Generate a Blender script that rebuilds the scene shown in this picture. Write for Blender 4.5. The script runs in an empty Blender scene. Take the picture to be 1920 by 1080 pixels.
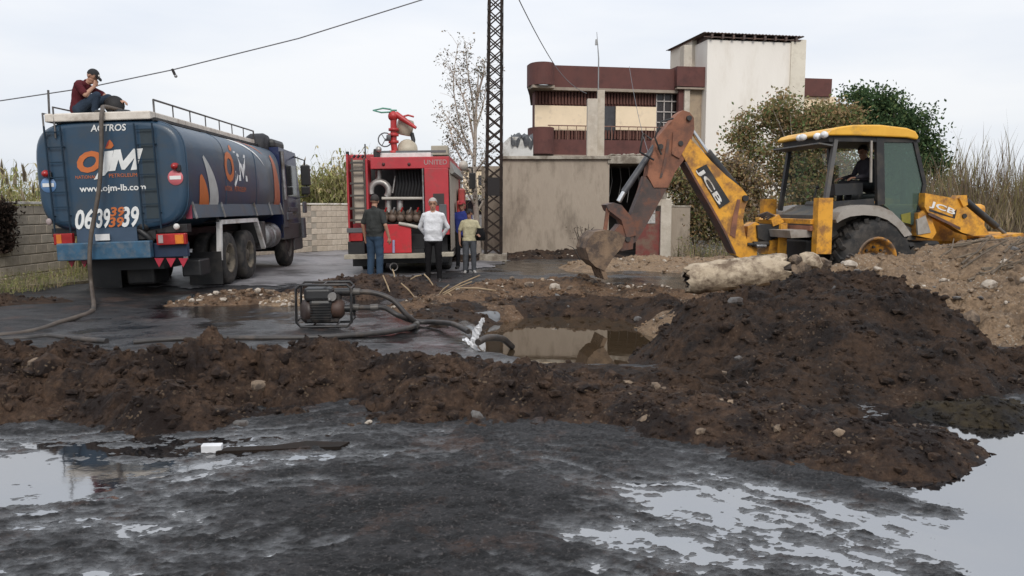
import bpy, bmesh, math, random
import numpy as np
from mathutils import Vector, Matrix, Euler

random.seed(7)
R = math.radians
scene = bpy.context.scene
COL = scene.collection

# ---------------------------------------------------------------- camera, sky, sun, exposure
FPX, CX, CY, HOR, CAMH = 1500.0, 960.0, 540.0, 385.0, 1.6
PITCH = math.atan((CY - HOR) / FPX)
cam = bpy.data.cameras.new("camera")
cam.sensor_width = 36.0
cam.lens = 36.0 * FPX / 1920.0
cam.clip_start, cam.clip_end = 0.05, 3000.0
cam_ob = bpy.data.objects.new("camera", cam)
cam_ob.location = (0, 0, CAMH)
cam_ob.rotation_euler = (math.pi / 2 - PITCH, 0, 0)
COL.objects.link(cam_ob)
scene.camera = cam_ob

SUN_EL, SUN_AZ = R(38), R(171)        # azimuth measured from +Y towards +X
sun_dir = Vector((math.sin(SUN_AZ) * math.cos(SUN_EL), math.cos(SUN_AZ) * math.cos(SUN_EL), math.sin(SUN_EL)))
world = bpy.data.worlds.new("World")
scene.world = world
world.use_nodes = True
wn, wl = world.node_tree.nodes, world.node_tree.links
wn.clear()
w_out = wn.new("ShaderNodeOutputWorld")
w_bg = wn.new("ShaderNodeBackground")
w_sky = wn.new("ShaderNodeTexSky")
w_sky.sky_type = 'NISHITA'
w_sky.sun_disc = False
w_sky.sun_elevation = SUN_EL
w_sky.sun_rotation = SUN_AZ
w_sc = wn.new("ShaderNodeVectorMath"); w_sc.operation = 'SCALE'; w_sc.inputs[3].default_value = 0.057
w_co = wn.new("ShaderNodeTexCoord")
w_mp = wn.new("ShaderNodeMapping"); w_mp.inputs['Scale'].default_value = (1.0, 1.0, 4.5)
w_no = wn.new("ShaderNodeTexNoise"); w_no.inputs['Scale'].default_value = 1.7; w_no.inputs['Detail'].default_value = 5.0
w_no.inputs['Roughness'].default_value = 0.5
w_rp = wn.new("ShaderNodeValToRGB")
w_rp.color_ramp.elements[0].position = 0.34; w_rp.color_ramp.elements[0].color = (0.60, 0.65, 0.735, 1)
w_rp.color_ramp.elements[1].position = 0.66; w_rp.color_ramp.elements[1].color = (0.775, 0.785, 0.805, 1)
w_sep = wn.new("ShaderNodeSeparateXYZ")
w_gr = wn.new("ShaderNodeMapRange")      # an overcast sky grows brighter towards the zenith
w_gr.inputs['From Min'].default_value = 0.0; w_gr.inputs['From Max'].default_value = 1.0
w_gr.inputs['To Min'].default_value = 0.97; w_gr.inputs['To Max'].default_value = 1.5
w_gs = wn.new("ShaderNodeVectorMath"); w_gs.operation = 'SCALE'
w_mx = wn.new("ShaderNodeMix"); w_mx.data_type = 'RGBA'; w_mx.inputs[0].default_value = 0.9
wl.new(w_co.outputs['Generated'], w_mp.inputs['Vector'])
wl.new(w_mp.outputs[0], w_no.inputs['Vector'])
wl.new(w_no.outputs['Fac'], w_rp.inputs[0])
wl.new(w_co.outputs['Generated'], w_sep.inputs[0])
wl.new(w_sep.outputs['Z'], w_gr.inputs['Value'])
wl.new(w_rp.outputs[0], w_gs.inputs[0]); wl.new(w_gr.outputs[0], w_gs.inputs[3])
wl.new(w_sky.outputs[0], w_sc.inputs[0])
wl.new(w_sc.outputs[0], w_mx.inputs[6]); wl.new(w_gs.outputs[0], w_mx.inputs[7])
wl.new(w_mx.outputs[2], w_bg.inputs['Color'])
w_bg.inputs['Strength'].default_value = 1.0
wl.new(w_bg.outputs[0], w_out.inputs[0])

sun = bpy.data.lights.new("sun", 'SUN')
sun.energy = 1.5
sun.angle = R(22)
sun.color = (1.0, 0.955, 0.89)
sun_ob = bpy.data.objects.new("sun", sun)
sun_ob.rotation_euler = sun_dir.to_track_quat('Z', 'Y').to_euler()
sun_ob.location = (0, 0, 40)
COL.objects.link(sun_ob)

vs = scene.view_settings
vs.view_transform = 'Standard'
vs.look = 'None'
vs.exposure = 0.3
vs.gamma = 1.0
vs.use_curve_mapping = False
scene.render.engine = 'CYCLES'
scene.cycles.use_denoising = True
scene.cycles.max_bounces = 8
scene.cycles.transparent_max_bounces = 16
scene.cycles.caustics_reflective = False
scene.cycles.caustics_refractive = False

# ---------------------------------------------------------------- helpers
def ray(u, v):
    x, y = (u - CX) / FPX, (CY - v) / FPX
    c, s = math.cos(PITCH), math.sin(PITCH)
    return Vector((x, c + y * s, -s + y * c))

def at(u, v, d):
    r = ray(u, v)
    return Vector((0, 0, CAMH)) + r * (d / r.y)

def onz(u, v, z=0.0):
    r = ray(u, v)
    return Vector((0, 0, CAMH)) + r * ((z - CAMH) / r.z)

def onplane(u, v, p0, n):
    r = ray(u, v); o = Vector((0, 0, CAMH))
    return o + r * ((Vector(p0) - o).dot(n) / r.dot(n))

def S(r, g, b):
    f = lambda c: (c / 255 / 12.92) if c <= 10 else ((c / 255 + 0.055) / 1.055) ** 2.4
    return (f(r), f(g), f(b))

def tag(o, label=None, cat=None, group=None, kind=None):
    if label: o["label"] = label
    if cat: o["category"] = cat
    if group: o["group"] = group
    if kind: o["kind"] = kind
    return o

def thing(name, label, cat, loc=(0, 0, 0), rot=(0, 0, 0), group=None):
    o = bpy.data.objects.new(name, None)
    o.empty_display_size = 0.2
    o.location = loc
    o.rotation_euler = rot
    COL.objects.link(o)
    return tag(o, label, cat, group)

_mats = {}
def M(name, c=(0.5, 0.5, 0.5), c2=None, scale=6.0, rough=0.6, metal=0.0, bump=0.0, bscale=60.0, dirt=None, damt=0.45,
      dscale=2.5, spec=0.5, coat=0.0, rvar=0.12, emit=0.0, stretch=None, ior=None):
    if name in _mats: return _mats[name]
    m = bpy.data.materials.new(name); _mats[name] = m
    m.use_nodes = True
    n, l = m.node_tree.nodes, m.node_tree.links
    b = n['Principled BSDF']
    tc = n.new("ShaderNodeTexCoord")
    src = tc.outputs['Object']
    if stretch:
        mp = n.new("ShaderNodeMapping"); mp.inputs['Scale'].default_value = stretch
        l.new(src, mp.inputs[0]); src = mp.outputs[0]
    no = n.new("ShaderNodeTexNoise"); no.inputs['Scale'].default_value = scale; no.inputs['Detail'].default_value = 7
    no.inputs['Roughness'].default_value = 0.62
    l.new(src, no.inputs['Vector'])
    if c2 is None: c2 = tuple(x * 0.72 for x in c)
    rp = n.new("ShaderNodeValToRGB")
    rp.color_ramp.elements[0].position = 0.33; rp.color_ramp.elements[0].color = (*c2, 1)
    rp.color_ramp.elements[1].position = 0.66; rp.color_ramp.elements[1].color = (*c, 1)
    l.new(no.outputs['Fac'], rp.inputs[0])
    out = rp.outputs[0]
    if dirt:
        n2 = n.new("ShaderNodeTexNoise"); n2.inputs['Scale'].default_value = dscale; n2.inputs['Detail'].default_value = 9
        n2.inputs['Roughness'].default_value = 0.7
        l.new(src, n2.inputs['Vector'])
        mr = n.new("ShaderNodeMapRange")
        mr.inputs['From Min'].default_value = 0.62 - damt * 0.4; mr.inputs['From Max'].default_value = 0.78 - damt * 0.4
        l.new(n2.outputs['Fac'], mr.inputs['Value'])
        mx = n.new("ShaderNodeMix"); mx.data_type = 'RGBA'
        l.new(mr.outputs[0], mx.inputs[0]); l.new(out, mx.inputs[6]); mx.inputs[7].default_value = (*dirt, 1)
        out = mx.outputs[2]
    l.new(out, b.inputs['Base Color'])
    rr = n.new("ShaderNodeMapRange")
    rr.inputs['To Min'].default_value = max(0.02, rough - rvar); rr.inputs['To Max'].default_value = min(1, rough + rvar)
    l.new(no.outputs['Fac'], rr.inputs['Value']); l.new(rr.outputs[0], b.inputs['Roughness'])
    b.inputs['Metallic'].default_value = metal
    b.inputs['Specular IOR Level'].default_value = spec
    if ior: b.inputs['IOR'].default_value = ior
    b.inputs['Coat Weight'].default_value = coat
    if bump:
        nb = n.new("ShaderNodeTexNoise"); nb.inputs['Scale'].default_value = bscale; nb.inputs['Detail'].default_value = 6
        nb.inputs['Roughness'].default_value = 0.65
        l.new(src, nb.inputs['Vector'])
        bp = n.new("ShaderNodeBump"); bp.inputs['Strength'].default_value = 1.0; bp.inputs['Distance'].default_value = bump
        l.new(nb.outputs['Fac'], bp.inputs['Height']); l.new(bp.outputs[0], b.inputs['Normal'])
    if emit:
        b.inputs['Emission Color'].default_value = (*c, 1); b.inputs['Emission Strength'].default_value = emit
    return m

def glass(name, tint, clear=0.75, rough=0.03):
    if name in _mats: return _mats[name]
    m = bpy.data.materials.new(name); _mats[name] = m
    m.use_nodes = True
    n, l = m.node_tree.nodes, m.node_tree.links
    n.clear()
    o = n.new("ShaderNodeOutputMaterial"); t = n.new("ShaderNodeBsdfTransparent"); d = n.new("ShaderNodeBsdfDiffuse")
    g = n.new("ShaderNodeBsdfGlossy"); f = n.new("ShaderNodeFresnel"); a = n.new("ShaderNodeMixShader"); b = n.new("ShaderNodeMixShader")
    t.inputs[0].default_value = (*tint, 1); d.inputs[0].default_value = (*[x * 0.5 for x in tint], 1)
    g.inputs['Roughness'].default_value = rough; f.inputs[0].default_value = 1.5
    a.inputs[0].default_value = 1 - clear
    l.new(t.outputs[0], a.inputs[1]); l.new(d.outputs[0], a.inputs[2])
    l.new(f.outputs[0], b.inputs[0]); l.new(a.outputs[0], b.inputs[1]); l.new(g.outputs[0], b.inputs[2])
    l.new(b.outputs[0], o.inputs[0])
    return m

class MB:
    """Collects shapes and links them as ONE mesh object."""
    def __init__(self): self.v, self.f, self.mi, self.sm = [], [], [], []
    def add(self, vs, fs, mi=0, sm=False):
        k = len(self.v)
        self.v += [tuple(p) for p in vs]
        for f in fs:
            self.f.append([i + k for i in f]); self.mi.append(mi); self.sm.append(sm)
        return self
    def box(self, c, s, rot=None, mi=0, bev=0.0):
        hx, hy, hz = s[0] / 2, s[1] / 2, s[2] / 2
        if bev <= 0:
            vs = [Vector((x, y, z)) for z in (-hz, hz) for y in (-hy, hy) for x in (-hx, hx)]
            fs = [(0, 2, 3, 1), (4, 5, 7, 6), (0, 1, 5, 4), (2, 6, 7, 3), (0, 4, 6, 2), (1, 3, 7, 5)]
            sm = False
        else:
            bm = bmesh.new(); bmesh.ops.create_cube(bm, size=1)
            for p in bm.verts: p.co = Vector((p.co.x * s[0], p.co.y * s[1], p.co.z * s[2]))
            bmesh.ops.bevel(bm, geom=list(bm.edges), offset=min(bev, 0.49 * min(s)), segments=2, affect='EDGES', profile=0.5)
            bm.verts.index_update()
            vs = [p.co.copy() for p in bm.verts]; fs = [[q.index for q in f.verts] for f in bm.faces]; bm.free(); sm = False
        m = Euler(rot).to_matrix() if rot else Matrix.Identity(3)
        c = Vector(c)
        return self.add([m @ p + c for p in vs], fs, mi, sm)
    def bar(self, p0, p1, w, h, up=(0, 0, 1), mi=0):
        p0, p1 = Vector(p0), Vector(p1); t = (p1 - p0).normalized(); up = Vector(up)
        if abs(t.dot(up)) > 0.98: up = Vector((0, 1, 0)) if abs(t.y) < 0.9 else Vector((1, 0, 0))
        a = t.cross(up).normalized() * (w / 2); b = t.cross(a).normalized() * (h / 2)
        vs = [p + i * a + j * b for p in (p0, p1) for i, j in ((-1, -1), (1, -1), (1, 1), (-1, 1))]
        return self.add(vs, [(3, 2, 1, 0), (4, 5, 6, 7), (0, 1, 5, 4), (1, 2, 6, 5), (2, 3, 7, 6), (3, 0, 4, 7)], mi)
    def tube(self, pts, r, n=8, mi=0, closed=False, caps=True, sm=True):
        pts = [Vector(p) for p in pts]; N = len(pts)
        rs = r if isinstance(r, (list, tuple)) else [r] * N
        t0 = (pts[1] - pts[0]).normalized()
        a = t0.orthogonal().normalized(); vs = []
        for i, p in enumerate(pts):
            if closed: t = (pts[(i + 1) % N] - pts[i - 1]).normalized()
            else: t = (pts[min(i + 1, N - 1)] - pts[max(i - 1, 0)]).normalized()
            a = (a - t * a.dot(t)).normalized(); b = t.cross(a)
            vs += [p + (a * math.cos(q) + b * math.sin(q)) * rs[i] for q in [2 * math.pi * k / n for k in range(n)]]
        fs = []
        for i in range(N if closed else N - 1):
            j = (i + 1) % N
            fs += [(i * n + k, i * n + (k + 1) % n, j * n + (k + 1) % n, j * n + k) for k in range(n)]
        k0 = len(self.f)
        self.add(vs, fs, mi, sm)
        if caps and not closed: self.add(vs[:n], [list(range(n))[::-1]], mi); self.add(vs[-n:], [list(range(n))], mi)
        return self
    def cyl(self, p0, p1, r0, r1=None, n=16, mi=0, sm=True, caps=True):
        return self.tube([p0, p1], [r0, r0 if r1 is None else r1], n, mi, False, caps, sm)
    def lathe(self, prof, o, ax, n=24, mi=0, sm=True, closed=False):
        o, ax = Vector(o), Vector(ax).normalized(); a = ax.orthogonal().normalized(); b = ax.cross(a); vs = []
        for r, h in prof:
            vs += [o + ax * h + (a * math.cos(q) + b * math.sin(q)) * r for q in [2 * math.pi * k / n for k in range(n)]]
        N = len(prof)
        fs = [(i * n + k, i * n + (k + 1) % n, (i + 1) % N * n + (k + 1) % n, (i + 1) % N * n + k) for i in range(N if closed else N - 1) for k in range(n)]
        return self.add(vs, fs, mi, sm)
    def prism(self, poly, fn, t0, t1, mi=0):
        """poly: 2-D outline; fn(a, b, t) -> 3-D point."""
        n = len(poly)
        vs = [fn(a, b, t0) for a, b in poly] + [fn(a, b, t1) for a, b in poly]
        fs = [list(range(n))[::-1], list(range(n, 2 * n))] + [(i, (i + 1) % n, n + (i + 1) % n, n + i) for i in range(n)]
        return self.add(vs, fs, mi)
    def ball(self, c, r, n=14, m=9, mi=0, rot=None):
        if not isinstance(r, (tuple, list)): r = (r, r, r)
        c = Vector(c); q = Euler(rot).to_matrix() if rot else Matrix.Identity(3)
        vs = [Vector((0, 0, -r[2]))]
        for i in range(1, m):
            p = -math.pi / 2 + math.pi * i / m
            vs += [Vector((r[0] * math.cos(p) * math.cos(2 * math.pi * k / n), r[1] * math.cos(p) * math.sin(2 * math.pi * k / n), r[2] * math.sin(p))) for k in range(n)]
        vs.append(Vector((0, 0, r[2]))); e = len(vs) - 1
        fs = [(0, 1 + (k + 1) % n, 1 + k) for k in range(n)]
        for i in range(m - 2):
            fs += [(1 + i * n + k, 1 + i * n + (k + 1) % n, 1 + (i + 1) * n + (k + 1) % n, 1 + (i + 1) * n + k) for k in range(n)]
        fs += [(e, 1 + (m - 2) * n + k, 1 + (m - 2) * n + (k + 1) % n) for k in range(n)]
        return self.add([q @ p + c for p in vs], fs, mi, True)
    def mesh(self, name, mats):
        me = bpy.data.meshes.new(name)
        me.from_pydata(self.v, [], self.f)
        for m in (mats if isinstance(mats, (list, tuple)) else [mats]): me.materials.append(m)
        me.polygons.foreach_set("material_index", self.mi)
        me.polygons.foreach_set("use_smooth", self.sm)
        me.update()
        bm = bmesh.new(); bm.from_mesh(me); bmesh.ops.recalc_face_normals(bm, faces=bm.faces); bm.to_mesh(me); bm.free()
        return me
    def build(self, name, mats, parent=None):
        o = bpy.data.objects.new(name, self.mesh(name, mats))
        COL.objects.link(o)
        if parent: o.parent = parent
        return o

def place(name, me, parent=None, loc=(0, 0, 0), rot=(0, 0, 0), sc=(1, 1, 1)):
    o = bpy.data.objects.new(name, me); COL.objects.link(o)
    o.location, o.rotation_euler, o.scale = loc, rot, sc
    if parent: o.parent = parent
    return o

def np_mesh(name, V, F, mats, smooth=False, parent=None, mi=None):
    """V (n,3), F (m,k) arrays -> linked object, fast."""
    me = bpy.data.meshes.new(name)
    V = np.asarray(V, np.float32); F = np.asarray(F, np.int32); k = F.shape[1]
    me.vertices.add(len(V)); me.vertices.foreach_set("co", V.ravel())
    me.loops.add(F.size); me.loops.foreach_set("vertex_index", F.ravel())
    me.polygons.add(len(F)); me.polygons.foreach_set("loop_start", np.arange(0, F.size, k, dtype=np.int32))
    me.polygons.foreach_set("use_smooth", np.full(len(F), smooth))
    for m in (mats if isinstance(mats, (list, tuple)) else [mats]): me.materials.append(m)
    if mi is not None: me.polygons.foreach_set("material_index", np.asarray(mi, np.int32))
    me.update(calc_edges=True); me.validate()
    o = bpy.data.objects.new(name, me); COL.objects.link(o)
    if parent: o.parent = parent
    return o

def text_shape(s, bold=0.0, shear=0.0, space=1.0):
    cu = bpy.data.curves.new("t", 'FONT'); cu.body = s; cu.size = 1.0; cu.offset = bold; cu.shear = shear
    cu.space_character = space; cu.resolution_u = 3
    o = bpy.data.objects.new("t", cu); COL.objects.link(o)
    dg = bpy.context.evaluated_depsgraph_get(); dg.update()
    me = o.evaluated_get(dg).to_mesh()
    vs = [v.co.copy() for v in me.vertices]; fs = [list(p.vertices) for p in me.polygons]
    o.evaluated_get(dg).to_mesh_clear()
    bpy.data.objects.remove(o); bpy.data.curves.remove(cu)
    x0, x1 = min(v.x for v in vs), max(v.x for v in vs); y0, y1 = min(v.y for v in vs), max(v.y for v in vs)
    return [((v.x - x0) / (x1 - x0), (v.y - y0) / (y1 - y0)) for v in vs], fs

def letters(s, mat, parent, fn, bold=0.0, shear=0.0, space=1.0, name="lettering"):
    """fn maps (0..1, 0..1) in the word's box to a point just proud of the surface."""
    uv, fs = text_shape(s, bold, shear, space)
    m = MB(); m.add([fn(a, b) for a, b in uv], fs)
    return m.build(name, mat, parent)

# lattice value noise on numpy arrays, -1..1
def _hash(i, j, s):
    h = (i.astype(np.int64) * 374761393 + j.astype(np.int64) * 668265263 + s * 1442695041) & 0xFFFFFFFF
    h = ((h ^ (h >> 13)) * 1274126177) & 0xFFFFFFFF
    h = ((h ^ (h >> 16)) * 2246822519) & 0xFFFFFFFF
    return ((h ^ (h >> 15)) & 0xFFFF) / 32767.5 - 1.0
def vn(x, y, s=0):
    i, j = np.floor(x), np.floor(y); a, b = x - i, y - j
    a = a * a * a * (a * (a * 6 - 15) + 10); b = b * b * b * (b * (b * 6 - 15) + 10)
    return (_hash(i, j, s) * (1 - a) + _hash(i + 1, j, s) * a) * (1 - b) + (_hash(i, j + 1, s) * (1 - a) + _hash(i + 1, j + 1, s) * a) * b
def fbm(x, y, s=0, o=5, g=0.5):
    t = np.zeros_like(x); a = 1.0
    for k in range(o):
        c, d = math.cos(k * 1.3), math.sin(k * 1.3)
        t += a * vn((c * x - d * y) * 2 ** k + 17.3 * k, (d * x + c * y) * 2 ** k - 9.1 * k, s + k); a *= g
    return t
def lumps(x, y, s=0):
    """round-topped clods with creases between them, 0..1"""
    c, d = math.cos(s), math.sin(s); u, v = c * x - d * y, d * x + c * y
    i0, j0 = np.floor(u), np.floor(v); best = np.full(x.shape, 9.0)
    for di in (-1, 0, 1):
        for dj in (-1, 0, 1):
            i, j = i0 + di, j0 + dj
            px, py = i + 0.5 + 0.45 * _hash(i, j, s + 3), j + 0.5 + 0.45 * _hash(i, j, s + 11)
            best = np.minimum(best, (u - px) ** 2 + (v - py) ** 2)
    return np.clip(1 - best, 0, 1)
def shards(x, y, s=0):
    """broken clods: every cell a tilted plane of its own height"""
    c, d = math.cos(s * 1.7), math.sin(s * 1.7); u, v = c * x - d * y, d * x + c * y
    i0, j0 = np.floor(u), np.floor(v); best = np.full(x.shape, 9.0); h = np.zeros_like(x)
    for di in (-1, 0, 1):
        for dj in (-1, 0, 1):
            i, j = i0 + di, j0 + dj
            dx, dy = u - (i + 0.5 + 0.45 * _hash(i, j, s + 3)), v - (j + 0.5 + 0.45 * _hash(i, j, s + 11)); q = dx * dx + dy * dy; k = q < best
            best = np.where(k, q, best); h = np.where(k, 0.5 * _hash(i, j, s + 21) + 0.9 * dx * _hash(i, j, s + 31) + 0.9 * dy * _hash(i, j, s + 41) - 0.5 * q, h)
    return h
def smooth01(t):
    t = np.clip(t, 0, 1); return t * t * (3 - 2 * t)
# ================================================================ GROUND, WATER, HEAPS OF SOIL
def soil_mat(name, ca, cb, cw, wet=0.35, bump=0.02, pale=None, pale_amt=0.0, rough=0.85):
    """earth: two browns, darker oily patches that are glossier, pale specks"""
    m = bpy.data.materials.new(name); _mats[name] = m
    m.use_nodes = True
    n, l = m.node_tree.nodes, m.node_tree.links; b = n['Principled BSDF']
    tc = n.new("ShaderNodeTexCoord")
    def noise(sc, det=8, ro=0.65):
        q = n.new("ShaderNodeTexNoise"); q.inputs['Scale'].default_value = sc; q.inputs['Detail'].default_value = det
        q.inputs['Roughness'].default_value = ro; l.new(tc.outputs['Object'], q.inputs['Vector']); return q.outputs['Fac']
    def rng(x, a, c):
        q = n.new("ShaderNodeMapRange"); q.inputs['From Min'].default_value = a; q.inputs['From Max'].default_value = c
        l.new(x, q.inputs['Value']); return q.outputs[0]
    def mix(f, a, c):
        q = n.new("ShaderNodeMix"); q.data_type = 'RGBA'; l.new(f, q.inputs[0])
        if isinstance(a, tuple): q.inputs[6].default_value = (*a, 1)
        else: l.new(a, q.inputs[6])
        if isinstance(c, tuple): q.inputs[7].default_value = (*c, 1)
        else: l.new(c, q.inputs[7])
        return q.outputs[2]
    col = mix(rng(noise(17.0, 10, 0.75), 0.38, 0.62), ca, cb)
    wf = rng(noise(2.6, 12, 0.72), 0.60 - wet * 0.4, 0.76 - wet * 0.4)
    col = mix(wf, col, cw)
    if pale:
        vo = n.new("ShaderNodeTexVoronoi"); vo.inputs['Scale'].default_value = 60.0
        l.new(tc.outputs['Object'], vo.inputs['Vector'])
        sp = n.new("ShaderNodeSeparateColor"); l.new(vo.outputs['Color'], sp.inputs[0])
        pf = rng(sp.outputs[0], 1.0 - pale_amt, 1.0 - pale_amt * 0.8)
        pm = n.new("ShaderNodeMath"); pm.operation = 'MULTIPLY'
        l.new(pf, pm.inputs[0]); l.new(rng(noise(2.0, 6), 0.45, 0.6), pm.inputs[1])
        col = mix(pm.outputs[0], col, pale)
    l.new(col, b.inputs['Base Color'])
    rr = n.new("ShaderNodeMapRange"); rr.inputs['To Min'].default_value = rough; rr.inputs['To Max'].default_value = 0.55
    l.new(wf, rr.inputs['Value']); l.new(rr.outputs[0], b.inputs['Roughness'])
    b.inputs['Specular IOR Level'].default_value = 0.16
    bp = n.new("ShaderNodeBump"); bp.inputs['Distance'].default_value = bump
    l.new(noise(38.0, 8, 0.75), bp.inputs['Height']); l.new(bp.outputs[0], b.inputs['Normal'])
    return m

soil_brown = soil_mat("soil_brown", (0.130, 0.080, 0.053), (0.058, 0.037, 0.026), (0.027, 0.0185, 0.0155), 0.46, 0.05, (0.17, 0.12, 0.08), 0.06)
soil_dark = soil_mat("soil_dark", (0.094, 0.058, 0.038), (0.048, 0.031, 0.022), (0.023, 0.017, 0.0145), 0.42, 0.05, (0.14, 0.10, 0.07), 0.03)
soil_pale = soil_mat("soil_pale", (0.36, 0.25, 0.158), (0.20, 0.137, 0.088), (0.115, 0.083, 0.06), 0.25, 0.05, (0.42, 0.36, 0.29), 0.10)
soil_mid = soil_mat("soil_mid", (0.24, 0.15, 0.092), (0.115, 0.073, 0.047), (0.04, 0.028, 0.021), 0.33, 0.05, (0.33, 0.26, 0.19), 0.08)
stone_mats = [M("stone_tan", (0.30, 0.22, 0.15), (0.17, 0.12, 0.08), 9, 0.85, bump=0.01, dirt=(0.05, 0.035, 0.025), damt=0.5, dscale=5),
              M("stone_grey", (0.20, 0.19, 0.18), (0.10, 0.095, 0.09), 9, 0.8, bump=0.01, dirt=(0.04, 0.03, 0.025), damt=0.5, dscale=5),
              M("stone_dark", (0.065, 0.05, 0.042), (0.03, 0.023, 0.02), 9, 0.6, bump=0.01),
              M("stone_white", (0.55, 0.49, 0.41), (0.36, 0.30, 0.24), 9, 0.85, bump=0.01, dirt=(0.12, 0.085, 0.06), damt=0.3, dscale=5)]

def asphalt_mat():
    m = bpy.data.materials.new("oily_asphalt"); m.use_nodes = True
    n, l = m.node_tree.nodes, m.node_tree.links; b = n['Principled BSDF']
    g = n.new("ShaderNodeNewGeometry")
    def noise(sc, det=8, ro=0.65, st=None):
        s = g.outputs['Position']
        if st:
            mp = n.new("ShaderNodeMapping"); mp.inputs['Scale'].default_value = st; mp.inputs['Rotation'].default_value = (0, 0, R(20)); l.new(s, mp.inputs[0]); s = mp.outputs[0]
        q = n.new("ShaderNodeTexNoise"); q.inputs['Scale'].default_value = sc; q.inputs['Detail'].default_value = det
        q.inputs['Roughness'].default_value = ro; l.new(s, q.inputs['Vector']); return q.outputs['Fac']
    def rng(x, a, c, t0=0.0, t1=1.0):
        q = n.new("ShaderNodeMapRange"); q.inputs['From Min'].default_value = a; q.inputs['From Max'].default_value = c
        q.inputs['To Min'].default_value = t0; q.inputs['To Max'].default_value = t1
        l.new(x, q.inputs['Value']); return q.outputs[0]
    rp = n.new("ShaderNodeMix"); rp.data_type = 'RGBA'
    rp.inputs[6].default_value = (0.0075, 0.0074, 0.0078, 1); rp.inputs[7].default_value = (0.034, 0.033, 0.0345, 1)
    l.new(rng(noise(2.2, 12, 0.74, (1, 2.6, 1)), 0.42, 0.60), rp.inputs[0])
    mx = n.new("ShaderNodeMix"); mx.data_type = 'RGBA'; mx.inputs[7].default_value = (0.062, 0.037, 0.028, 1)   # soil trodden in
    l.new(rp.outputs[2], mx.inputs[6]); l.new(rng(noise(1.3, 12, 0.76), 0.52, 0.62, 0, 0.85), mx.inputs[0])
    sp = n.new("ShaderNodeMix"); sp.data_type = 'RGBA'; sp.inputs[7].default_value = (0.11, 0.10, 0.098, 1)      # aggregate
    l.new(mx.outputs[2], sp.inputs[6]); l.new(rng(noise(48, 5, 0.75), 0.55, 0.66, 0, 0.8), sp.inputs[0])
    dk = n.new("ShaderNodeMix"); dk.data_type = 'RGBA'; dk.inputs[7].default_value = (0.006, 0.006, 0.007, 1)      # black oil drops
    l.new(sp.outputs[2], dk.inputs[6]); l.new(rng(noise(16, 8, 0.75, (1, 2.0, 1)), 0.53, 0.61, 0, 0.9), dk.inputs[0])
    sz = n.new("ShaderNodeSeparateXYZ"); l.new(g.outputs['Position'], sz.inputs[0])
    hz = n.new("ShaderNodeMath"); hz.operation = 'MULTIPLY_ADD'; hz.inputs[1].default_value = 0.05; l.new(noise(7, 12, 0.8, (1, 2.2, 1)), hz.inputs[0]); l.new(sz.outputs['Z'], hz.inputs[2])
    wet = rng(hz.outputs[0], 0.024, 0.046, 1.0, 0.0)
    wm = n.new("ShaderNodeMix"); wm.data_type = 'RGBA'; wm.inputs[7].default_value = (0.006, 0.006, 0.0065, 1)
    l.new(wet, wm.inputs[0]); l.new(dk.outputs[2], wm.inputs[6]); l.new(wm.outputs[2], b.inputs['Base Color'])
    ro = n.new("ShaderNodeMix"); ro.data_type = 'FLOAT'; ro.inputs[3].default_value = 0.13
    l.new(wet, ro.inputs[0]); l.new(rng(noise(0.55, 9, 0.62, (1, 1.8, 1)), 0.40, 0.62, 0.45, 0.8), ro.inputs[2]); l.new(ro.outputs[0], b.inputs['Roughness'])
    io = n.new("ShaderNodeMix"); io.data_type = 'FLOAT'; io.inputs[2].default_value = 1.36; io.inputs[3].default_value = 2.5
    w2 = n.new("ShaderNodeMath"); w2.operation = 'POWER'; w2.inputs[1].default_value = 1.6; l.new(wet, w2.inputs[0]); l.new(w2.outputs[0], io.inputs[0]); l.new(io.outputs[0], b.inputs['IOR'])
    bp = n.new("ShaderNodeBump"); bp.inputs['Distance'].default_value = 0.016
    l.new(noise(42, 7, 0.72, (1, 1.5, 1)), bp.inputs['Height']); l.new(bp.outputs[0], b.inputs['Normal'])
    l.new(rng(wet, 0.0, 1.0, 1.0, 0.16), bp.inputs['Strength'])
    return m

def axis(segs, lo, hi, grow=1.12):
    """dense coordinates inside segs [(a, b, step)], growing cells out to lo / hi"""
    c = []
    for a, b, s in segs: c += list(np.arange(a, b, s))
    c.append(segs[-1][1])
    s = segs[0][2]; x = segs[0][0]; pre = []
    while x > lo: s *= grow; x -= s; pre.append(x)
    s = segs[-1][2]; x = c[-1]; post = []
    while x < hi: s *= grow; x += s; post.append(x)
    return np.array(pre[::-1] + c + post)

def seg_dist(X, Y, a, b):
    ax, ay = a; bx, by = b; dx, dy = bx - ax, by - ay
    t = np.clip(((X - ax) * dx + (Y - ay) * dy) / (dx * dx + dy * dy), 0, 1)
    return np.hypot(X - ax - t * dx, Y - ay - t * dy)

PIT_C, PIT_R, WATER_Z = (0.95, 10.6), (1.5, 2.45), -0.17
def pit_depth(X, Y):
    r = np.hypot((X - PIT_C[0]) / PIT_R[0], (Y - PIT_C[1]) / PIT_R[1]) + 0.10 * fbm(X * 1.2, Y * 1.2, 40, 4)
    return -0.62 * smooth01((1.12 - r) / 0.42)

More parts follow.
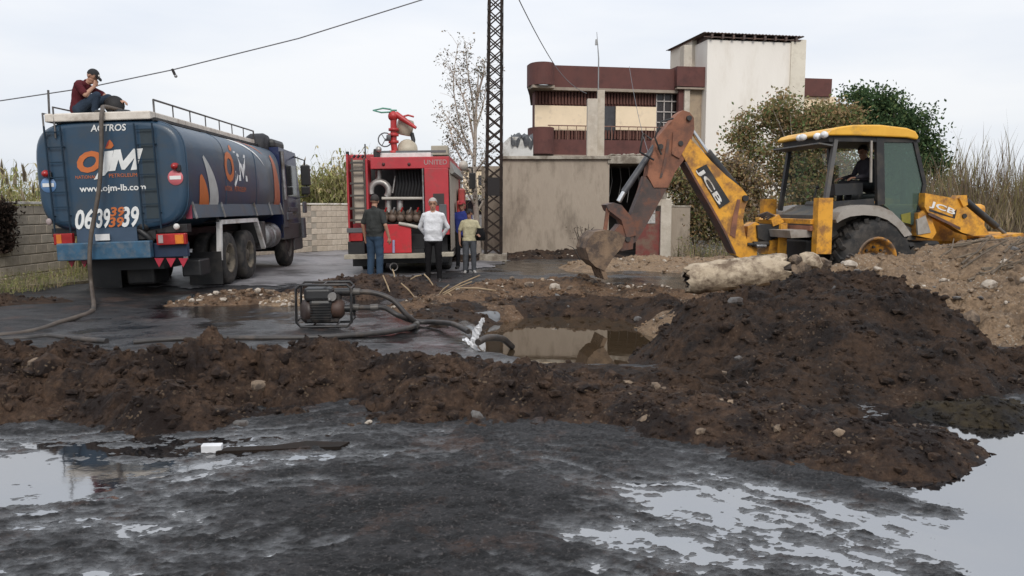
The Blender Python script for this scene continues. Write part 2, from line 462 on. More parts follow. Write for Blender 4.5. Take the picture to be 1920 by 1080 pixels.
def ground_z(X, Y):
    z = 0.03 * fbm(X * 0.25, Y * 0.25, 3, 3) * smooth01((Y - 6.5) / 3)
    near = 1 - smooth01((Y - 6.4) / 1.2)
    # foreground: a film of oily water lies at z = 0, the worn asphalt just breaks through it
    b = 0.0205 + 0 * X
    b += -0.016 * np.exp(-((X + 1.9) / 1.9) ** 2 - ((Y - 5.25) / 0.35) ** 2)
    b += -0.066 * np.exp(-((X - 3.15) / 0.80) ** 2 - ((Y - 4.7) / 2.1) ** 2)
    b += -0.0245 * np.exp(-(((X - 1.2) / 1.0) ** 2 + ((Y - 3.9) / 0.85) ** 2) ** 2)
    b += -0.036 * np.exp(-((X + 3.2) / 0.95) ** 2 - ((Y - 4.4) / 0.42) ** 2)
    b += -0.0185 * np.exp(-((X + 2.3) / 1.15) ** 2 - ((Y - 4.85) / 0.45) ** 2)
    b += -0.011 * np.exp(-((X + 1.9) / 1.7) ** 2 - ((Y - 3.6) / 0.55) ** 2)
    b += -0.05 * np.exp(-((X - 2.45) / 0.38) ** 2 - ((Y - 3.35) / 0.6) ** 2) - 0.035 * np.exp(-((X - 2.6) / 0.5) ** 2 - ((Y - 4.5) / 0.26) ** 2)
    b += 0.034 * np.exp(-(seg_dist(X, Y, (1.55, 4.72), (2.30, 4.02)) / 0.15) ** 2)
    u, v = 0.86 * X - 0.51 * Y, 0.51 * X + 0.86 * Y
    left = 1 - smooth01((X + 0.6) / 0.8)
    u, v = u * (1 - left) + (0.99 * X + 0.12 * Y) * left, v * (1 - left) + (-0.12 * X + 0.99 * Y) * left
    wx, wy = 0.30 * fbm(X * 0.9, Y * 0.9, 8, 3), 0.22 * fbm(X * 0.9, Y * 0.9, 9, 3)
    b += 0.011 * np.exp(-((X + 0.45) / 0.95) ** 2 - ((Y - 4.3) / 1.3) ** 2) + 0.007 * np.exp(-((X - 0.6) / 1.1) ** 2 - ((Y - 5.5) / 0.5) ** 2)
    b += 0.0095 * fbm((u + wx) * 2.2, (v + wy) * 10.5, 20, 6, 0.60) + 0.0080 * fbm(X * 11, Y * 17, 30, 4, 0.75) + 0.0022 * shards(X * 26, Y * 30, 37)
    b += 0.004 * fbm(X * 0.8, Y * 0.8, 33, 3)
    z = z + near * b + (1 - near) * 0.012 * (1 + fbm(X * 2.0, Y * 2.0, 12, 5))
    return z + pit_depth(X, Y)

xs = axis([(-5.2, -4.2, 0.03), (-4.2, 4.2, 0.0125), (4.2, 6.0, 0.03)], -700, 700, 1.13)
ys = axis([(3.0, 6.0, 0.0095), (6.0, 6.4, 0.02), (6.4, 10, 0.03), (10, 16, 0.05), (16, 30, 0.15)], -40, 1100, 1.13)
GX_, GY_ = np.meshgrid(xs, ys)
GZ_ = ground_z(GX_, GY_)
nx, ny = len(xs), len(ys)
idx = np.arange(nx * ny).reshape(ny, nx)
F = np.stack([idx[:-1, :-1].ravel(), idx[:-1, 1:].ravel(), idx[1:, 1:].ravel(), idx[1:, :-1].ravel()], 1)
ground = np_mesh("ground", np.stack([GX_.ravel(), GY_.ravel(), GZ_.ravel()], 1), F, asphalt_mat(), True)
tag(ground, kind="structure")

def in_poly(X, Y, poly):
    c = np.zeros(X.shape, bool)
    for (x0, y0), (x1, y1) in zip(poly, poly[1:] + poly[:1]):
        with np.errstate(divide='ignore', invalid='ignore'):
            c ^= ((y0 > Y) != (y1 > Y)) & (X < (x1 - x0) * (Y - y0) / (y1 - y0 + 1e-12) + x0)
    return c
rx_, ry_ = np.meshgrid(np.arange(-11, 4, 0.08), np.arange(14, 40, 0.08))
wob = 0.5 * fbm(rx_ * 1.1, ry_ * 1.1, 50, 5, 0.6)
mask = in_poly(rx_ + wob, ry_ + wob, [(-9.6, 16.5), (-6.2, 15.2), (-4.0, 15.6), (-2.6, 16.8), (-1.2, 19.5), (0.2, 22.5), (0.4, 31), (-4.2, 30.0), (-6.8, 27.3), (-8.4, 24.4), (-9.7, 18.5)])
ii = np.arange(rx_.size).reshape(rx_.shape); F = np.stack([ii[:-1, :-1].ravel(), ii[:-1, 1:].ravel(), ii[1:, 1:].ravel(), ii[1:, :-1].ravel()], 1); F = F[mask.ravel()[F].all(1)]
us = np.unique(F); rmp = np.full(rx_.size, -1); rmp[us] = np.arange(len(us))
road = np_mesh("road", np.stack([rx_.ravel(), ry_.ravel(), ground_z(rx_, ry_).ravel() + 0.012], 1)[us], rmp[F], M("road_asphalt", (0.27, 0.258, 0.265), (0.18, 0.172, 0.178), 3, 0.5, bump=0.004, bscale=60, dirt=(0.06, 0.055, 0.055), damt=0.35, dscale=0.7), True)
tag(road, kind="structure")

def oil_mat(name, col, rough, ior, wave, wscale):
    m = bpy.data.materials.new(name); m.use_nodes = True
    n, l = m.node_tree.nodes, m.node_tree.links; b = n['Principled BSDF']
    b.inputs['Base Color'].default_value = (*col, 1); b.inputs['IOR'].default_value = ior
    g = n.new("ShaderNodeNewGeometry"); q = n.new("ShaderNodeTexNoise"); q.inputs['Scale'].default_value = wscale; q.inputs['Detail'].default_value = 3
    l.new(g.outputs['Position'], q.inputs['Vector'])
    q2 = n.new("ShaderNodeTexNoise"); q2.inputs['Scale'].default_value = 1.5; q2.inputs['Detail'].default_value = 6
    l.new(g.outputs['Position'], q2.inputs['Vector'])
    rr = n.new("ShaderNodeMapRange"); rr.inputs['To Min'].default_value = rough * 0.3; rr.inputs['To Max'].default_value = rough * 1.7
    l.new(q2.outputs['Fac'], rr.inputs['Value']); l.new(rr.outputs[0], b.inputs['Roughness'])
    bp = n.new("ShaderNodeBump"); bp.inputs['Distance'].default_value = wave; l.new(q.outputs['Fac'], bp.inputs['Height'])
    l.new(bp.outputs[0], b.inputs['Normal'])
    return m
m = MB(); m.add([(-9, 1.5, 0.0), (9.5, 1.5, 0), (9.5, 6.75, 0), (-9, 6.75, 0)], [(0, 1, 2, 3)])
puddle = tag(m.build("oil_puddle", oil_mat("oil_film", (0.010, 0.010, 0.011), 0.05, 5.5, 0.0006, 7.0)), "thin shiny film of black oily water lying over the foreground asphalt", "puddle", kind="structure")
m = MB(); m.add([(-1.2, 8.0, WATER_Z), (3.2, 8.0, WATER_Z), (3.2, 13.7, WATER_Z), (-1.2, 13.7, WATER_Z)], [(0, 1, 2, 3)])
pitw = tag(m.build("pit_water", oil_mat("pit_oil_water", (0.050, 0.034, 0.020), 0.02, 2.3, 0.0006, 3.0)), "still brown oily water standing in the dug pit", "water", kind="structure")

# ---- heaps
def ridge(X, Y, pts, p=1.25):
    """pts: (x, y, height, front width, back width); highest of the profiles along the polyline"""
    Z = np.full(X.shape, -0.3)
    for a, b in zip(pts[:-1], pts[1:]):
        dx, dy = b[0] - a[0], b[1] - a[1]
        t = np.clip(((X - a[0]) * dx + (Y - a[1]) * dy) / (dx * dx + dy * dy), 0, 1)
        px, py = a[0] + t * dx, a[1] + t * dy
        h = a[2] + t * (b[2] - a[2]); wf = a[3] + t * (b[3] - a[3]); wb = a[4] + t * (b[4] - a[4])
        d = np.hypot(X - px, Y - py); w = np.where(Y < py, wf, wb)
        sx = np.abs(X - px) / np.maximum(d, 1e-6)
        w = w * (1 - sx) + np.minimum(wf, wb) * 0.9 * sx
        q = d / w
        Z = np.maximum(Z, np.where(q < 1, h * (1 - q ** p), -0.9 * (q - 1) * np.maximum(w, 0.3) * 0.8))
    return Z

_ico = {}
def ico(sub):
    if sub not in _ico:
        bm = bmesh.new(); bmesh.ops.create_icosphere(bm, subdivisions=sub, radius=1.0)
        bm.verts.index_update()
        _ico[sub] = (np.array([v.co[:] for v in bm.verts]), np.array([[q.index for q in f.verts] for f in bm.faces])); bm.free()
    return _ico[sub]

rng_ = np.random.default_rng(5)
def rocks(P, sizes, sub=1, flat=0.7, jag=0.28):
    """jagged lumps at points P -> (V, F)"""
    bv, bf = ico(sub); n, k = len(P), len(bv)
    jit = 1 + jag * rng_.uniform(-1, 1, (n, k, 1))
    sc = np.stack([rng_.uniform(0.7, 1.35, n), rng_.uniform(0.7, 1.35, n), rng_.uniform(0.45, 1.0, n) * flat + 0.2], 1)[:, None, :]
    a = rng_.uniform(0, 2 * np.pi, n); b = rng_.uniform(-0.6, 0.6, n)
    V = bv[None] * jit * sc * np.asarray(sizes)[:, None, None]
    ca, sa, cb, sb = np.cos(a)[:, None], np.sin(a)[:, None], np.cos(b)[:, None], np.sin(b)[:, None]
    x, y, z = V[..., 0], V[..., 1], V[..., 2]
    y, z = cb * y - sb * z, sb * y + cb * z
    x, y = ca * x - sa * y, sa * x + ca * y
    V = np.stack([x, y, z], -1) + P[:, None, :]
    F = bf[None] + (np.arange(n) * k)[:, None, None]
    return V.reshape(-1, 3), F.reshape(-1, 3)

HEAPS = {}
def heap(name, label, zf, box, res, mat, amp=1.0, seed=1, clods=600, csize=(0.012, 0.045), stones=(), cat="soil heap", rubble=0, rub_mats=None):
    x0, x1, y0, y1 = box
    gx, gy = np.arange(x0, x1, res), np.arange(y0, y1, res)
    X, Y = np.meshgrid(gx, gy)
    base = zf(X, Y)
    k = smooth01((base + 0.05) / 0.22)
    wx, wy = 0.05 * fbm(X * 5, Y * 5, seed + 70, 3), 0.05 * fbm(X * 5, Y * 5, seed + 71, 3); XX, YY = X + wx, Y + wy
    patch = smooth01(0.5 + 0.9 * fbm(X * 0.9, Y * 0.9, seed + 60, 2))       # cloddy here, crumbled there
    det = amp * (0.12 * fbm(X * 1.6, Y * 1.6, seed, 3) + (0.03 + 0.06 * patch) * shards(XX * 4.2, YY * 4.2, seed + 5) + (0.022 + 0.03 * patch) * shards(XX * 9.5, YY * 9.5, seed + 9)
                 + 0.026 * shards(XX * 19, YY * 19, seed + 13) + 0.016 * fbm(X * 26, Y * 26, seed + 21, 3, 0.6))
    Z = base + det * (0.22 + 0.78 * k)
    n_x, n_y = len(gx), len(gy)
    ii = np.arange(n_x * n_y).reshape(n_y, n_x)
    F = np.stack([ii[:-1, :-1].ravel(), ii[:-1, 1:].ravel(), ii[1:, 1:].ravel(), ii[1:, :-1].ravel()], 1)
    zf_ = Z.ravel(); gz = ground_z(X, Y).ravel()
    keep = ((zf_ - gz)[F] > -0.05).any(1)
    F = F[keep]; used = np.unique(F); remap = np.full(n_x * n_y, -1); remap[used] = np.arange(len(used))
    V = np.stack([X.ravel(), Y.ravel(), zf_], 1)[used]
    o = np_mesh(name, V, remap[F], mat, True)
    tag(o, label, cat)
    HEAPS[name] = o
    cand = np.where((zf_ - gz > 0.015))[0]
    def scatter(n): return np.stack([X.ravel(), Y.ravel(), zf_], 1)[rng_.choice(cand, n)]
    if clods:
        clods = int(clods * 0.8); P = scatter(clods); s = csize[0] + (csize[1] - csize[0]) * rng_.uniform(0, 1, clods) ** 4
        P[:, :2] += rng_.uniform(-res, res, (clods, 2)); P[:, 2] += s * 0.15
        v, f = rocks(P, s)
        c = np_mesh("clods", v, f, mat, False, o); tag(c, kind="stuff")
    if rubble:
        for q, rm in enumerate(rub_mats):
            nn = rubble // len(rub_mats)
            P = scatter(nn); s = 0.012 + 0.045 * rng_.uniform(0, 1, nn) ** 2.5
            v, f = rocks(P, s); c = np_mesh("rubble", v, f, rm, False, o); tag(c, kind="stuff")
    for (sx, sy, sr, mi) in stones:
        i = int(np.clip((sx - x0) / res, 0, n_x - 1)); j = int(np.clip((sy - y0) / res, 0, n_y - 1))
        v, f = rocks(np.zeros((1, 3)), [sr * (0.7 if mi == 2 else 0.85)], 2, 0.75, 0.15 if mi != 2 else 0.22)
        s_ = np_mesh("stone" if mi != 2 else "clod", v, f, stone_mats[mi] if mi != 2 else mat, False, o)
        s_.location = (sx, sy, Z[j, i] + sr * (0.18 if mi != 2 else 0.05))
    return o, (lambda a, b: Z[int(np.clip((b - y0) / res, 0, n_y - 1)), int(np.clip((a - x0) / res, 0, n_x - 1))])

# 1 the long berm across the foreground: crest read along its length, crest line about 6.8 m away
crest = [(-160, 655), (-60, 640), (0, 648), (60, 655), (110, 632), (170, 640), (230, 648), (290, 636), (335, 622), (370, 640), (420, 652), (480, 664), (530, 645), (575, 640),
         (620, 664), (690, 684), (760, 664), (830, 656), (890, 668), (935, 672), (985, 677), (1040, 684), (1085, 708), (1140, 712), (1200, 716), (1260, 726)]
bp_ = []
for u, v in crest:
    d = 6.75 + 0.12 * math.sin(u * 0.013)
    bp_.append(((u - CX) / FPX * d, d, max(0.10, 1.6 - (v - HOR) * d / FPX) - 0.068, 1.12 + 0.1 * math.sin(u * 0.02), 0.85))
bp_ = [(bp_[0][0] - 2.5, 6.7, 0.42, 1.1, 0.8)] + bp_
heap("soil_berm", "long uneven berm of brown oily soil running across the foreground", lambda X, Y: ridge(X, Y, bp_, 1.45), (-6.0, 2.2, 5.3, 8.0), 0.017, soil_brown,
     1.0, 11, 3200, (0.010, 0.055),
     [(-3.75, 6.35, 0.21, 2), (-3.9, 6.45, 0.09, 0), (-2.05, 6.35, 0.085, 0), (-2.3, 6.3, 0.075, 2), (-2.15, 5.75, 0.10, 2), (-1.98, 5.72, 0.075, 1), (-1.72, 5.70, 0.06, 2), (-1.5, 5.72, 0.055, 2),
      (-1.05, 5.72, 0.035, 3), (-0.62, 6.2, 0.085, 2), (-0.55, 5.85, 0.07, 2), (-0.25, 5.8, 0.06, 1), (-0.12, 6.5, 0.13, 2), (0.1, 5.85, 0.07, 2), (0.95, 6.1, 0.17, 2), (0.72, 5.95, 0.12, 2),
      (1.2, 6.4, 0.14, 2), (-0.72, 5.7, 0.045, 2), (-2.95, 6.6, 0.11, 2), (-1.9, 6.65, 0.13, 2), (-3.3, 5.9, 0.09, 2), (0.35, 6.55, 0.1, 2), (-1.25, 6.3, 0.07, 2), (-4.4, 6.2, 0.16, 2)] + [(q[0], q[1], q[2], 2) for q in zip(rng_.uniform(-4.2, 1.2, 60), rng_.uniform(5.75, 6.75, 60), 0.03 + 0.10 * rng_.uniform(0, 1, 60) ** 3)],
     cat="soil berm")

# 2 the dark mound by the pit
mp_ = [(1.62, 7.6, 0.06, 1.3, 0.4), (1.95, 8.4, 0.26, 2.1, 0.5), (2.3, 8.95, 0.60, 2.6, 0.8), (2.95, 9.1, 0.74, 2.8, 1.1), (3.55, 9.1, 0.89, 2.85, 1.2),
       (3.95, 8.95, 0.86, 2.7, 1.2), (4.3, 8.5, 0.33, 2.1, 0.8), (4.65, 7.9, 0.14, 1.5, 0.8), (6.4, 7.7, 0.12, 1.4, 1.3)]
heap("soil_mound", "high dark mound of dug soil between the water pit and the right puddle", lambda X, Y: np.maximum(ridge(X, Y, mp_, 1.25), ridge(X, Y, [(1.5, 6.8, 0.12, 0.7, 0.7), (2.4, 6.55, 0.17, 0.75, 0.8), (3.1, 6.6, 0.12, 0.5, 0.7), (4.4, 6.9, 0.05, 0.3, 0.5)], 1.7)), (0.6, 7.2, 5.5, 10.6), 0.022, soil_dark,
     0.75, 31, 2600, (0.012, 0.05),
     [(2.35, 8.35, 0.10, 1), (2.1, 7.3, 0.07, 1), (1.75, 6.9, 0.16, 2), (1.9, 7.1, 0.05, 0), (3.9, 9.0, 0.09, 1), (3.5, 8.6, 0.05, 1), (2.9, 7.4, 0.05, 2), (3.6, 7.2, 0.06, 2), (2.0, 6.75, 0.03, 3), (3.1, 8.2, 0.06, 2)] + [(q[0], q[1], q[2], 2) for q in zip(rng_.uniform(1.9, 4.4, 45), rng_.uniform(6.6, 8.8, 45), 0.03 + 0.09 * rng_.uniform(0, 1, 45) ** 3)])

# 3 the flat tongue of mud reaching into the puddle
tp_ = [(0.75, 6.25, 0.20, 0.75, 0.8), (1.35, 5.75, 0.19, 0.62, 0.7), (1.9, 5.45, 0.16, 0.62, 0.62), (2.35, 5.25, 0.14, 0.6, 0.6), (2.75, 5.2, 0.10, 0.42, 0.5)]
tp2_ = [(1.7, 5.0, 0.10, 0.38, 0.4), (2.15, 4.78, 0.12, 0.30, 0.45), (2.45, 4.74, 0.11, 0.24, 0.4), (2.68, 4.82, 0.09, 0.16, 0.22)]
heap("mud_tongue", "low tongue of brown mud reaching into the bright puddle", lambda X, Y: np.maximum(ridge(X, Y, tp_, 1.9), ridge(X, Y, tp2_, 1.9)), (0.1, 3.6, 4.3, 7.0), 0.015, soil_brown,
     0.42, 47, 1500, (0.008, 0.035), [(2.35, 5.75, 0.05, 1), (2.95, 5.35, 0.06, 2), (2.55, 4.7, 0.07, 2), (2.3, 4.6, 0.05, 2)], cat="mud",
     rubble=40, rub_mats=[stone_mats[0]])
ip_ = [(3.35, 6.05, 0.10, 0.4, 0.3), (3.6, 6.0, 0.15, 0.42, 0.35), (3.85, 6.15, 0.12, 0.3, 0.3)]
heap("mud_islet", "small mossy clump of mud standing alone in the right puddle", lambda X, Y: ridge(X, Y, ip_, 1.7), (2.8, 4.4, 5.4, 6.7), 0.015, soil_mat("soil_moss", (0.052, 0.040, 0.022), (0.030, 0.023, 0.015), (0.012, 0.01, 0.009), 0.45), 0.4, 53, 250, (0.008, 0.03), cat="mud")

# 4 the pale bank of rubble in front of the backhoe
rp_ = [(2.75, 11.1, 0.25, 0.8, 0.9), (3.1, 11.1, 0.42, 1.0, 1.1), (3.9, 11.2, 0.50, 1.5, 1.0), (4.5, 11.5, 0.70, 1.9, 1.1), (5.3, 12.0, 0.83, 3.3, 1.2), (6.1, 12.2, 0.84, 4.2, 1.3), (6.9, 12.3, 1.08, 4.6, 1.4), (7.7, 12.3, 1.2, 5.0, 1.4), (9.5, 12.2, 1.24, 5.0, 1.5), (12, 12.2, 1.2, 5.0, 1.5)]
bank, bank_z = heap("rubble_bank", "pale brown bank of soil and rubble in front of the yellow backhoe", lambda X, Y: ridge(X, Y, rp_, 1.1), (1.2, 12.5, 6.9, 14.2), 0.035, soil_pale,
     0.75, 61, 2600, (0.015, 0.06),
     [(6.35, 10.6, 0.13, 3), (5.5, 9.5, 0.15, 0), (5.0, 9.9, 0.09, 0), (4.3, 11.0, 0.16, 3), (4.55, 10.8, 0.10, 3), (4.1, 10.7, 0.14, 3), (4.75, 11.2, 0.13, 0), (4.05, 11.25, 0.15, 0), (6.9, 11.2, 0.10, 3), (7.2, 11.0, 0.08, 3),
      (6.7, 10.4, 0.07, 3), (5.9, 10.9, 0.06, 3), (5.8, 8.9, 0.06, 0), (7.3, 11.6, 0.11, 1), (4.4, 10.4, 0.07, 3), (5.2, 11.3, 0.08, 3), (7.8, 11.5, 0.09, 3), (4.9, 11.6, 0.13, 3)],
     cat="rubble bank", rubble=900, rub_mats=[stone_mats[0], stone_mats[3], stone_mats[1]])

# 5 far side of the pit, pale on top and black towards the water
fp_ = [(-1.3, 12.4, 0.12, 0.8, 0.9), (-0.8, 12.9, 0.18, 0.9, 0.9), (-0.1, 14.4, 0.26, 1.6, 1.0), (0.5, 14.7, 0.29, 1.7, 1.0), (1.3, 14.7, 0.27, 1.7, 1.0), (2.1, 14.3, 0.20, 1.6, 1.0), (3.0, 13.0, 0.24, 1.2, 1.0)]
heap("pit_bank", "pale heap of broken soil along the far edge of the water pit", lambda X, Y: ridge(X, Y, fp_, 1.3), (-2.6, 4.4, 11.3, 16.0), 0.03, soil_mid, 0.6, 71, 900, (0.015, 0.06),
     [(0.3, 14.2, 0.10, 0), (0.75, 14.0, 0.11, 3), (1.45, 14.2, 0.10, 0), (-0.4, 14.0, 0.07, 3), (1.9, 13.9, 0.09, 0), (1.0, 13.75, 0.08, 0), (0.0, 14.4, 0.07, 0), (2.2, 13.6, 0.1, 2), (1.5, 13.3, 0.12, 2)], rubble=260, rub_mats=[stone_mats[0], stone_mats[3]])
sp_ = [(-1.1, 10.9, 0.03, 0.35, 0.5), (-1.0, 11.7, 0.12, 0.5, 0.6), (-0.6, 12.8, 0.10, 0.4, 0.6), (0.4, 13.3, 0.05, 0.4, 0.7), (1.3, 13.3, 0.07, 0.4, 0.7), (2.3, 12.7, 0.13, 0.45, 0.6), (2.6, 11.5, 0.2, 0.5, 0.6), (2.6, 10.2, 0.28, 0.5, 0.6), (2.35, 9.6, 0.32, 0.5, 0.5)]
heap("pit_edge", "black oil soaked soil lining the rim of the water pit", lambda X, Y: np.maximum(ridge(X, Y, sp_, 1.4), ridge(X, Y, [(-0.7, 7.8, 0.03, 0.6, 0.3), (0.6, 7.6, 0.03, 0.7, 0.3), (1.8, 7.4, 0.05, 0.8, 0.4)], 1.6)), (-1.7, 3.6, 6.9, 14.0), 0.03, soil_dark, 0.6, 83, 900, (0.015, 0.06),
     [(0.55, 12.2, 0.17, 2), (0.9, 12.35, 0.2, 2), (1.6, 12.3, 0.14, 2), (-0.2, 11.9, 0.13, 2), (1.9, 11.9, 0.1, 1), (0.3, 11.9, 0.09, 1)], rubble=80, rub_mats=[stone_mats[1]])

# 6 the low heap before the fire engine, gravel by the tanker, small ones
hp_ = [(-3.75, 14.5, 0.10, 0.7, 0.6), (-3.2, 14.6, 0.30, 0.9, 0.7), (-2.5, 14.6, 0.35, 0.95, 0.7), (-1.85, 14.5, 0.33, 0.95, 0.7), (-1.4, 14.3, 0.12, 0.8, 0.6), (-0.9, 13.6, 0.10, 0.7, 0.6)]
heap("dirt_heap", "low brown dirt heap with dead stalks in front of the fire engine", lambda X, Y: ridge(X, Y, hp_, 1.5), (-4.8, -0.1, 12.8, 15.6), 0.035, soil_brown, 0.5, 91, 700, (0.015, 0.05))
gp_ = [(-5.25, 13.0, 0.06, 0.5, 0.5), (-4.75, 13.35, 0.16, 0.6, 0.5), (-4.2, 13.6, 0.12, 0.5, 0.5)]
heap("gravel_pile", "small pile of broken stones behind the tanker's rear wheels", lambda X, Y: ridge(X, Y, gp_, 1.3), (-6.0, -3.5, 12.3, 14.3), 0.035, soil_mid, 0.5, 95, 200, (0.02, 0.06), rubble=130, rub_mats=[stone_mats[0], stone_mats[0], stone_mats[3]],
     stones=[(-5.2, 12.9, 0.06, 3), (-4.9, 13.2, 0.06, 3), (-4.3, 13.45, 0.07, 3), (-4.1, 13.5, 0.07, 0)], cat="gravel pile")
lp_ = [(-9.2, 12.6, 0.25, 0.7, 0.6), (-8.4, 12.6, 0.22, 0.7, 0.6), (-7.6, 12.9, 0.08, 0.5, 0.5)]
heap("dark_heap", "dark heap of wet soil at the left edge before the block wall", lambda X, Y: ridge(X, Y, lp_, 1.3), (-10.2, -6.9, 11.6, 13.8), 0.04, soil_dark, 0.5, 97, 200, (0.015, 0.05), stones=[(-8.0, 12.2, 0.07, 3)])
qp_ = [(-3.85, 13.2, 0.10, 0.4, 0.4), (-3.55, 13.3, 0.14, 0.4, 0.4)]
heap("stone_pile", "little pile of pale stones just left of the pump", lambda X, Y: ridge(X, Y, qp_, 1.3), (-4.5, -3.0, 12.6, 13.9), 0.035, soil_pale, 0.5, 99, 120, (0.02, 0.06), cat="gravel pile",
     stones=[(-3.8, 12.9, 0.06, 3), (-3.6, 13.0, 0.07, 0)], rubble=80, rub_mats=[stone_mats[3]])
bp2_ = [(2.0, 20.2, 0.22, 1.0, 1.5), (3.2, 20.6, 0.24, 1.3, 2.0), (5.0, 20.4, 0.24, 1.6, 2.5), (8.0, 20.4, 0.3, 1.6, 2.5)]
heap("yard_soil", "strip of pale dug soil and stones beneath the raised backhoe boom", lambda X, Y: ridge(X, Y, bp2_, 1.3), (0.8, 10.0, 18.6, 23.2), 0.06, soil_pale, 0.6, 103, 400, (0.03, 0.1), rubble=200, rub_mats=[stone_mats[3], stone_mats[0]], cat="soil strip")
bp3_ = [(-1.3, 24.0, 0.12, 1.2, 1.2), (1.0, 24.8, 0.2, 1.2, 1.2), (2.6, 24.4, 0.25, 1.0, 1.2)]
heap("wall_foot_soil", "dark band of soil along the foot of the plastered wall", lambda X, Y: ridge(X, Y, bp3_, 1.3), (-3, 4, 22.5, 26.5), 0.06, soil_dark, 0.6, 107, 150, (0.03, 0.1), rubble=60, rub_mats=[stone_mats[3]], cat="soil strip")
# ================================================================ WALLS, HOUSE, POLE
mortar = M("mortar", (0.40, 0.36, 0.30), (0.30, 0.27, 0.22), 5, 0.95, bump=0.006)
block_mats = [M("block_a", (0.60, 0.52, 0.42), (0.50, 0.43, 0.345), 5, 0.95, bump=0.006, dirt=(0.42, 0.36, 0.28), damt=0.3, dscale=3),
              M("block_b", (0.56, 0.485, 0.39), (0.46, 0.395, 0.315), 5, 0.95, bump=0.006, dirt=(0.4, 0.34, 0.27), damt=0.35, dscale=3),
              M("block_c", (0.64, 0.56, 0.46), (0.54, 0.47, 0.38), 5, 0.95, bump=0.006, dirt=(0.45, 0.39, 0.31), damt=0.3, dscale=3)]
cap_mat = M("coping_white", (0.80, 0.76, 0.69), (0.66, 0.62, 0.55), 4, 0.9, bump=0.004, dirt=(0.42, 0.36, 0.28), damt=0.3)

def block_wall(name, label, pts, h, skip=None):
    root = thing(name, label, "wall")
    bmeshes = []
    for bm_ in block_mats:
        m = MB(); m.box((0, 0, 0), (0.385, 0.20, 0.185), bev=0.012); bmeshes.append(m.mesh("block", bm_))
    rnd = random.Random(4)
    core = MB(); capm = []
    for a, b in zip(pts[:-1], pts[1:]):
        a, b = Vector((*a, 0)), Vector((*b, 0)); t = (b - a); L = t.length; t.normalize(); ang = math.atan2(t.y, t.x)
        c = (a + b) / 2
        core.box((c.x, c.y, h / 2 - 0.05), (L, 0.17, h + 0.08), (0, 0, ang))
        nr = int(h / 0.2)
        for r in range(nr):
            n = int(L / 0.4); off = 0.0 if r % 2 else -0.2
            for k in range(n + 1):
                s = 0.2 + k * 0.4 + off
                if s < 0.18 or s > L - 0.15: continue
                p = a + t * s
                if skip and skip(p.x, p.y, r): continue
                place("block", bmeshes[rnd.randrange(3)], root, (p.x, p.y, 0.1 + r * 0.2), (0, 0, ang + rnd.uniform(-0.008, 0.008)))
        n = max(1, int(L / 1.2))
        for k in range(n):
            p = a + t * (L * (k + 0.5) / n)
            m = MB(); m.box((0, 0, 0), (L / n - 0.006, 0.25, 0.055), bev=0.008)
            place("coping", m.mesh("coping", cap_mat), root, (p.x, p.y, h + 0.045 + rnd.uniform(-0.004, 0.004)), (0, 0, ang))
    core.build("mortar_bed", mortar, root)
    return root
block_wall("block_wall", "weathered concrete block wall with white coping behind the tanker", [(-10.6, 12.2), (-10.0, 15.0), (-9.95, 18.2)], 1.6)
block_wall("block_wall", "concrete block wall seen between the tanker and the fire engine", [(-8.6, 24.6), (-6.95, 27.6), (-4.4, 30.2)], 1.6)
# kerb strip of pale concrete at the foot of the left wall
m = MB(); m.prism([(-10.4, 13.0), (-9.4, 13.3), (-9.2, 14.6), (-8.2, 16.6), (-9.0, 18.0), (-9.9, 18.0), (-9.8, 15)], lambda a, b, t: (a, b, t), -0.1, 0.10)
tag(m.build("verge", soil_mat("verge_soil", (0.24, 0.20, 0.14), (0.14, 0.12, 0.08), (0.06, 0.05, 0.04), 0.2)), kind="structure")

# ---- the plastered shed with an open bay
plaster = M("shed_plaster", (0.40, 0.335, 0.265), (0.32, 0.265, 0.21), 1.6, 0.95, bump=0.01, bscale=14, dirt=(0.22, 0.18, 0.14), damt=0.35, dscale=1.6, stretch=(1, 1, 0.35))
conc = M("old_concrete", (0.44, 0.40, 0.335), (0.31, 0.275, 0.225), 3, 0.95, bump=0.01, bscale=25, dirt=(0.17, 0.14, 0.11), damt=0.5, dscale=2)
conc_light = M("pale_concrete", (0.56, 0.50, 0.42), (0.44, 0.39, 0.32), 3, 0.95, bump=0.008, bscale=25, dirt=(0.4, 0.34, 0.27), damt=0.35, dscale=2)
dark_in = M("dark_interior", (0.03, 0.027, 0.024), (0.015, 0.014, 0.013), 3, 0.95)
YS = 25.8
shed = thing("plastered_shed", "low grey plastered shed with open dark bay behind the lattice pole", "shed", (0, 0, 0))
m = MB(); m.box((1.36, YS + 0.1, 1.52), (3.5, 0.2, 3.1)); m.build("wall", plaster, shed)
m = MB(); m.box((-0.29, YS + 1.7, 1.52), (0.2, 2.96, 3.1)); m.box((3.0, YS + 1.7, 1.45), (0.2, 2.96, 2.96)); m.box((1.9, YS + 3.3, 1.5), (6.0, 0.2, 3.0)); m.build("side_wall", plaster, shed)
m = MB(); m.box((1.36, YS + 0.06, 3.11), (3.58, 0.34, 0.1), bev=0.01); m.build("coping", conc, shed)
m = MB(); m.box((4.0, YS + 1.6, 3.04), (1.9, 3.3, 0.24), bev=0.015); m.build("roof_slab", conc, shed)
m = MB(); m.box((1.36, YS + 1.8, 3.0), (3.2, 3.0, 0.16)); m.build("roof_slab", conc, shed)
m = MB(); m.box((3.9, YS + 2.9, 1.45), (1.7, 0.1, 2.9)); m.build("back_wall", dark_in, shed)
m = MB(); m.box((4.87, YS + 1.7, 1.45), (0.2, 3.2, 2.9)); m.build("side_wall", conc, shed)
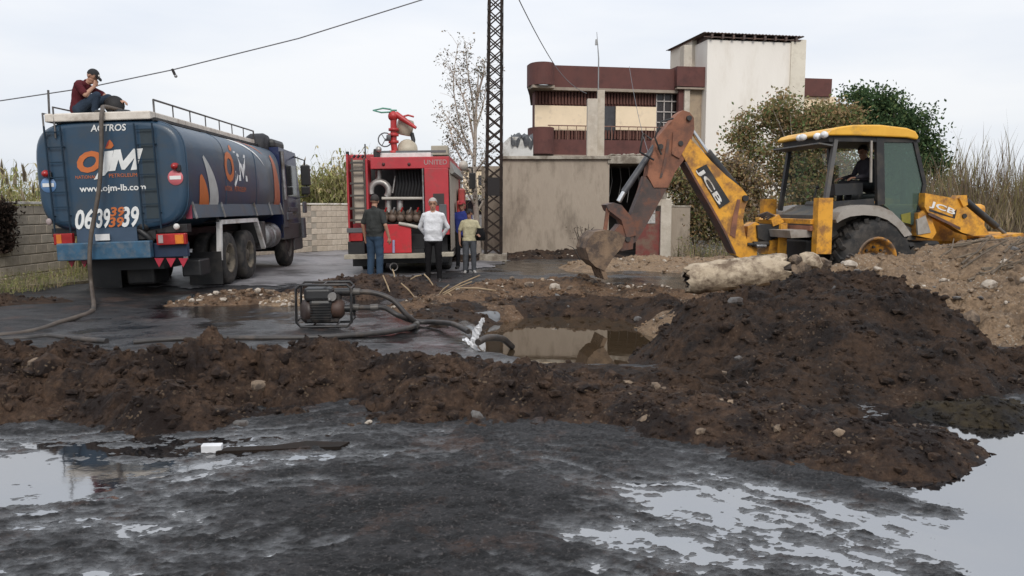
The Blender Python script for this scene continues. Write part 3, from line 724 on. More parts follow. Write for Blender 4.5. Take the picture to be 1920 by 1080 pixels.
for (u0, u1, v0) in ((1101, 1119, 186), (1122, 1134, 167)):
    a, b = at(u0, v0, YS + 0.35), at(u1, 300, YS + 0.35)
    m = MB(); m.box(((a.x + b.x) / 2, YS + 0.35 + (0.3 if u0 > 1110 else 0), (a.z + 2.95) / 2), (b.x - a.x, 0.3 if u0 < 1110 else 0.2, a.z - 2.95), bev=0.012); m.build("column", conc_light, shed)
for k in range(5):
    x = 3.3 + k * 0.3
    m = MB(); m.tube([(x, YS + 1.2, 2.9), (x + 0.05, YS + 1.15, 2.4), (x - 0.04, YS + 1.2, 1.9 - 0.1 * k)], 0.012, 5); m.build("loose_cable", M("cable_grey", (0.3, 0.29, 0.28)), shed)
for k in range(26):
    v, f = rocks(np.zeros((1, 3)), [random.uniform(0.05, 0.13)], 1)
    o = np_mesh("debris", v, f, conc, False, shed); o.location = (random.uniform(3.15, 4.9), YS + random.uniform(0.15, 1.2), 3.2)

gate = thing("red_gate", "low red gate panel with a torn white notice under the boom", "gate")
m = MB(); a, b = at(1193, 396, 24.6), at(1236, 470, 24.6); m.box(((a.x + b.x) / 2, 24.6, (a.z + b.z) / 2 - 0.1), (b.x - a.x, 0.06, a.z - b.z + 0.2)); m.build("panel", M("gate_red", (0.20, 0.045, 0.035), (0.13, 0.035, 0.03), 4, 0.7, dirt=(0.16, 0.1, 0.07), damt=0.4), gate)
notice_m = M("notice_white", (0.55, 0.53, 0.5), (0.25, 0.24, 0.23), 26, 0.9)
for (u0, u1, v0, v1) in ((1208, 1229, 391, 400), (1207, 1216, 401, 409), (1219, 1229, 401, 411), (1207, 1229, 411, 419)):
    a, b = at(u0, v0, 24.5), at(u1, v1, 24.5)
    m = MB(); m.box(((a.x + b.x) / 2, 24.555, (a.z + b.z) / 2), (b.x - a.x, 0.02, a.z - b.z)); m.build("notice", notice_m, gate)
post = thing("gate_post", "pale concrete gate post with short lintel beside the red gate", "post")
a, b = at(1238, 374, 24.6), at(1256, 470, 24.6)
m = MB(); m.box(((a.x + b.x) / 2, 24.6, a.z / 2 - 0.05), (b.x - a.x, 0.3, a.z + 0.1), bev=0.012); m.build("shaft", conc_light, post)
a2 = at(1222, 374, 24.6); m = MB(); m.box((a2.x + 0.06, 24.6, a.z - 0.1), (0.4, 0.28, 0.18), bev=0.012); m.build("lintel", conc_light, post)
stub = thing("stub_wall", "short grey rendered wall stub right of the gate post", "wall")
a, b = at(1257, 388, 24.9), at(1292, 470, 24.9)
m = MB(); m.box(((a.x + b.x) / 2, 24.95, a.z / 2 - 0.05), (b.x - a.x, 0.22, a.z + 0.1), bev=0.01); m.build("wall", plaster, stub)
m = MB(); m.box(((a.x + b.x) / 2, 24.95, a.z + 0.02), (b.x - a.x + 0.04, 0.26, 0.05), bev=0.008); m.build("coping", conc, stub)

# ---- white tank with dark tarpaulin on the shed roof
tank = thing("water_tank", "squat pale water tank with dark torn tarpaulin on the shed roof", "water tank")
a, b = at(942, 262, 27.3), at(999, 297, 27.3); cx, w = (a.x + b.x) / 2, b.x - a.x
m = MB(); m.prism([(-w / 2, 0), (w / 2, 0), (w / 2, 0.62), (w / 2 - 0.12, 0.78), (-w / 2 + 0.25, 0.78), (-w / 2, 0.55)], lambda p, q, t: (cx + p, t, 3.08 + q), 26.9, 27.9)
m.build("body", M("tank_white", (0.62, 0.62, 0.60), (0.5, 0.5, 0.48), 3, 0.6, dirt=(0.3, 0.28, 0.25), damt=0.35), tank)
m = MB()
gx, gy = 14, 9; vs, fs = [], []
for j in range(gy):
    for i in range(gx):
        p = i / (gx - 1); q = j / (gy - 1)
        edge = 0.14 * math.sin(p * 9) + 0.08 * math.sin(p * 23)
        fwd = 26.85 + 0.9 * q
        z = 3.93 + 0.06 * math.sin(p * 17 + q * 5) + 0.05 * math.sin(q * 13 + p * 7)
        if q < 0.35: z -= (0.35 - q) * (0.9 + edge * 3.0); fwd = 26.84 - 0.03 * math.sin(p * 20)
        vs.append((cx - w * 0.22 + p * w * 0.72, fwd, z))
fs = [(j * gx + i, j * gx + i + 1, (j + 1) * gx + i + 1, (j + 1) * gx + i) for j in range(gy - 1) for i in range(gx - 1)]
m.add(vs, fs, 0, True); m.build("tarpaulin", M("tarp_dark", (0.07, 0.075, 0.08), (0.035, 0.035, 0.04), 8, 0.5), tank)

# ---- the house: facade line turned a little, right side farther
DH = 40.0
HROT = R(10.5)
hx0 = at(1000, 385, DH).x
HO = Vector((hx0, DH, 0))
Hn = Vector((math.sin(HROT), -math.cos(HROT), 0))    # outward normal of the facade
Ht = Vector((math.cos(HROT), math.sin(HROT), 0))
def hpix(u, v, off=0.0):
    """pixel -> (s along facade, z) on the facade plane moved out by off"""
    p = onplane(u, v, HO + Hn * off, Hn) - HO - Hn * off
    return p.dot(Ht), p.z
house = thing("apartment_house", "two storey house with brown parapets, cream panels and tall white stair tower", "house", HO, (0, 0, HROT))
brown = M("house_brown", (0.125, 0.048, 0.040), (0.10, 0.038, 0.032), 2, 0.85, dirt=(0.075, 0.03, 0.026), damt=0.3, dscale=1.2)
cream = M("house_cream", (0.84, 0.68, 0.48), (0.78, 0.63, 0.44), 2, 0.85, dirt=(0.66, 0.53, 0.38), damt=0.2)
offw = M("house_white", (0.82, 0.77, 0.70), (0.77, 0.72, 0.65), 0.8, 0.9, bump=0.006, bscale=20, dirt=(0.70, 0.64, 0.56), damt=0.22, dscale=0.6, stretch=(1, 1, 0.3))
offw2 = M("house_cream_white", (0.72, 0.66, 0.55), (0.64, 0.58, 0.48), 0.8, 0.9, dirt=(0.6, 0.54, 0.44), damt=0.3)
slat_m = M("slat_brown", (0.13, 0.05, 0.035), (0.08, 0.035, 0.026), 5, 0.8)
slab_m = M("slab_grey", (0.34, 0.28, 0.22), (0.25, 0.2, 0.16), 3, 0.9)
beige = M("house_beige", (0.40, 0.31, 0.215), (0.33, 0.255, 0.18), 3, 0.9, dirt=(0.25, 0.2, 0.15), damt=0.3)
def hb(name, u0, u1, v0, v1, off, depth, mat, parent=None, bev=0.0):
    """box whose front face covers the given span on the plane `off` metres before the facade line"""
    s0, z1 = hpix(u0, v0, off); s1, z0 = hpix(u1, v1, off)
    _, z1b = hpix(u1, v0, off); z0 = max(z0, 0.0)
    zt = z1
    m = MB(); m.box(((s0 + s1) / 2, -off + depth / 2, (zt + z0) / 2), (s1 - s0, depth, zt - z0), bev=bev)
    return m.build(name, mat, parent or house)
# main walls set back 1.3 m from the parapet line
hb("wall", 1003, 1288, 165, 470, -0.55, 0.6, brown); hb("wall", 1060, 1288, 165.5, 470, -1.2, 5.0, brown)
hb("ground_floor_wall", 1000, 1290, 290, 470, -0.2, 1.1, offw2)
# upper parapet with rounded left end
s0, zt = hpix(1036, 122, 0); s1, zb = hpix(1276, 163, 0); zb = hpix(1036, 163, 0)[1]
def rounded_band(z0, z1, sl, sr, bulge, mat, name, th=0.22):
    pts = []
    for k in range(13):
        a = math.pi * k / 12
        pts.append((sl + 1.05 - 1.05 * math.cos(a * 0.5) if k < 0 else sl + 0.62 - 0.62 * math.cos(a), -bulge * math.sin(a) ** 0.8))
    out = [(sl + 1.4, 6.0), (sl, 0.4)] + [(p[0], p[1]) for p in pts] + [(sl + 1.3, 0.0), (sr, 0.0)]
    m = MB()
    for (a, b) in zip(out[:-1], out[1:]):
        d = Vector((b[0] - a[0], b[1] - a[1], 0));
        if d.length < 1e-4: continue
        nrm = Vector((d.y, -d.x, 0)).normalized() * -th
        vs = [(a[0], a[1], z0), (b[0], b[1], z0), (b[0], b[1], z1), (a[0], a[1], z1), (a[0] + nrm.x, a[1] + nrm.y, z0), (b[0] + nrm.x, b[1] + nrm.y, z0), (b[0] + nrm.x, b[1] + nrm.y, z1), (a[0] + nrm.x, a[1] + nrm.y, z1)]
        m.add(vs, [(0, 1, 2, 3), (5, 4, 7, 6), (3, 2, 6, 7), (1, 0, 4, 5)], 0)
    return m.build(name, mat, house)
sl = hpix(995, 130, 0.5)[0]
rounded_band(zb, zt, sl, s1, 0.9, brown, "parapet")
m = MB(); m.prism([(sl, 0.0), (s1, 0.0), (s1, 6.2), (sl + 1.4, 6.2)], lambda a, b, t: (a, b, t), zb - 0.14, zb); m.build("roof_slab", slab_m, house)
m = MB(); m.box((sl + 0.62, -0.32, zb - 0.075), (1.1, 0.62, 0.13)); m.build("slab_end", slab_m, house)
# balcony floor, brown balcony wall with rounded left end, railing
bt = hpix(1100, 262, 0)[1]; bb = hpix(1100, 291, 0)[1]
rounded_band(bb, bt, sl, hpix(1245, 200, 0)[0], 0.9, brown, "balcony_wall")
rt = hpix(1020, 239, 0.5)[1]
m = MB()
for k in range(12):
    a0, a1 = math.pi * (k) / 12, math.pi * (k + 1) / 12
    if k > 10: break
    p, q = (sl + 0.62 - 0.62 * math.cos(a0), -0.9 * math.sin(a0) ** 0.8 - 0.004), (sl + 0.62 - 0.62 * math.cos(a1), -0.9 * math.sin(a1) ** 0.8 - 0.004)
    m.add([(p[0], p[1], bt), (q[0], q[1], bt), (q[0], q[1], rt), (p[0], p[1], rt), (p[0], p[1] + 0.2, bt), (q[0], q[1] + 0.2, bt), (q[0], q[1] + 0.2, rt), (p[0], p[1] + 0.2, rt)],
          [(0, 1, 2, 3), (5, 4, 7, 6), (3, 2, 6, 7), (0, 3, 7, 4), (1, 5, 6, 2)])
m.build("balcony_end", brown, house)
m = MB(); sr = hpix(1245, 200, 0)[0]; m.box(((sl + sr) / 2, 0.75, bb - 0.08), (sr - sl, 1.9, 0.15)); m.build("balcony_slab", slab_m, house)
zr = hpix(1100, 236, 0)[1]
m = MB(); m.bar((sl + 1.0, 0.08, zr), (sr, 0.08, zr), 0.05, 0.05)
for k in range(14): x = sl + 1.1 + k * (sr - sl - 1.1) / 13; m.bar((x, 0.08, bt), (x, 0.08, zr), 0.03, 0.03)
m.build("railing", M("rail_rust", (0.25, 0.13, 0.09), (0.15, 0.08, 0.06), 8, 0.7), house)
# lower slat screens behind the railing, upper slat screens, pale panels, doors
me_slat = {}
def slats(u0, u1, v0, v1, off, step=0.16):
    s0, z1 = hpix(u0, v0, off); s1, z0 = hpix(u1, v1, off); n = int((s1 - s0) / step)
    key = round(z1 - z0, 3)
    m = MB(); m.box((0, 0, 0), (step * 0.62, 0.05, z1 - z0)); me = m.mesh("slat", slat_m)
    for k in range(n): place("slat", me, house, (s0 + (k + 0.5) * (s1 - s0) / n, -off, (z0 + z1) / 2))
slats(1003, 1118, 168, 197, -0.42); slats(1133, 1230, 168, 197, -0.42)
slats(1040, 1105, 244, 262, -0.30); slats(1133, 1230, 244, 262, -0.30)
hb("shade_panel", 1003, 1103, 197, 245, -0.35, 0.08, cream)
hb("shade_panel", 1155, 1230, 199, 245, -0.35, 0.08, cream)
door_m = M("door_dark", (0.045, 0.045, 0.05), (0.025, 0.025, 0.028), 6, 0.4)
hb("door", 1134, 1154, 199, 262, -0.46, 0.09, door_m)
wd = hb("window", 1231, 1272, 168, 250, -0.44, 0.10, M("window_dark", (0.03, 0.022, 0.02), (0.018, 0.014, 0.013), 6, 0.3))
grid_m = M("window_bar", (0.5, 0.45, 0.42), (0.4, 0.36, 0.33), 6, 0.7)
s0, z1 = hpix(1231, 170, -0.42); s1, z0 = hpix(1272, 250, -0.42)
for k in range(4):
    x = s0 + (s1 - s0) * k / 3; m = MB(); m.box((x, 0.40, (z0 + z1) / 2), (0.05, 0.05, z1 - z0)); m.build("window_bar", grid_m, house)
for k in range(5):
    z = z0 + (z1 - z0) * k / 4; m = MB(); m.box(((s0 + s1) / 2, 0.37, z), (s1 - s0, 0.04, 0.05)); m.build("window_bar", grid_m, house)
# projecting corner block, beige wall, pillars
hb("parapet", 1270, 1326, 124, 163, 0.35, 3.0, brown)
hb("slab_edge", 1270, 1326, 163, 168, 0.33, 2.9, slab_m)
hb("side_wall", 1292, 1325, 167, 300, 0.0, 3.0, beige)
hb("pillar", 1273, 1283, 167, 300, 0.1, 0.3, brown)
hb("pillar", 1284, 1291, 167, 300, 0.22, 0.25, conc_light)
hb("pillar", 1003, 1010, 167, 240, -0.6, 0.3, slab_m)
# stair tower with corrugated roof
hb("tower", 1327, 1497, 74, 470, 0.55, 4.3, offw)
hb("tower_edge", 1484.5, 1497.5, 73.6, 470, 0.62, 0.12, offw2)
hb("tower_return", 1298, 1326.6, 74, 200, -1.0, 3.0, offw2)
hb("chimney", 1283, 1297, 84, 140, 0.1, 0.55, conc_light, bev=0.02)
a, zt_ = hpix(1317, 66, 0.7); b, _ = hpix(1506, 73, 0.7); zt_ = hpix(1400, 70, 0.6)[1]
roof_m = M("roof_sheet", (0.10, 0.065, 0.055), (0.06, 0.04, 0.035), 5, 0.7, dirt=(0.15, 0.08, 0.05), damt=0.3)
m = MB(); n = 60; vs, fs = [], []
for k in range(n + 1):
    x = a + (b - a) * k / n; dz = 0.03 * (k % 2)
    for y, z in ((-0.80, zt_ + 0.12), (4.2, zt_ + 0.16)):
        vs += [(x, y, z + dz), (x, y, z + dz - 0.035)]
for k in range(n):
    i = k * 4; j = i + 4
    fs += [(i, j, j + 2, i + 2), (i + 1, i + 3, j + 3, j + 1), (i, i + 1, j + 1, j), (i + 2, j + 2, j + 3, i + 3)]
m.add(vs, fs); m.build("roof_sheet", roof_m, house)
for k in range(9):
    x = a + 0.5 + (b - a - 0.9) * k / 8; m = MB(); m.bar((x, -0.78, zt_ - 0.03), (x, 3.9, zt_ + 0.03), 0.11, 0.2); m.build("rafter", roof_m, house)
m = MB(); m.bar((a + 0.1, -0.66, zt_ - 0.06), (b - 0.1, -0.66, zt_ - 0.06), 0.05, 0.05); m.build("eave_batten", roof_m, house)
hb("parapet", 1497.7, 1559, 146, 181, -1.5, 3.0, brown)
hb("wall", 1499, 1556, 180, 470, -1.7, 2.8, cream)
aer = thing("roof_aerial", "thin crooked aerial mast rising from the house roof", "aerial")
p = at(1122, 160, 39.2); q = at(1119, 60, 39.2)
m = MB(); m.tube([(p.x, p.y, p.z - 0.3), ((p.x + q.x) / 2 + 0.05, p.y, (p.z + q.z) / 2), tuple(q)], [0.035, 0.03, 0.012], 6); m.build("mast", M("metal_grey", (0.3, 0.3, 0.3), None, 8, 0.5, 0.6), aer)
m = MB(); z = at(1120, 78, 39.2); m.bar((z.x - 0.06, z.y, z.z - 0.16), (z.x - 0.04, z.y, z.z + 0.1), 0.1, 0.1); m.build("cap", M("metal_grey"), aer)

# far cream house and white van between fire engine and pole
fh = thing("far_house", "distant cream house glimpsed behind the bare tree", "house")
a, b = at(890, 318, 75), at(960, 385, 75)
m = MB(); m.box(((a.x + b.x) / 2 - 0.6, 77, a.z / 2), (b.x - a.x + 1.0, 4, a.z)); m.build("wall", cream, fh)
m = MB(); m.box(((a.x + b.x) / 2 - 0.6, 77, a.z + 0.12), (b.x - a.x + 1.5, 4.4, 0.3)); m.build("roof", slab_m, fh)
w_ = at(905, 338, 74.9); m = MB(); m.box((w_.x, 74.97, w_.z), (0.8, 0.1, 0.9)); m.build("window", door_m, fh)

# ---- lattice pole
rust = M("rust_dark", (0.046, 0.028, 0.021), (0.022, 0.016, 0.013), 9, 0.85, 0.2, bump=0.003, dirt=(0.012, 0.01, 0.009), damt=0.4, dscale=3)
pole = thing("lattice_pole", "tall rusty steel lattice utility pole before the plastered shed", "utility pole", (-0.55, 23.4, 0), (0, R(0.65), 0))
PH, W0, W1 = 12.6, 0.25, 0.17
wz = lambda z: W0 + (W1 - W0) * z / PH
for sx in (-1, 1):
    for sy in (-1, 1):
        m = MB()
        m.bar((sx * W0, sy * W0, -0.3), (sx * W1, sy * W1, PH), 0.075, 0.012, (1, 0, 0)); m.bar((sx * (W0 - 0.03), sy * W0, -0.3), (sx * (W1 - 0.03), sy * W1, PH), 0.012, 0.075, (1, 0, 0))
        m.build("leg", rust, pole)
nb = 34
brace_mb = MB(); brace_mb.box((0, 0, 0), (1, 0.008, 0.038)); brace_me = brace_mb.mesh("brace", rust)
for k in range(nb):
    z0, z1 = 0.15 + k * (PH - 0.2) / nb, 0.15 + (k + 1) * (PH - 0.2) / nb
    for face in range(4):
        for sgn in (-1, 1):
            w0, w1 = wz(z0), wz(z1); L = math.hypot(w0 + w1, z1 - z0); an = math.atan2(z1 - z0, w0 + w1)
            off = wz((z0 + z1) / 2) + (0.011 if sgn > 0 else 0.021)
            rz = face * math.pi / 2
            place("brace", brace_me, pole, (math.sin(rz) * off, -math.cos(rz) * off, (z0 + z1) / 2), (0, -sgn * an, rz), (L, 1, 1))
p = at(922, 350, 23.15); m = MB(); m.box((0.0, -W0 - 0.04, p.z), (0.34, 0.04, 0.52)); m.build("plate", M("plate_dark", (0.02, 0.016, 0.016), None, 5, 0.8), pole)
m = MB(); m.box((0, 0, 0.02), (0.8, 0.8, 0.35), bev=0.03); m.build("footing", conc, pole)

# ---- overhead wires
wire_m = M("wire_grey", (0.16, 0.16, 0.17), None, 5, 0.7)
def wire(label, a, b, sag, r=0.013):
    pts = [Vector(a).lerp(Vector(b), k / 24) - Vector((0, 0, sag * 4 * (k / 24) * (1 - k / 24))) for k in range(25)]
    m = MB(); m.tube(pts, r, 6); return tag(m.build("overhead_wire", wire_m), label, "wire")
m = MB(); q_ = [at(u, v, 20.0) for u, v in ((-500, 258), (-200, 222), (0, 189), (160, 165), (323, 131), (560, 72), (790, 0), (1000, -75), (1250, -175))]
wpts = []
for k in range(1, len(q_) - 2):
    for t in range(6): wpts.append(q_[k].lerp(q_[k + 1], t / 6))
m.tube([q_[0]] + wpts + [q_[-2], q_[-1]], 0.014, 6); tag(m.build("overhead_wire", wire_m), "long overhead wire crossing the sky above the tanker", "wire")
wp = at(323, 131, 20.0)
clampo = thing("wire_clamp", "small dark clamp hanging on the long overhead wire", "clamp")
m = MB(); m.bar((wp.x, wp.y, wp.z + 0.02), (wp.x + 0.06, wp.y, wp.z - 0.12), 0.06, 0.05); m.build("body", M("plate_dark"), clampo)
m = MB(); m.ball((wp.x + 0.08, wp.y, wp.z - 0.15), 0.04); m.build("weight", M("metal_grey"), clampo)
a, b = at(945, -60, 24.0), at(1040, 122, 39.5)
wire("short wire running from the pole down to the house parapet", a, b, 0.15, 0.018)
a, b = at(1040, 122, 39.3), at(1100, 175, 39.4)
wire("slack cable hanging along the brown house parapet", a, b, 0.2, 0.014)
a, b = at(1180, 125, 39.0), at(1215, 285, 30.0)
wire("thin cable drooping from house roof to shed", a, b, 0.3, 0.012)
# ================================================================ TANKER
TK_D = 13.7
tk_loc = Vector((-6.71, TK_D, 0)); TK_RZ, TK_RY = R(1.6), R(-2.0)
tanker = thing("tanker_truck", "dark blue fuel tanker lorry with orange and white lettering, seen from behind", "tanker truck", tk_loc, (0, TK_RY, TK_RZ))
TKM = Matrix.Translation(tk_loc) @ Euler((0, TK_RY, TK_RZ)).to_matrix().to_4x4()
TKI = TKM.inverted()
def tpx(u, v, y=0.0):
    """pixel -> local (x, z) on the tanker's cross plane at local y"""
    p0 = TKM @ Vector((0, y, 0)); n = (TKM.to_3x3() @ Vector((0, 1, 0))).normalized()
    p = TKI @ onplane(u, v, p0, n); return p.x, p.z
tblue = M("tank_blue", (0.022, 0.056, 0.098), (0.018, 0.045, 0.080), 1.5, 0.38, 0.0, dirt=(0.036, 0.052, 0.070), damt=0.35, dscale=1.3, coat=0.1)
tblue2 = M("chassis_blue", (0.022, 0.075, 0.15), (0.018, 0.05, 0.10), 4, 0.5, dirt=(0.04, 0.05, 0.06), damt=0.45, dscale=3)
cabblue = M("cab_blue", (0.012, 0.022, 0.085), (0.010, 0.018, 0.06), 3, 0.35, coat=0.2)
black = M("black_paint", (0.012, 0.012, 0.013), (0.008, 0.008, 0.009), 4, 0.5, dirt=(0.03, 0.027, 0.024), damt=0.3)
rubber = M("tyre_rubber", (0.022, 0.021, 0.021), (0.014, 0.014, 0.014), 8, 0.85, dirt=(0.06, 0.052, 0.045), damt=0.45, dscale=5)
steel = M("dull_steel", (0.34, 0.34, 0.35), (0.2, 0.2, 0.2), 8, 0.5, 0.5, dirt=(0.12, 0.1, 0.08), damt=0.4)
whitep = M("white_paint", (0.70, 0.68, 0.66), (0.6, 0.58, 0.55), 3, 0.55, dirt=(0.36, 0.32, 0.28), damt=0.3)
inkw = M("print_white", (0.78, 0.78, 0.76), (0.66, 0.66, 0.64), 5, 0.5)
inko = M("print_orange", (0.56, 0.15, 0.035), (0.45, 0.12, 0.03), 5, 0.5)
redl = M("lamp_red", (0.40, 0.02, 0.02), (0.25, 0.012, 0.012), 5, 0.25)
ambl = M("lamp_amber", (0.65, 0.20, 0.02), (0.5, 0.14, 0.02), 5, 0.25)
tan_w = M("wheel_dust", (0.20, 0.165, 0.12), (0.12, 0.10, 0.075), 6, 0.85, dirt=(0.05, 0.045, 0.04), damt=0.4)
TW, TH, TZ, TL = 1.25, 0.925, 2.10, 6.15
def tsec(z):
    q = min(1.0, abs(z - TZ) / TH); e = 4.2
    w = TW * (1 - q ** e) ** (1 / e)
    return w - 0.03 * max(0, (TZ - z) / TH)
def ring(y, s):
    out = []
    for k in range(56):
        a = 2 * math.pi * k / 56; e = 2 / 4.2
        x = TW * s * math.copysign(abs(math.cos(a)) ** e, math.cos(a)); z = TH * s * math.copysign(abs(math.sin(a)) ** e, math.sin(a))
        x -= math.copysign(0.03 * max(0, -z / TH), x)
        out.append((x, y, TZ + z))
    return out
m = MB(); st = [(-0.055, 0.90), (-0.05, 0.945), (-0.03, 0.975), (0.005, 0.996), (0.05, 1.0), (2.0, 1.0), (4.1, 1.0), (TL - 0.05, 1.0), (TL, 0.99), (TL + 0.06, 0.93)]
vs = []
for y, s in st: vs += ring(y, s)
fs = [(i * 56 + k, i * 56 + (k + 1) % 56, (i + 1) * 56 + (k + 1) % 56, (i + 1) * 56 + k) for i in range(len(st) - 1) for k in range(56)]
m.add(vs, fs, 0, True); m.add(vs[:56], [list(range(56))]); m.add(vs[-56:], [list(range(56))])
m.build("tank", tblue, tanker)
m = MB(); m.tube([(x, 0.045, z) for x, _, z in ring(0, 1.003)], 0.014, 6, closed=True); m.build("tank_rim", tblue, tanker)
for y in (2.05, 4.1):
    m = MB(); m.tube([(x, y, z) for x, _, z in ring(0, 1.001)], 0.008, 6, closed=True); m.build("weld_seam", tblue, tanker)
# top walkway and rails
m = MB(); m.box((-0.12, 2.9, 3.085), (1.75, 6.0, 0.14), bev=0.02); m.build("walkway", M("walkway_white", (0.72, 0.66, 0.58), (0.6, 0.54, 0.47), 3, 0.7, dirt=(0.42, 0.36, 0.3), damt=0.35), tanker)
m = MB(); m.box((0.80, 3.0, 3.02), (0.06, 6.1, 0.05)); m.build("gutter", black, tanker)
railm = M("rail_steel", (0.13, 0.12, 0.115), (0.07, 0.065, 0.06), 8, 0.5, 0.4)
m = MB(); X = 0.74; zt = 3.36
m.tube([(X, 0.12, 3.06), (X, 0.12, zt), (X, 5.9, zt), (X, 5.9, 3.06)], 0.018, 8)
for k in range(1, 7): m.tube([(X, 0.12 + k * 0.83, 3.06), (X, 0.12 + k * 0.83, zt)], 0.013, 6)
m.build("handrail", railm, tanker)
m = MB()
for x0, zz in ((-1.02, 3.16), (-0.84, 3.26)):
    m.tube([(x0, -0.09, 2.75), (x0, -0.09, zz), (x0 + 0.02, 0.75, zz), (x0 + 0.02, 0.75, 2.95)], 0.016, 6)
m.tube([(-1.0, -0.02, 3.05), (-0.45, -0.02, 3.05)], 0.02, 6); m.tube([(-1.0, 0.35, 3.12), (-0.5, 0.35, 3.12)], 0.02, 6)
m.build("ladder_hoop", railm, tanker)
m = MB(); m.tube([(-0.94, -0.03, 3.16), (-0.92, -0.03, 3.55)], 0.018, 6); m.build("breather_pipe", M("rail_steel"), tanker)
# rear ladders
for x0, x1 in ((-0.98, -0.72), (0.50, 0.80)):
    m = MB()
    for x in (x0, x1): m.bar((x, -0.12, 1.18), (x - 0.02, -0.12, 2.95), 0.02, 0.022, (1, 0, 0))
    for k in range(7): z = 1.35 + k * 0.25; m.bar((x0, -0.12, z), (x1, -0.12, z), 0.014, 0.014)
    for z in (1.45, 2.6):
        for x in (x0, x1): m.bar((x, -0.12, z), (x, -0.04, z), 0.02, 0.02)
    m.build("ladder", M("ladder_blue", (0.016, 0.034, 0.055), None, 4, 0.6, spec=0.2), tanker)
m = MB(); m.box((0.66, -0.058, 2.1), (0.22, 0.012, 1.5)); m.build("anti_slip_strip", M("strip_dark", (0.03, 0.045, 0.055), None, 6, 0.7), tanker)
# lettering on the rear
YR = -0.062
def rear(u0, u1, v0, v1, s, mat, **k):
    xa, za = tpx(u0, v1, YR); xb, zb = tpx(u1, v0, YR)
    zl, zr = tpx(u0, v1, YR)[1], tpx(u1, v1, YR)[1]
    z1 = tpx((u0 + u1) / 2, v0, YR)[1]; z0 = tpx((u0 + u1) / 2, v1, YR)[1]
    letters(s, mat, tanker, lambda a, b: (xa + a * (xb - xa), YR - 0.004, z0 + b * (z1 - z0)), **k)
rear(170, 236, 233, 246, "ACTROS", inkw, bold=0.02, shear=0.15)
rear(146, 190, 283, 324, "O", inko, bold=0.05, shear=0.28)
def poly(pts, mat, name="emblem", y=YR - 0.004):
    q = [tpx(u, v, y) for u, v in pts]; m = MB(); m.add([(x, y, z) for x, z in q], [list(range(len(q)))]); return m.build(name, mat, tanker)
poly([(196, 284), (213, 282), (205, 318), (196, 329), (189, 330), (193, 312)], inkw)
poly([(187, 318), (191, 324), (186, 335), (176, 337)], inkw)
poly([(203, 321), (214, 281), (226, 280), (231, 302), (250, 279), (268, 278), (256, 318), (245, 319), (252, 296), (234, 318), (228, 318), (222, 299), (216, 320)], inkw)
poly([(197, 278), (202, 266), (206, 262), (211, 268), (213, 273), (209, 278), (203, 279)], inko)
poly([(197, 278), (202, 266), (205, 262), (203, 272)], M("print_red", (0.35, 0.03, 0.02)), y=YR - 0.006)
rear(142, 180, 329, 335, "NATIONAL", inko); rear(205, 257, 325, 332, "PETROLEUM", inko)
rear(150, 273, 346, 362, "www.ojm-lb.com", inkw, bold=0.02)
rear(142, 174, 392, 430, "06", inkw, bold=0.03, shear=0.25); rear(181, 206, 391, 428, "39", inkw, bold=0.03, shear=0.25)
rear(206, 234, 388, 406, "39", inko, bold=0.03, shear=0.2); rear(204, 232, 407, 426, "39", inko, bold=0.03, shear=0.2); rear(229, 260, 387, 426, "39", inkw, bold=0.03, shear=0.25)
for (u, v, c, w) in ((91, 347, (0.13, 0.25, 0.46), "BLUE"), (329, 333, (0.62, 0.16, 0.18), "RED")):
    x, z = tpx(u, v, YR); dm = M("decal_" + w, c, tuple(q * 0.85 for q in c), 4, 0.4)
    m = MB(); m.lathe([(0, 0.006), (0.125, 0.006), (0.13, 0.0)], (x, YR, z), (0, -1, 0), 28); d = m.build("speed_disc", dm, tanker)
    m = MB(); m.box((x, YR - 0.010, z), (0.19, 0.004, 0.062)); m.build("white_band", inkw, d)
    lx, lz = tpx(u - 3 if u < 200 else u, v - 21, YR)
    m = MB(); m.lathe([(0.0, 0.10), (0.045, 0.09), (0.06, 0.05), (0.065, 0.0)], (lx, YR, lz), (0, -1, 0), 16); m.build("marker_lamp", redl, tanker)
    m = MB(); m.box((lx + 0.06, YR - 0.03, lz - 0.03), (0.07, 0.05, 0.11), bev=0.01); m.build("lamp_bracket", black, tanker)
# side lettering follows the tank's curve
def side(y0, y1, z0, z1, s, mat, **k):
    def fn(a, b):
        z = z0 + b * (z1 - z0); return (tsec(z) + 0.006, y0 + a * (y1 - y0), z)
    return letters(s, mat, tanker, fn, **k)
def spoly(pts, mat, name="emblem", lift=0.006):
    m = MB(); m.add([(tsec(z) + lift, y, z) for y, z in pts], [list(range(len(pts)))]); return m.build(name, mat, tanker)
def swoosh(top, bot, mat, n=12, lift=0.006):
    m = MB(); vs, fs = [], []
    for k in range(n + 1):
        t = k / n
        for c in (top, bot):
            y = (1 - t) ** 2 * c[0][0] + 2 * t * (1 - t) * c[1][0] + t * t * c[2][0]; z = (1 - t) ** 2 * c[0][1] + 2 * t * (1 - t) * c[1][1] + t * t * c[2][1]
            vs.append((tsec(z) + lift, y, z))
    fs = [(2 * k, 2 * k + 1, 2 * k + 3, 2 * k + 2) for k in range(n)]
    m.add(vs, fs, 0, True); return m.build("swoosh", mat, tanker)
side(2.0, 2.58, 2.02, 2.62, "O", inko, bold=0.04); spoly([(2.68, 2.66), (2.82, 2.66), (2.78, 2.1), (2.6, 1.92), (2.55, 1.98), (2.66, 2.15)], inkw); spoly([(2.86, 2.06), (2.86, 2.62), (2.98, 2.62), (3.15, 2.32), (3.32, 2.62), (3.44, 2.62), (3.44, 2.06), (3.31, 2.06), (3.31, 2.36), (3.15, 2.1), (2.99, 2.36), (2.99, 2.06)], inkw)
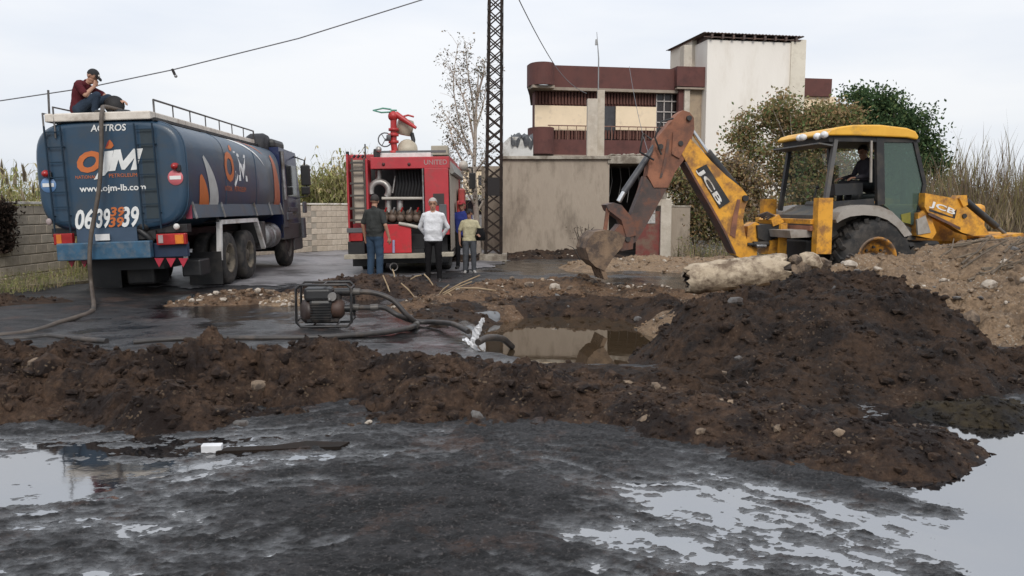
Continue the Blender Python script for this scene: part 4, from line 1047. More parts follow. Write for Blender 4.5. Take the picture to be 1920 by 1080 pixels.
spoly([(2.45, 2.66), (2.5, 2.74), (2.62, 2.78), (2.64, 2.70), (2.56, 2.64)], inko)
side(1.95, 2.4, 1.84, 1.94, "NATIONAL", inko); side(2.55, 3.3, 1.84, 1.94, "PETROLEUM", inko)
swoosh([(0.60, 1.55), (0.55, 1.85), (0.62, 2.08)], [(1.1, 1.55), (1.0, 1.95), (0.70, 2.12)], inko)
swoosh([(1.12, 1.55), (1.12, 2.0), (0.82, 2.42)], [(1.6, 1.55), (1.62, 2.05), (0.88, 2.46)], M("print_silver", (0.5, 0.5, 0.48), (0.4, 0.4, 0.38), 5, 0.5))
swoosh([(2.9, 2.92), (3.9, 2.88), (4.7, 2.50)], [(3.3, 2.94), (4.1, 2.90), (4.8, 2.46)], inkw)
swoosh([(3.6, 2.95), (4.4, 2.92), (4.9, 2.72)], [(4.0, 2.965), (4.6, 2.93), (4.95, 2.70)], inko)
swoosh([(5.55, 1.42), (5.6, 2.1), (5.45, 2.72)], [(6.1, 1.42), (6.1, 2.1), (5.6, 2.76)], M("print_salmon", (0.5, 0.17, 0.09), (0.4, 0.13, 0.07), 5, 0.5))
# chassis, side boards
m = MB()
for x in (-0.42, 0.42): m.box((x, 3.9, 0.86), (0.09, 8.0, 0.26))
for y in (0.3, 1.6, 2.6, 3.8, 5.2): m.box((0, y, 0.86), (0.9, 0.1, 0.2))
m.box((0, 3.0, 1.08), (1.3, 6.0, 0.14)); m.build("chassis", black, tanker)
for sg in (1, -1):
    for (ya, yb) in ((0.25, 1.75), (1.76, 3.9), (3.91, 5.1), (5.11, 6.1)):
        m = MB(); m.prism([(1.12, 1.60), (1.20, 1.61), (1.27, 1.34), (1.12, 1.34)], lambda a, b, t: (sg * a, t, b), ya, yb); m.build("side_board", M("board_blue", (0.040, 0.066, 0.092), (0.03, 0.05, 0.07), 3, 0.45, dirt=(0.05, 0.055, 0.06), damt=0.3), tanker)
    if sg > 0:
        for y in (0.25, 1.75, 3.9, 5.1, 6.1):
            m = MB(); m.bar((1.215, y, 1.62), (1.282, y, 1.33), 0.035, 0.02, (0, 1, 0)); m.build("board_edge", steel, tanker)
m = MB(); m.box((1.16, 0.22, 1.45), (0.10, 0.03, 0.24)); m.build("reflector", M("reflector_pink", (0.35, 0.06, 0.10)), tanker)
# rear frame: number box, plate, bumper, lamp clusters
def rbox(name, u0, u1, v0, v1, y, dep, mat, bev=0.012, parent=None):
    x0, z1 = tpx(u0, v0, y); x1, z0 = tpx(u1, v1, y); zc = (tpx((u0 + u1) / 2, v0, y)[1] + tpx((u0 + u1) / 2, v1, y)[1]) / 2
    h = abs(tpx(u0, v0, y)[1] - tpx(u0, v1, y)[1])
    m = MB(); m.box(((x0 + x1) / 2, y + dep / 2, zc), (x1 - x0, dep, h), bev=bev); return m.build(name, mat, parent or tanker)
rbox("tail_box", 134, 254, 388, 456, -0.14, 0.25, M("tail_box_blue", (0.045, 0.075, 0.12), (0.035, 0.06, 0.095), 3, 0.5), 0.0).location.y = 0.09
rbox("number_plate", 178, 206, 439, 451, -0.10, 0.02, whitep, 0.003)
rbox("bumper", 104, 283, 454, 487, -0.22, 0.16, M("bumper_blue", (0.035, 0.11, 0.19), (0.02, 0.06, 0.105), 5, 0.5, dirt=(0.09, 0.12, 0.15), damt=0.4, dscale=6), 0.02)
rbox("frame_panel", 283, 352, 455, 482, -0.02, 0.12, M("panel_navy", (0.012, 0.028, 0.065), (0.01, 0.02, 0.045), 4, 0.5), 0.01)
rbox("frame_panel", 96, 352, 424, 440, 0.05, 0.2, black, 0.01)
for (u0, u1) in ((99, 136), (292, 349)):
    hsg = rbox("lamp_cluster", u0, u1, 438, 459, -0.12, 0.1, redl, 0.012)
    a = u0 + (u1 - u0) * (0.15 if u0 < 200 else 0.62)
    rbox("indicator_lens", a, a + (u1 - u0) * 0.3, 440, 457, -0.132, 0.02, ambl, 0.004, hsg)
    if u0 > 200: rbox("reverse_lens", u0 + 4, u0 + 14, 441, 456, -0.132, 0.02, M("lens_grey", (0.35, 0.28, 0.27)), 0.004, hsg)
for u in (135, 159, 299, 321, 344):
    q = [tpx(u - 9, 484, -0.06), tpx(u + 9, 484, -0.06), tpx(u, 501, -0.06)]
    m = MB(); m.prism(q, lambda a, b, t: (a, t, b), -0.075, -0.055); m.build("reflector", M("reflector_red", (0.42, 0.03, 0.05), (0.3, 0.02, 0.04), 6, 0.3), tanker)
x, z = tpx(331, 425, -0.05); m = MB(); m.ball((x, -0.05, z), (0.055, 0.03, 0.055)); m.build("work_lamp", whitep, tanker)
x, z = tpx(92, 416, -0.05); m = MB(); m.ball((x, -0.05, z), (0.05, 0.03, 0.06)); m.build("work_lamp", M("lens_grey"), tanker)
m = MB(); p0 = tpx(258, 425, -0.05)
m.lathe([(0.0, 0.16), (0.09, 0.15), (0.11, 0.0)], (p0[0] + 0.08, 0.1, p0[1]), (0, -1, 0), 16); m.tube([(p0[0], 0, p0[1] - 0.05), (p0[0] + 0.15, -0.06, p0[1] - 0.16), (p0[0] + 0.2, 0.02, p0[1] - 0.25)], 0.05, 10)
m.build("outlet_valve", black, tanker)
m = MB(); m.box((0, 0.7, 0.75), (1.3, 0.9, 0.55)); m.box((0.05, 1.0, 0.42), (0.5, 0.7, 0.5), bev=0.05); m.build("under_frame", black, tanker)
for x in (-0.95, 0.95):
    m = MB(); m.box((x, 1.42, 0.38), (0.62, 0.02, 0.62)); m.build("mud_flap", black, tanker)
m = MB(); m.box((1.02, 0.75, 0.45), (0.34, 0.5, 0.3), bev=0.03); m.build("tool_box", black, tanker)
m = MB(); m.build("stay", steel, tanker) if 0 else None; m.bar((1.14, 1.72, 1.33), (1.18, 1.8, 0.55), 0.04, 0.03, (0, 1, 0)); m.build("stay", steel, tanker)
def wheel(y, x, r=0.52, w=0.28, face=1, parent=tanker, tyre_m=rubber, rim_m=tan_w):
    prof = [(r * 0.56, -w / 2), (r * 0.8, -w / 2), (r * 0.95, -w / 2 + 0.02), (r, -w / 2 + 0.06), (r, w / 2 - 0.06), (r * 0.95, w / 2 - 0.02), (r * 0.8, w / 2), (r * 0.56, w / 2)]
    m = MB(); m.lathe(prof, (x, y, r), (face, 0, 0), 36); o = m.build("wheel", tyre_m, parent)
    m = MB(); m.lathe([(0.0, w / 2 - 0.05), (r * 0.2, w / 2 - 0.05), (r * 0.24, w / 2 - 0.12), (r * 0.44, w / 2 - 0.14), (r * 0.5, w / 2 - 0.03), (r * 0.57, w / 2 + 0.004), (r * 0.57, -w / 2)], (x, y, r), (face, 0, 0), 28)
    for k in range(8):
        a = 2 * math.pi * k / 8; c = Vector((x + face * (w / 2 - 0.11), y + math.cos(a) * r * 0.33, r + math.sin(a) * r * 0.33)); m.cyl(c, c + Vector((face * 0.04, 0, 0)), 0.018, n=6)
    m.build("rim", rim_m, o); return o
for y in (2.15, 3.45):
    for sg in (1, -1):
        wheel(y, sg * 1.06, face=sg); wheel(y, sg * 0.74, face=sg)
for sg in (1, -1): wheel(7.0, sg * 1.02, face=sg, w=0.3, rim_m=M("rim_dark", (0.10, 0.09, 0.08), (0.05, 0.045, 0.04), 5, 0.7))
for sg in (1, -1):
    m = MB(); path = [(1.50, 0.52), (1.62, 1.24), (4.0, 1.24), (4.5, 0.60)]
    for a, b in zip(path[:-1], path[1:]): m.bar((sg * 1.2, a[0], a[1]), (sg * 1.2, b[0], b[1]), 0.085, 0.09, (1, 0, 0))
    m.build("fender_trim", whitep, tanker)
    m = MB(); m.box((sg * 0.95, 2.8, 1.26), (0.5, 2.4, 0.03)); m.build("fender", black, tanker)
for y in (4.85, 5.45):
    m = MB(); m.lathe([(0, 0), (0.28, 0.0), (0.31, 0.03), (0.31, 0.42), (0.28, 0.45), (0, 0.45)], (0.95, y, 0.85), (0, 1, 0), 24); m.build("fuel_tank", steel, tanker)
m = MB(); m.box((0.95, 4.62, 0.95), (0.5, 0.3, 0.5), bev=0.03); m.build("battery_box", M("box_grey", (0.09, 0.085, 0.08)), tanker)
# cab
m = MB(); m.prism([(6.35, 0.75), (8.25, 0.75), (8.32, 1.7), (8.05, 2.95), (6.35, 3.0)], lambda a, b, t: (t, a, b), -1.2, 1.2); m.build("cab", cabblue, tanker)
m = MB(); m.box((1.16, 7.3, 0.9), (0.1, 1.9, 0.4), bev=0.02); m.box((0, 7.9, 0.55), (2.4, 0.9, 0.35), bev=0.04); m.build("cab_skirt", M("cab_grey", (0.08, 0.078, 0.08)), tanker)
m = MB(); m.box((1.205, 7.45, 2.2), (0.012, 1.0, 0.8)); m.build("side_window", M("window_glass_dark", (0.02, 0.022, 0.026), None, 4, 0.1), tanker)
m = MB(); m.tube([(1.24, 6.5, 2.9), (1.26, 6.5, 1.7)], 0.045, 8); m.build("grab_rail", steel, tanker)
m = MB(); m.box((1.215, 6.62, 1.55), (0.03, 0.42, 1.1), bev=0.01); m.box((1.23, 7.3, 1.45), (0.05, 0.9, 0.12), bev=0.01); m.build("cab_trim", M("trim_grey", (0.085, 0.09, 0.105)), tanker)
m = MB(); m.lathe([(0, -0.25), (0.3, -0.25), (0.36, -0.15), (0.36, 0.15), (0.3, 0.25), (0, 0.25)], (0.72, 6.3, 2.98), (1, 0, 0), 20); m.build("air_intake", M("intake_black", (0.012, 0.011, 0.014), None, 30, 0.6, bump=0.01), tanker)
m = MB(); m.box((0.1, 6.9, 3.08), (2.0, 1.0, 0.28), bev=0.1); m.build("cab_roof", black, tanker)
m = MB(); m.box((1.46, 8.0, 2.35), (0.24, 0.14, 0.55), bev=0.03); m.box((1.44, 8.0, 1.95), (0.22, 0.13, 0.22), bev=0.03); m.tube([(1.2, 7.9, 2.85), (1.45, 8.0, 2.75), (1.47, 8.0, 1.8), (1.2, 7.9, 1.75)], 0.022, 8); m.build("mirror", black, tanker)
for c_, s_, n_ in (((1.22, 6.9, 1.28), (0.1, 0.5, 0.2), "cab_step"), ((1.36, 8.1, 1.5), (0.06, 0.3, 0.3), "corner_vane"), ((1.3, 8.1, 0.95), (0.08, 0.25, 0.55), "corner_trim")):
    m = MB(); m.box(c_, s_, bev=0.02); m.build(n_, M("trim_grey"), tanker)
# manhole on top
m = MB(); m.lathe([(0, 0.1), (0.16, 0.1), (0.2, 0.06), (0.22, 0.0)], (0.0, 0.5, 3.15), (0, 0, 1), 24); m.build("manhole", black, tanker)
p = tpx(214, 196, 0.5); m = MB(); m.lathe([(0.0, 0.05), (0.14, 0.04), (0.165, 0.0), (0.165, -0.06), (0.0, -0.07)], (p[0], 0.5, p[1]), (0.35, -1.0, 0.25), 24); m.build("manhole_lid", M("lid_black", (0.010, 0.009, 0.010), None, 6, 0.7), tanker)

# ================================================================ FIRE ENGINE
FD = 18.3
f_loc = Vector((at(746, 385, FD).x, FD, 0))
fire = thing("fire_engine", "red fire engine seen from behind with open pump bay and roof monitor", "fire engine", f_loc, (0, R(-0.8), R(1.0)))
FM = Matrix.Translation(f_loc) @ Euler((0, R(-0.8), R(1.0))).to_matrix().to_4x4(); FI = FM.inverted()
def fpx(u, v, y=0.0):
    p0 = FM @ Vector((0, y, 0)); n = (FM.to_3x3() @ Vector((0, 1, 0))).normalized(); p = FI @ onplane(u, v, p0, n); return p.x, p.z
fred = M("fire_red", (0.47, 0.035, 0.045), (0.38, 0.028, 0.036), 2.5, 0.45, dirt=(0.30, 0.05, 0.05), damt=0.3, dscale=3)
fred2 = M("fire_red_bright", (0.55, 0.03, 0.04), (0.46, 0.025, 0.033), 2.5, 0.45, dirt=(0.3, 0.05, 0.045), damt=0.25, dscale=4)
def fbox(name, u0, u1, v0, v1, y, dep, mat, bev=0.012, parent=None):
    x0, z1 = fpx(u0, v0, y); x1, z0 = fpx(u1, v1, y)
    m = MB(); m.box(((x0 + x1) / 2, y + dep / 2, (z0 + z1) / 2), (x1 - x0, dep, z1 - z0), bev=bev); return m.build(name, mat, parent or fire)
bl = black
fbox("corner_post", 648, 658, 289, 470, 0, 0.4, fred)
fbox("ladder_panel", 658, 684, 300, 418, 0.12, 0.2, M("panel_cream", (0.50, 0.44, 0.36), (0.42, 0.36, 0.29), 3, 0.7, dirt=(0.3, 0.25, 0.2), damt=0.3), 0.0)
m = MB()
for v in (305, 320, 344, 367, 391, 413):
    x0, z = fpx(656, v, -0.05); x1, _ = fpx(684, v, -0.05); m.bar((x0, -0.02, z), (x1, -0.02, z), 0.05, 0.045)
for u in (659, 682):
    x, z1 = fpx(u, 296, -0.05); _, z0 = fpx(u, 420, -0.05); m.bar((x, -0.02, z0), (x, -0.02, z1), 0.03, 0.04, (1, 0, 0))
m.build("ladder", M("ladder_dark", (0.07, 0.06, 0.05)), fire)
fbox("rear_post", 684, 694, 298, 470, 0, 0.5, fred)
fbox("rear_header", 694, 842, 295, 315, 0, 0.5, fred)
fbox("rear_panel", 795, 843, 315, 440, 0, 0.5, fred)
fbox("locker_dark", 812, 833, 363, 385, -0.012, 0.02, M("locker_black", (0.045, 0.03, 0.028)), 0.004)
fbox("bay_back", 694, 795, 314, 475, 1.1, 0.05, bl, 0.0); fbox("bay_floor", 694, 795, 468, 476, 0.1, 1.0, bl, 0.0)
fbox("bay_edge", 791, 796, 316, 418, -0.01, 0.03, steel, 0.003)
fbox("lower_panel", 717, 772, 421, 474, -0.03, 0.06, fred2)
fbox("body", 650, 842, 290, 440, 1.2, 5.0, fred, 0.02)
fbox("side_strip", 842.4, 846, 318, 470, 0.05, 4.2, M("shutter_cream", (0.42, 0.36, 0.29), (0.3, 0.25, 0.2), 6, 0.7), 0.0)
# pump bay pipework
silver = M("pipe_silver", (0.5, 0.48, 0.46), (0.33, 0.31, 0.29), 6, 0.4, 0.5, dirt=(0.15, 0.13, 0.11), damt=0.3)
brass = M("valve_brown", (0.17, 0.12, 0.09), (0.09, 0.065, 0.05), 8, 0.6, 0.3)
def P(u, v, y): x, z = fpx(u, v, y); return (x, y, z)
m = MB(); x, z = fpx(712, 358, 0.3)
m.tube([(x + 0.21 * math.cos(a), 0.3, z + 0.21 * math.sin(a)) for a in [R(200 - k * 20) for k in range(13)]], 0.075, 10); m.tube([P(710, 320, 0.35), P(710, 345, 0.35)], 0.07, 10); m.build("suction_pipe", silver, fire)
m = MB(); m.tube([P(716, 372, 0.15), P(795, 372, 0.15)], 0.035, 8); m.build("manifold_bar", M("bar_cream", (0.5, 0.46, 0.4)), fire)
for u in (728, 750):
    m = MB(); m.tube([P(u, 376, 0.3), P(u, 398, 0.3)], 0.075, 10); m.build("riser_pipe", silver, fire)
for k, u in enumerate((722, 737, 752, 768, 782)):
    m = MB(); m.lathe([(0.0, 0.16), (0.07, 0.16), (0.09, 0.12), (0.09, 0.06), (0.12, 0.03), (0.12, 0)], P(u, 409, 0.25), (0, -1, 0), 16); m.ball(P(u, 400, 0.25), 0.09); o = m.build("outlet_valve", brass, fire)
    m = MB(); m.bar(P(u, 397, 0.1), P(u + 3, 389, 0.08), 0.03, 0.03); m.build("valve_handle", [redl, silver][k % 2], o)
m = MB()
for k in range(9):
    u = 742 + k * 6; m.tube([P(u, 318, 0.55), P(u + 3, 345, 0.5), P(u - 1, 368, 0.55)], 0.05, 8)
m.build("hose_bundle", M("hose_black", (0.016, 0.016, 0.017), None, 6, 0.6), fire)
m = MB(); m.tube([P(741, 330, 0.4), P(736, 362, 0.4)], 0.02, 6); m.build("cable", silver, fire)
fbox("gauge_box", 823, 838, 383, 430, -0.04, 0.05, M("gauge_grey", (0.11, 0.11, 0.115)), 0.01)
m = MB(); m.tube([P(748, 419, -0.03), P(770, 423, -0.05), P(783, 426, -0.03)], 0.04, 8); m.build("pipe_end", M("bar_cream"), fire)
m = MB(); m.tube([P(738, 450, -0.06), P(738, 474, -0.06)], 0.03, 8); m.build("hand_pump", M("blue_white", (0.35, 0.33, 0.5)), fire)
# lower rear
fbox("step", 645, 800, 478, 484, -0.25, 0.4, M("step_cream", (0.48, 0.43, 0.34), (0.36, 0.32, 0.25), 5, 0.8, dirt=(0.2, 0.17, 0.13), damt=0.4), 0.008)
fbox("step", 827, 850, 474, 481, -0.25, 0.4, M("step_cream"), 0.008)
fbox("lamp_bracket", 650, 682, 428, 436, -0.08, 0.2, M("gauge_grey"), 0.006); fbox("tail_lamp", 656, 680, 437, 452, -0.06, 0.1, redl); fbox("tail_frame", 652, 684, 453, 478, -0.02, 0.3, bl)
fbox("chassis", 690, 840, 440, 492, 0.35, 5.0, bl, 0.0)
for sg in (-1, 1):
    wheel(1.75, sg * 0.98, 0.48, 0.26, sg, fire, rubber, steel); wheel(1.75, sg * 0.68, 0.48, 0.26, sg, fire, rubber, steel); wheel(5.6, sg * 0.98, 0.48, 0.26, sg, fire, rubber, steel)
    m = MB(); m.box((sg * 0.9, 0.75, 0.42), (0.55, 0.04, 0.5)); m.build("mud_flap", bl, fire)
m = MB(); m.lathe([(0.08, 0.02), (0.1, 0.0), (0.1, 0.06), (0.08, 0.08)], P(738, 500, 0.05), (0.2, -1, 0), 14, closed=True); m.build("tow_eye", silver, fire)
# cab in front
x1 = fpx(845, 400, 0.0)[0]
m = MB(); m.box((0, 6.6, 1.75), (2.3, 1.7, 2.1), bev=0.12); m.build("cab", fred, fire)
m = MB(); m.box((1.155, 6.7, 2.25), (0.02, 1.0, 0.7)); m.build("side_window", M("window_glass_dark"), fire)
m = MB(); m.tube([(1.15, 7.1, 2.8), (1.5, 7.2, 2.75), (1.52, 7.2, 2.0), (1.2, 7.1, 1.95)], 0.025, 8); m.box((1.5, 7.2, 2.35), (0.2, 0.1, 0.5), bev=0.02); m.build("mirror", bl, fire)
m = MB(); m.lathe([(0, 0.0), (0.12, 0.0), (0.14, 0.05), (0.14, 0.15), (0.0, 0.17)], (1.3, 5.6, 2.75), (0, -1, 0), 16); m.build("side_lamp", M("bar_cream"), fire)
m = MB(); m.prism([(1.0, 2.6), (1.22, 2.6), (1.3, 2.35), (1.24, 2.3)], lambda a, b, t: (a, t, b), 0.4, 5.5); m.build("roof_edge", M("edge_grey", (0.3, 0.29, 0.27)), fire)
m = MB(); m.box((1.33, 3.4, 1.75), (0.16, 1.0, 0.55), bev=0.04); m.box((1.32, 2.2, 1.4), (0.12, 0.7, 0.6), bev=0.04); m.build("side_locker", M("locker_red", (0.42, 0.05, 0.045), (0.3, 0.05, 0.04), 4, 0.5), fire)
# roof gear
letters("UNITED", M("letter_grey", (0.42, 0.28, 0.27)), fire, lambda a, b: (fpx(795, 305, -0.004)[0] + a * 0.52, -0.006, fpx(795, 309, 0)[1] + b * 0.11), bold=0.01)
for u in (719, 767):
    m = MB(); m.lathe([(0, 0.03), (0.03, 0.03), (0.04, 0)], P(u, 308, 0.0), (0, -1, 0), 10); m.build("bolt", M("bolt_dark", (0.08, 0.02, 0.02)), fire)
fbox("roof_rail", 700, 836, 283, 286, 0.6, 0.04, M("gauge_grey"), 0.004)
fbox("roof_deck", 712, 808, 287, 295, 0.3, 3.5, M("deck_white", (0.7, 0.69, 0.66)), 0.01)
fbox("roof_box", 808, 840, 273, 291, 0.9, 0.7, M("box_cream", (0.40, 0.36, 0.29), (0.3, 0.27, 0.21), 5, 0.8), 0.02)
fbox("horn_block", 700, 712, 279, 296, 0.2, 0.25, bl, 0.02); x, z = fpx(710, 280, 0.2); m = MB(); m.lathe([(0.07, 0), (0.05, 0.05), (0.0, 0.05)], (x, 0.2, z), (0, -1, 0), 14); m.build("horn", silver, fire)
fbox("antenna", 683, 686, 270, 297, 0.1, 0.04, bl, 0.0); fbox("post_cap", 648, 654, 284, 291, 0.05, 0.06, bl, 0.01)
m = MB()
for u in (662, 670, 678): m.tube([P(u, 296, 0.1), P(u + 4, 291, 0.1)], 0.03, 6)
m.build("roof_bracket", bl, fire)
mon = M("monitor_red", (0.45, 0.03, 0.03), (0.32, 0.022, 0.022), 6, 0.4)
m = MB(); m.tube([P(750, 296, 0.7), P(740, 287, 0.7), P(738, 265, 0.7), P(738, 225, 0.7), P(742, 214, 0.7)], 0.075, 12)
for v in (285, 266, 253, 243): m.lathe([(0.075, -0.03), (0.12, -0.03), (0.12, 0.03), (0.075, 0.03)], P(738, v, 0.7), (0, 0, 1), 16)
m.ball(P(737, 218, 0.7), 0.12); mo = m.build("monitor", mon, fire)
m = MB(); m.tube([P(742, 214, 0.7), P(760, 226, 0.65), P(780, 240, 0.6)], [0.075, 0.06, 0.035], 10); m.tube([P(750, 220, 0.7), P(765, 216, 0.7), P(776, 219, 0.7)], 0.022, 6); m.build("nozzle", mon, mo)
m = MB(); m.tube([P(700, 207, 0.7), P(718, 203, 0.85), P(733, 205, 0.75), P(733, 210, 0.65), P(715, 211, 0.55)], 0.02, 6, closed=True); m.tube([P(733, 207, 0.7), P(744, 207, 0.7)], 0.022, 6); m.build("hand_ring", M("ring_green", (0.12, 0.33, 0.24)), mo)
spot = M("spot_cream", (0.5, 0.44, 0.34), (0.38, 0.33, 0.25), 5, 0.6)
m = MB(); m.lathe([(0, 0), (0.19, 0.0), (0.20, 0.3), (0.17, 0.36), (0, 0.38)], P(757, 253, 0.95), (0.2, 0, 1), 18); m.build("reel_drum", spot, fire)
m = MB(); m.lathe([(0, -0.06), (0.22, -0.08), (0.24, 0.0), (0.2, 0.1), (0, 0.12)], P(764, 280, 0.8), (0.1, -1, 0.1), 22); m.build("search_lamp", spot, fire)
m = MB(); m.lathe([(0.0, 0.105), (0.16, 0.10), (0.17, 0.085)], P(764, 280, 0.8), (0.1, -1, 0.1), 22); m.build("lamp_glass", M("window_glass_dark"), fire)
m = MB(); m.tube([P(772 , 250, 0.9), P(775, 262, 0.85), P(773, 285, 0.85)], 0.05, 8); m.build("hose_end", bl, fire)
m = MB(); x, z = fpx(722, 262, 0.75); m.tube([(x + 0.16 * math.cos(R(k * 24)), 0.75, z + 0.16 * math.sin(R(k * 24))) for k in range(15)], 0.015, 6, closed=True)
for k in range(3): m.tube([(x, 0.75, z), (x + 0.16 * math.cos(R(k * 120)), 0.75, z + 0.16 * math.sin(R(k * 120)))], 0.01, 5)
m.tube([P(722, 262, 0.75), P(737, 262, 0.7)], 0.03, 8); m.build("hand_wheel", M("gauge_grey"), mo)
m = MB(); m.lathe([(0.0, -0.05), (0.06, -0.05), (0.085, 0.05), (0, 0.05)], P(729, 258, 0.6), (1, 0, 0), 12); m.build("gear_box", M("gauge_grey"), mo)
# ================================================================ BACKHOE LOADER (faces right, its right flank towards us)
BH_RZ = R(9.6)
bh_loc = Vector((6.28, 14.75, 0.0))
bh = thing("backhoe_loader", "muddy yellow backhoe loader with rusty raised digging arm behind the rubble bank", "backhoe loader", bh_loc, (0, 0, BH_RZ))
BM_ = Matrix.Translation(bh_loc) @ Euler((0, 0, BH_RZ)).to_matrix().to_4x4(); BI_ = BM_.inverted()
def bpx(u, v, y=0.0):
    """pixel -> local (x, z) on the machine's lengthwise plane at local y (y < 0 is our side)"""
    p0 = BM_ @ Vector((0, y, 0)); n = (BM_.to_3x3() @ Vector((0, 1, 0))).normalized(); p = BI_ @ onplane(u, v, p0, n); return p.x, p.z
yel = M("machine_yellow", (0.74, 0.36, 0.035), (0.64, 0.29, 0.027), 3, 0.5, bump=0.002, dirt=(0.26, 0.12, 0.035), damt=0.42, dscale=3.2)
yel_clean = M("roof_yellow", (0.80, 0.44, 0.05), (0.66, 0.33, 0.03), 2, 0.45, dirt=(0.42, 0.25, 0.06), damt=0.2)
rustor = M("rust_orange", (0.31, 0.132, 0.075), (0.22, 0.088, 0.050), 4, 0.8, bump=0.003, dirt=(0.13, 0.06, 0.04), damt=0.42, dscale=2.2)
oily = M("arm_oily", (0.085, 0.055, 0.046), (0.045, 0.034, 0.031), 4, 0.6, bump=0.004, dirt=(0.16, 0.062, 0.034), damt=0.4, dscale=2.5)
mblack = M("machine_black", (0.020, 0.020, 0.021), (0.013, 0.013, 0.014), 4, 0.55, dirt=(0.05, 0.042, 0.034), damt=0.35)
mgrey = M("machine_grey", (0.10, 0.098, 0.095), (0.07, 0.068, 0.066), 4, 0.6, dirt=(0.15, 0.12, 0.09), damt=0.4)
fend = M("fender_grey", (0.34, 0.31, 0.275), (0.27, 0.245, 0.215), 3, 0.6, dirt=(0.2, 0.165, 0.13), damt=0.3)
chrome = M("ram_chrome", (0.6, 0.6, 0.6), (0.5, 0.5, 0.5), 4, 0.25, 0.9)
def slab(name, pts, y0, y1, mat, parent=bh, yp=None):
    q = [bpx(u, v, (y0 if yp is None else yp)) for u, v in pts]
    m = MB(); m.prism(q, lambda a, b, t: (a, t, b), y0, y1); return m.build(name, mat, parent)
def bbar(name, a, b, y, w, h, mat, parent=bh):
    pa, pb = bpx(*a, y), bpx(*b, y); m = MB(); m.bar((pa[0], y, pa[1]), (pb[0], y, pb[1]), w, h, (0, 1, 0)); return m.build(name, mat, parent)
def B3(u, v, y): x, z = bpx(u, v, y); return (x, y, z)
NY = -0.78     # near flank of the cab
# wheels: big rear, smaller front (partly behind the bank)
def big_wheel(x, y, r, w, face, rimm):
    prof = [(r * 0.52, -w / 2 + 0.03), (r * 0.75, -w / 2), (r * 0.90, -w / 2 + 0.02), (r * 0.955, -w / 2 + 0.08), (r * 0.955, w / 2 - 0.08), (r * 0.90, w / 2 - 0.02), (r * 0.75, w / 2), (r * 0.52, w / 2 - 0.03)]
    m = MB(); m.lathe(prof, (x, y, r), (0, face, 0), 40)
    for k in range(20):
        a = 2 * math.pi * k / 20
        for sd in (-1, 1):
            aa = a + (0.0 if sd > 0 else math.pi / 20)
            p = lambda ang, rr, yy: (x + math.cos(ang) * rr, y + yy, r + math.sin(ang) * rr)
            m.bar(p(aa, r * 0.965, 0.0), p(aa + 0.20, r * 0.955, sd * (w / 2 - 0.01)), 0.07, 0.075, (math.cos(aa), 0, math.sin(aa)))
    o = m.build("wheel", rubber, bh)
    m = MB(); m.lathe([(0, w / 2 - 0.20), (r * 0.18, w / 2 - 0.20), (r * 0.2, w / 2 - 0.16), (r * 0.36, w / 2 - 0.15), (r * 0.43, w / 2 - 0.10), (r * 0.47, w / 2 - 0.02), (r * 0.53, w / 2 - 0.02), (r * 0.53, -w / 2)], (x, y, r), (0, face, 0), 32)
    rr = m.build("rim", rimm, o)
    m = MB(); m.lathe([(0, 0.1), (r * 0.11, 0.1), (r * 0.13, 0.0)], (x, y + face * (w / 2 - 0.20), r), (0, face, 0), 16)
    m.build("hub", mblack, rr)
    for k in range(8):
        a = 2 * math.pi * k / 8; c = Vector((x + math.cos(a) * r * 0.27, y + face * (w / 2 - 0.16), r + math.sin(a) * r * 0.27)); m = MB(); m.cyl(c, c + Vector((0, face * 0.04, 0)), 0.02, n=6); m.build("wheel_nut", mblack, rr)
wx = bpx(1633, 480, -0.95)[0]
yrim = M("rim_yellow", (0.62, 0.27, 0.02), (0.45, 0.19, 0.02), 4, 0.55, dirt=(0.12, 0.075, 0.045), damt=0.62, dscale=5)
for sg in (-1, 1): big_wheel(wx, sg * 0.93, 0.70, 0.44, sg, yrim)
for sg in (-1, 1): big_wheel(wx + 2.15, sg * 0.85, 0.50, 0.32, sg, yrim)
# chassis
m = MB(); m.box((wx + 0.9, 0, 0.75), (3.6, 0.8, 0.45), bev=0.03); m.build("chassis", mblack, bh)
m = MB(); m.box((wx + 1.9, 0, 1.25), (1.5, 0.85, 0.75), bev=0.08); m.build("bonnet", yel, bh)
m = MB(); m.box((wx + 1.1, -0.55, 0.72), (0.8, 0.35, 0.5), bev=0.05); m.build("fuel_tank", mblack, bh)
# fender arch over the near rear wheel, and the far one
outer = [(1564, 412), (1572, 398), (1590, 388), (1615, 384), (1645, 386), (1668, 396), (1690, 418), (1706, 440)]
inner = [(1692, 444), (1678, 426), (1660, 412), (1640, 405), (1615, 403), (1590, 406), (1575, 412), (1566, 418)]
slab("fender", outer + inner, -1.16, -0.70, fend, yp=-1.1)
q = [bpx(u, v, -1.1) for u, v in outer + inner]; m = MB(); m.prism(q, lambda a, b, t: (a, t, b), 0.70, 1.16); m.build("fender", fend, bh)
# lower cab body
slab("cab_base", [(1543, 404), (1562, 396), (1580, 384), (1660, 384), (1690, 415), (1720, 432), (1720, 450), (1543, 445)], NY + 0.04, 0.74, mgrey, yp=NY)
slab("cab_side_panel", [(1560, 378), (1638, 372), (1640, 384), (1562, 390)], NY - 0.01, NY + 0.05, mblack, yp=NY)
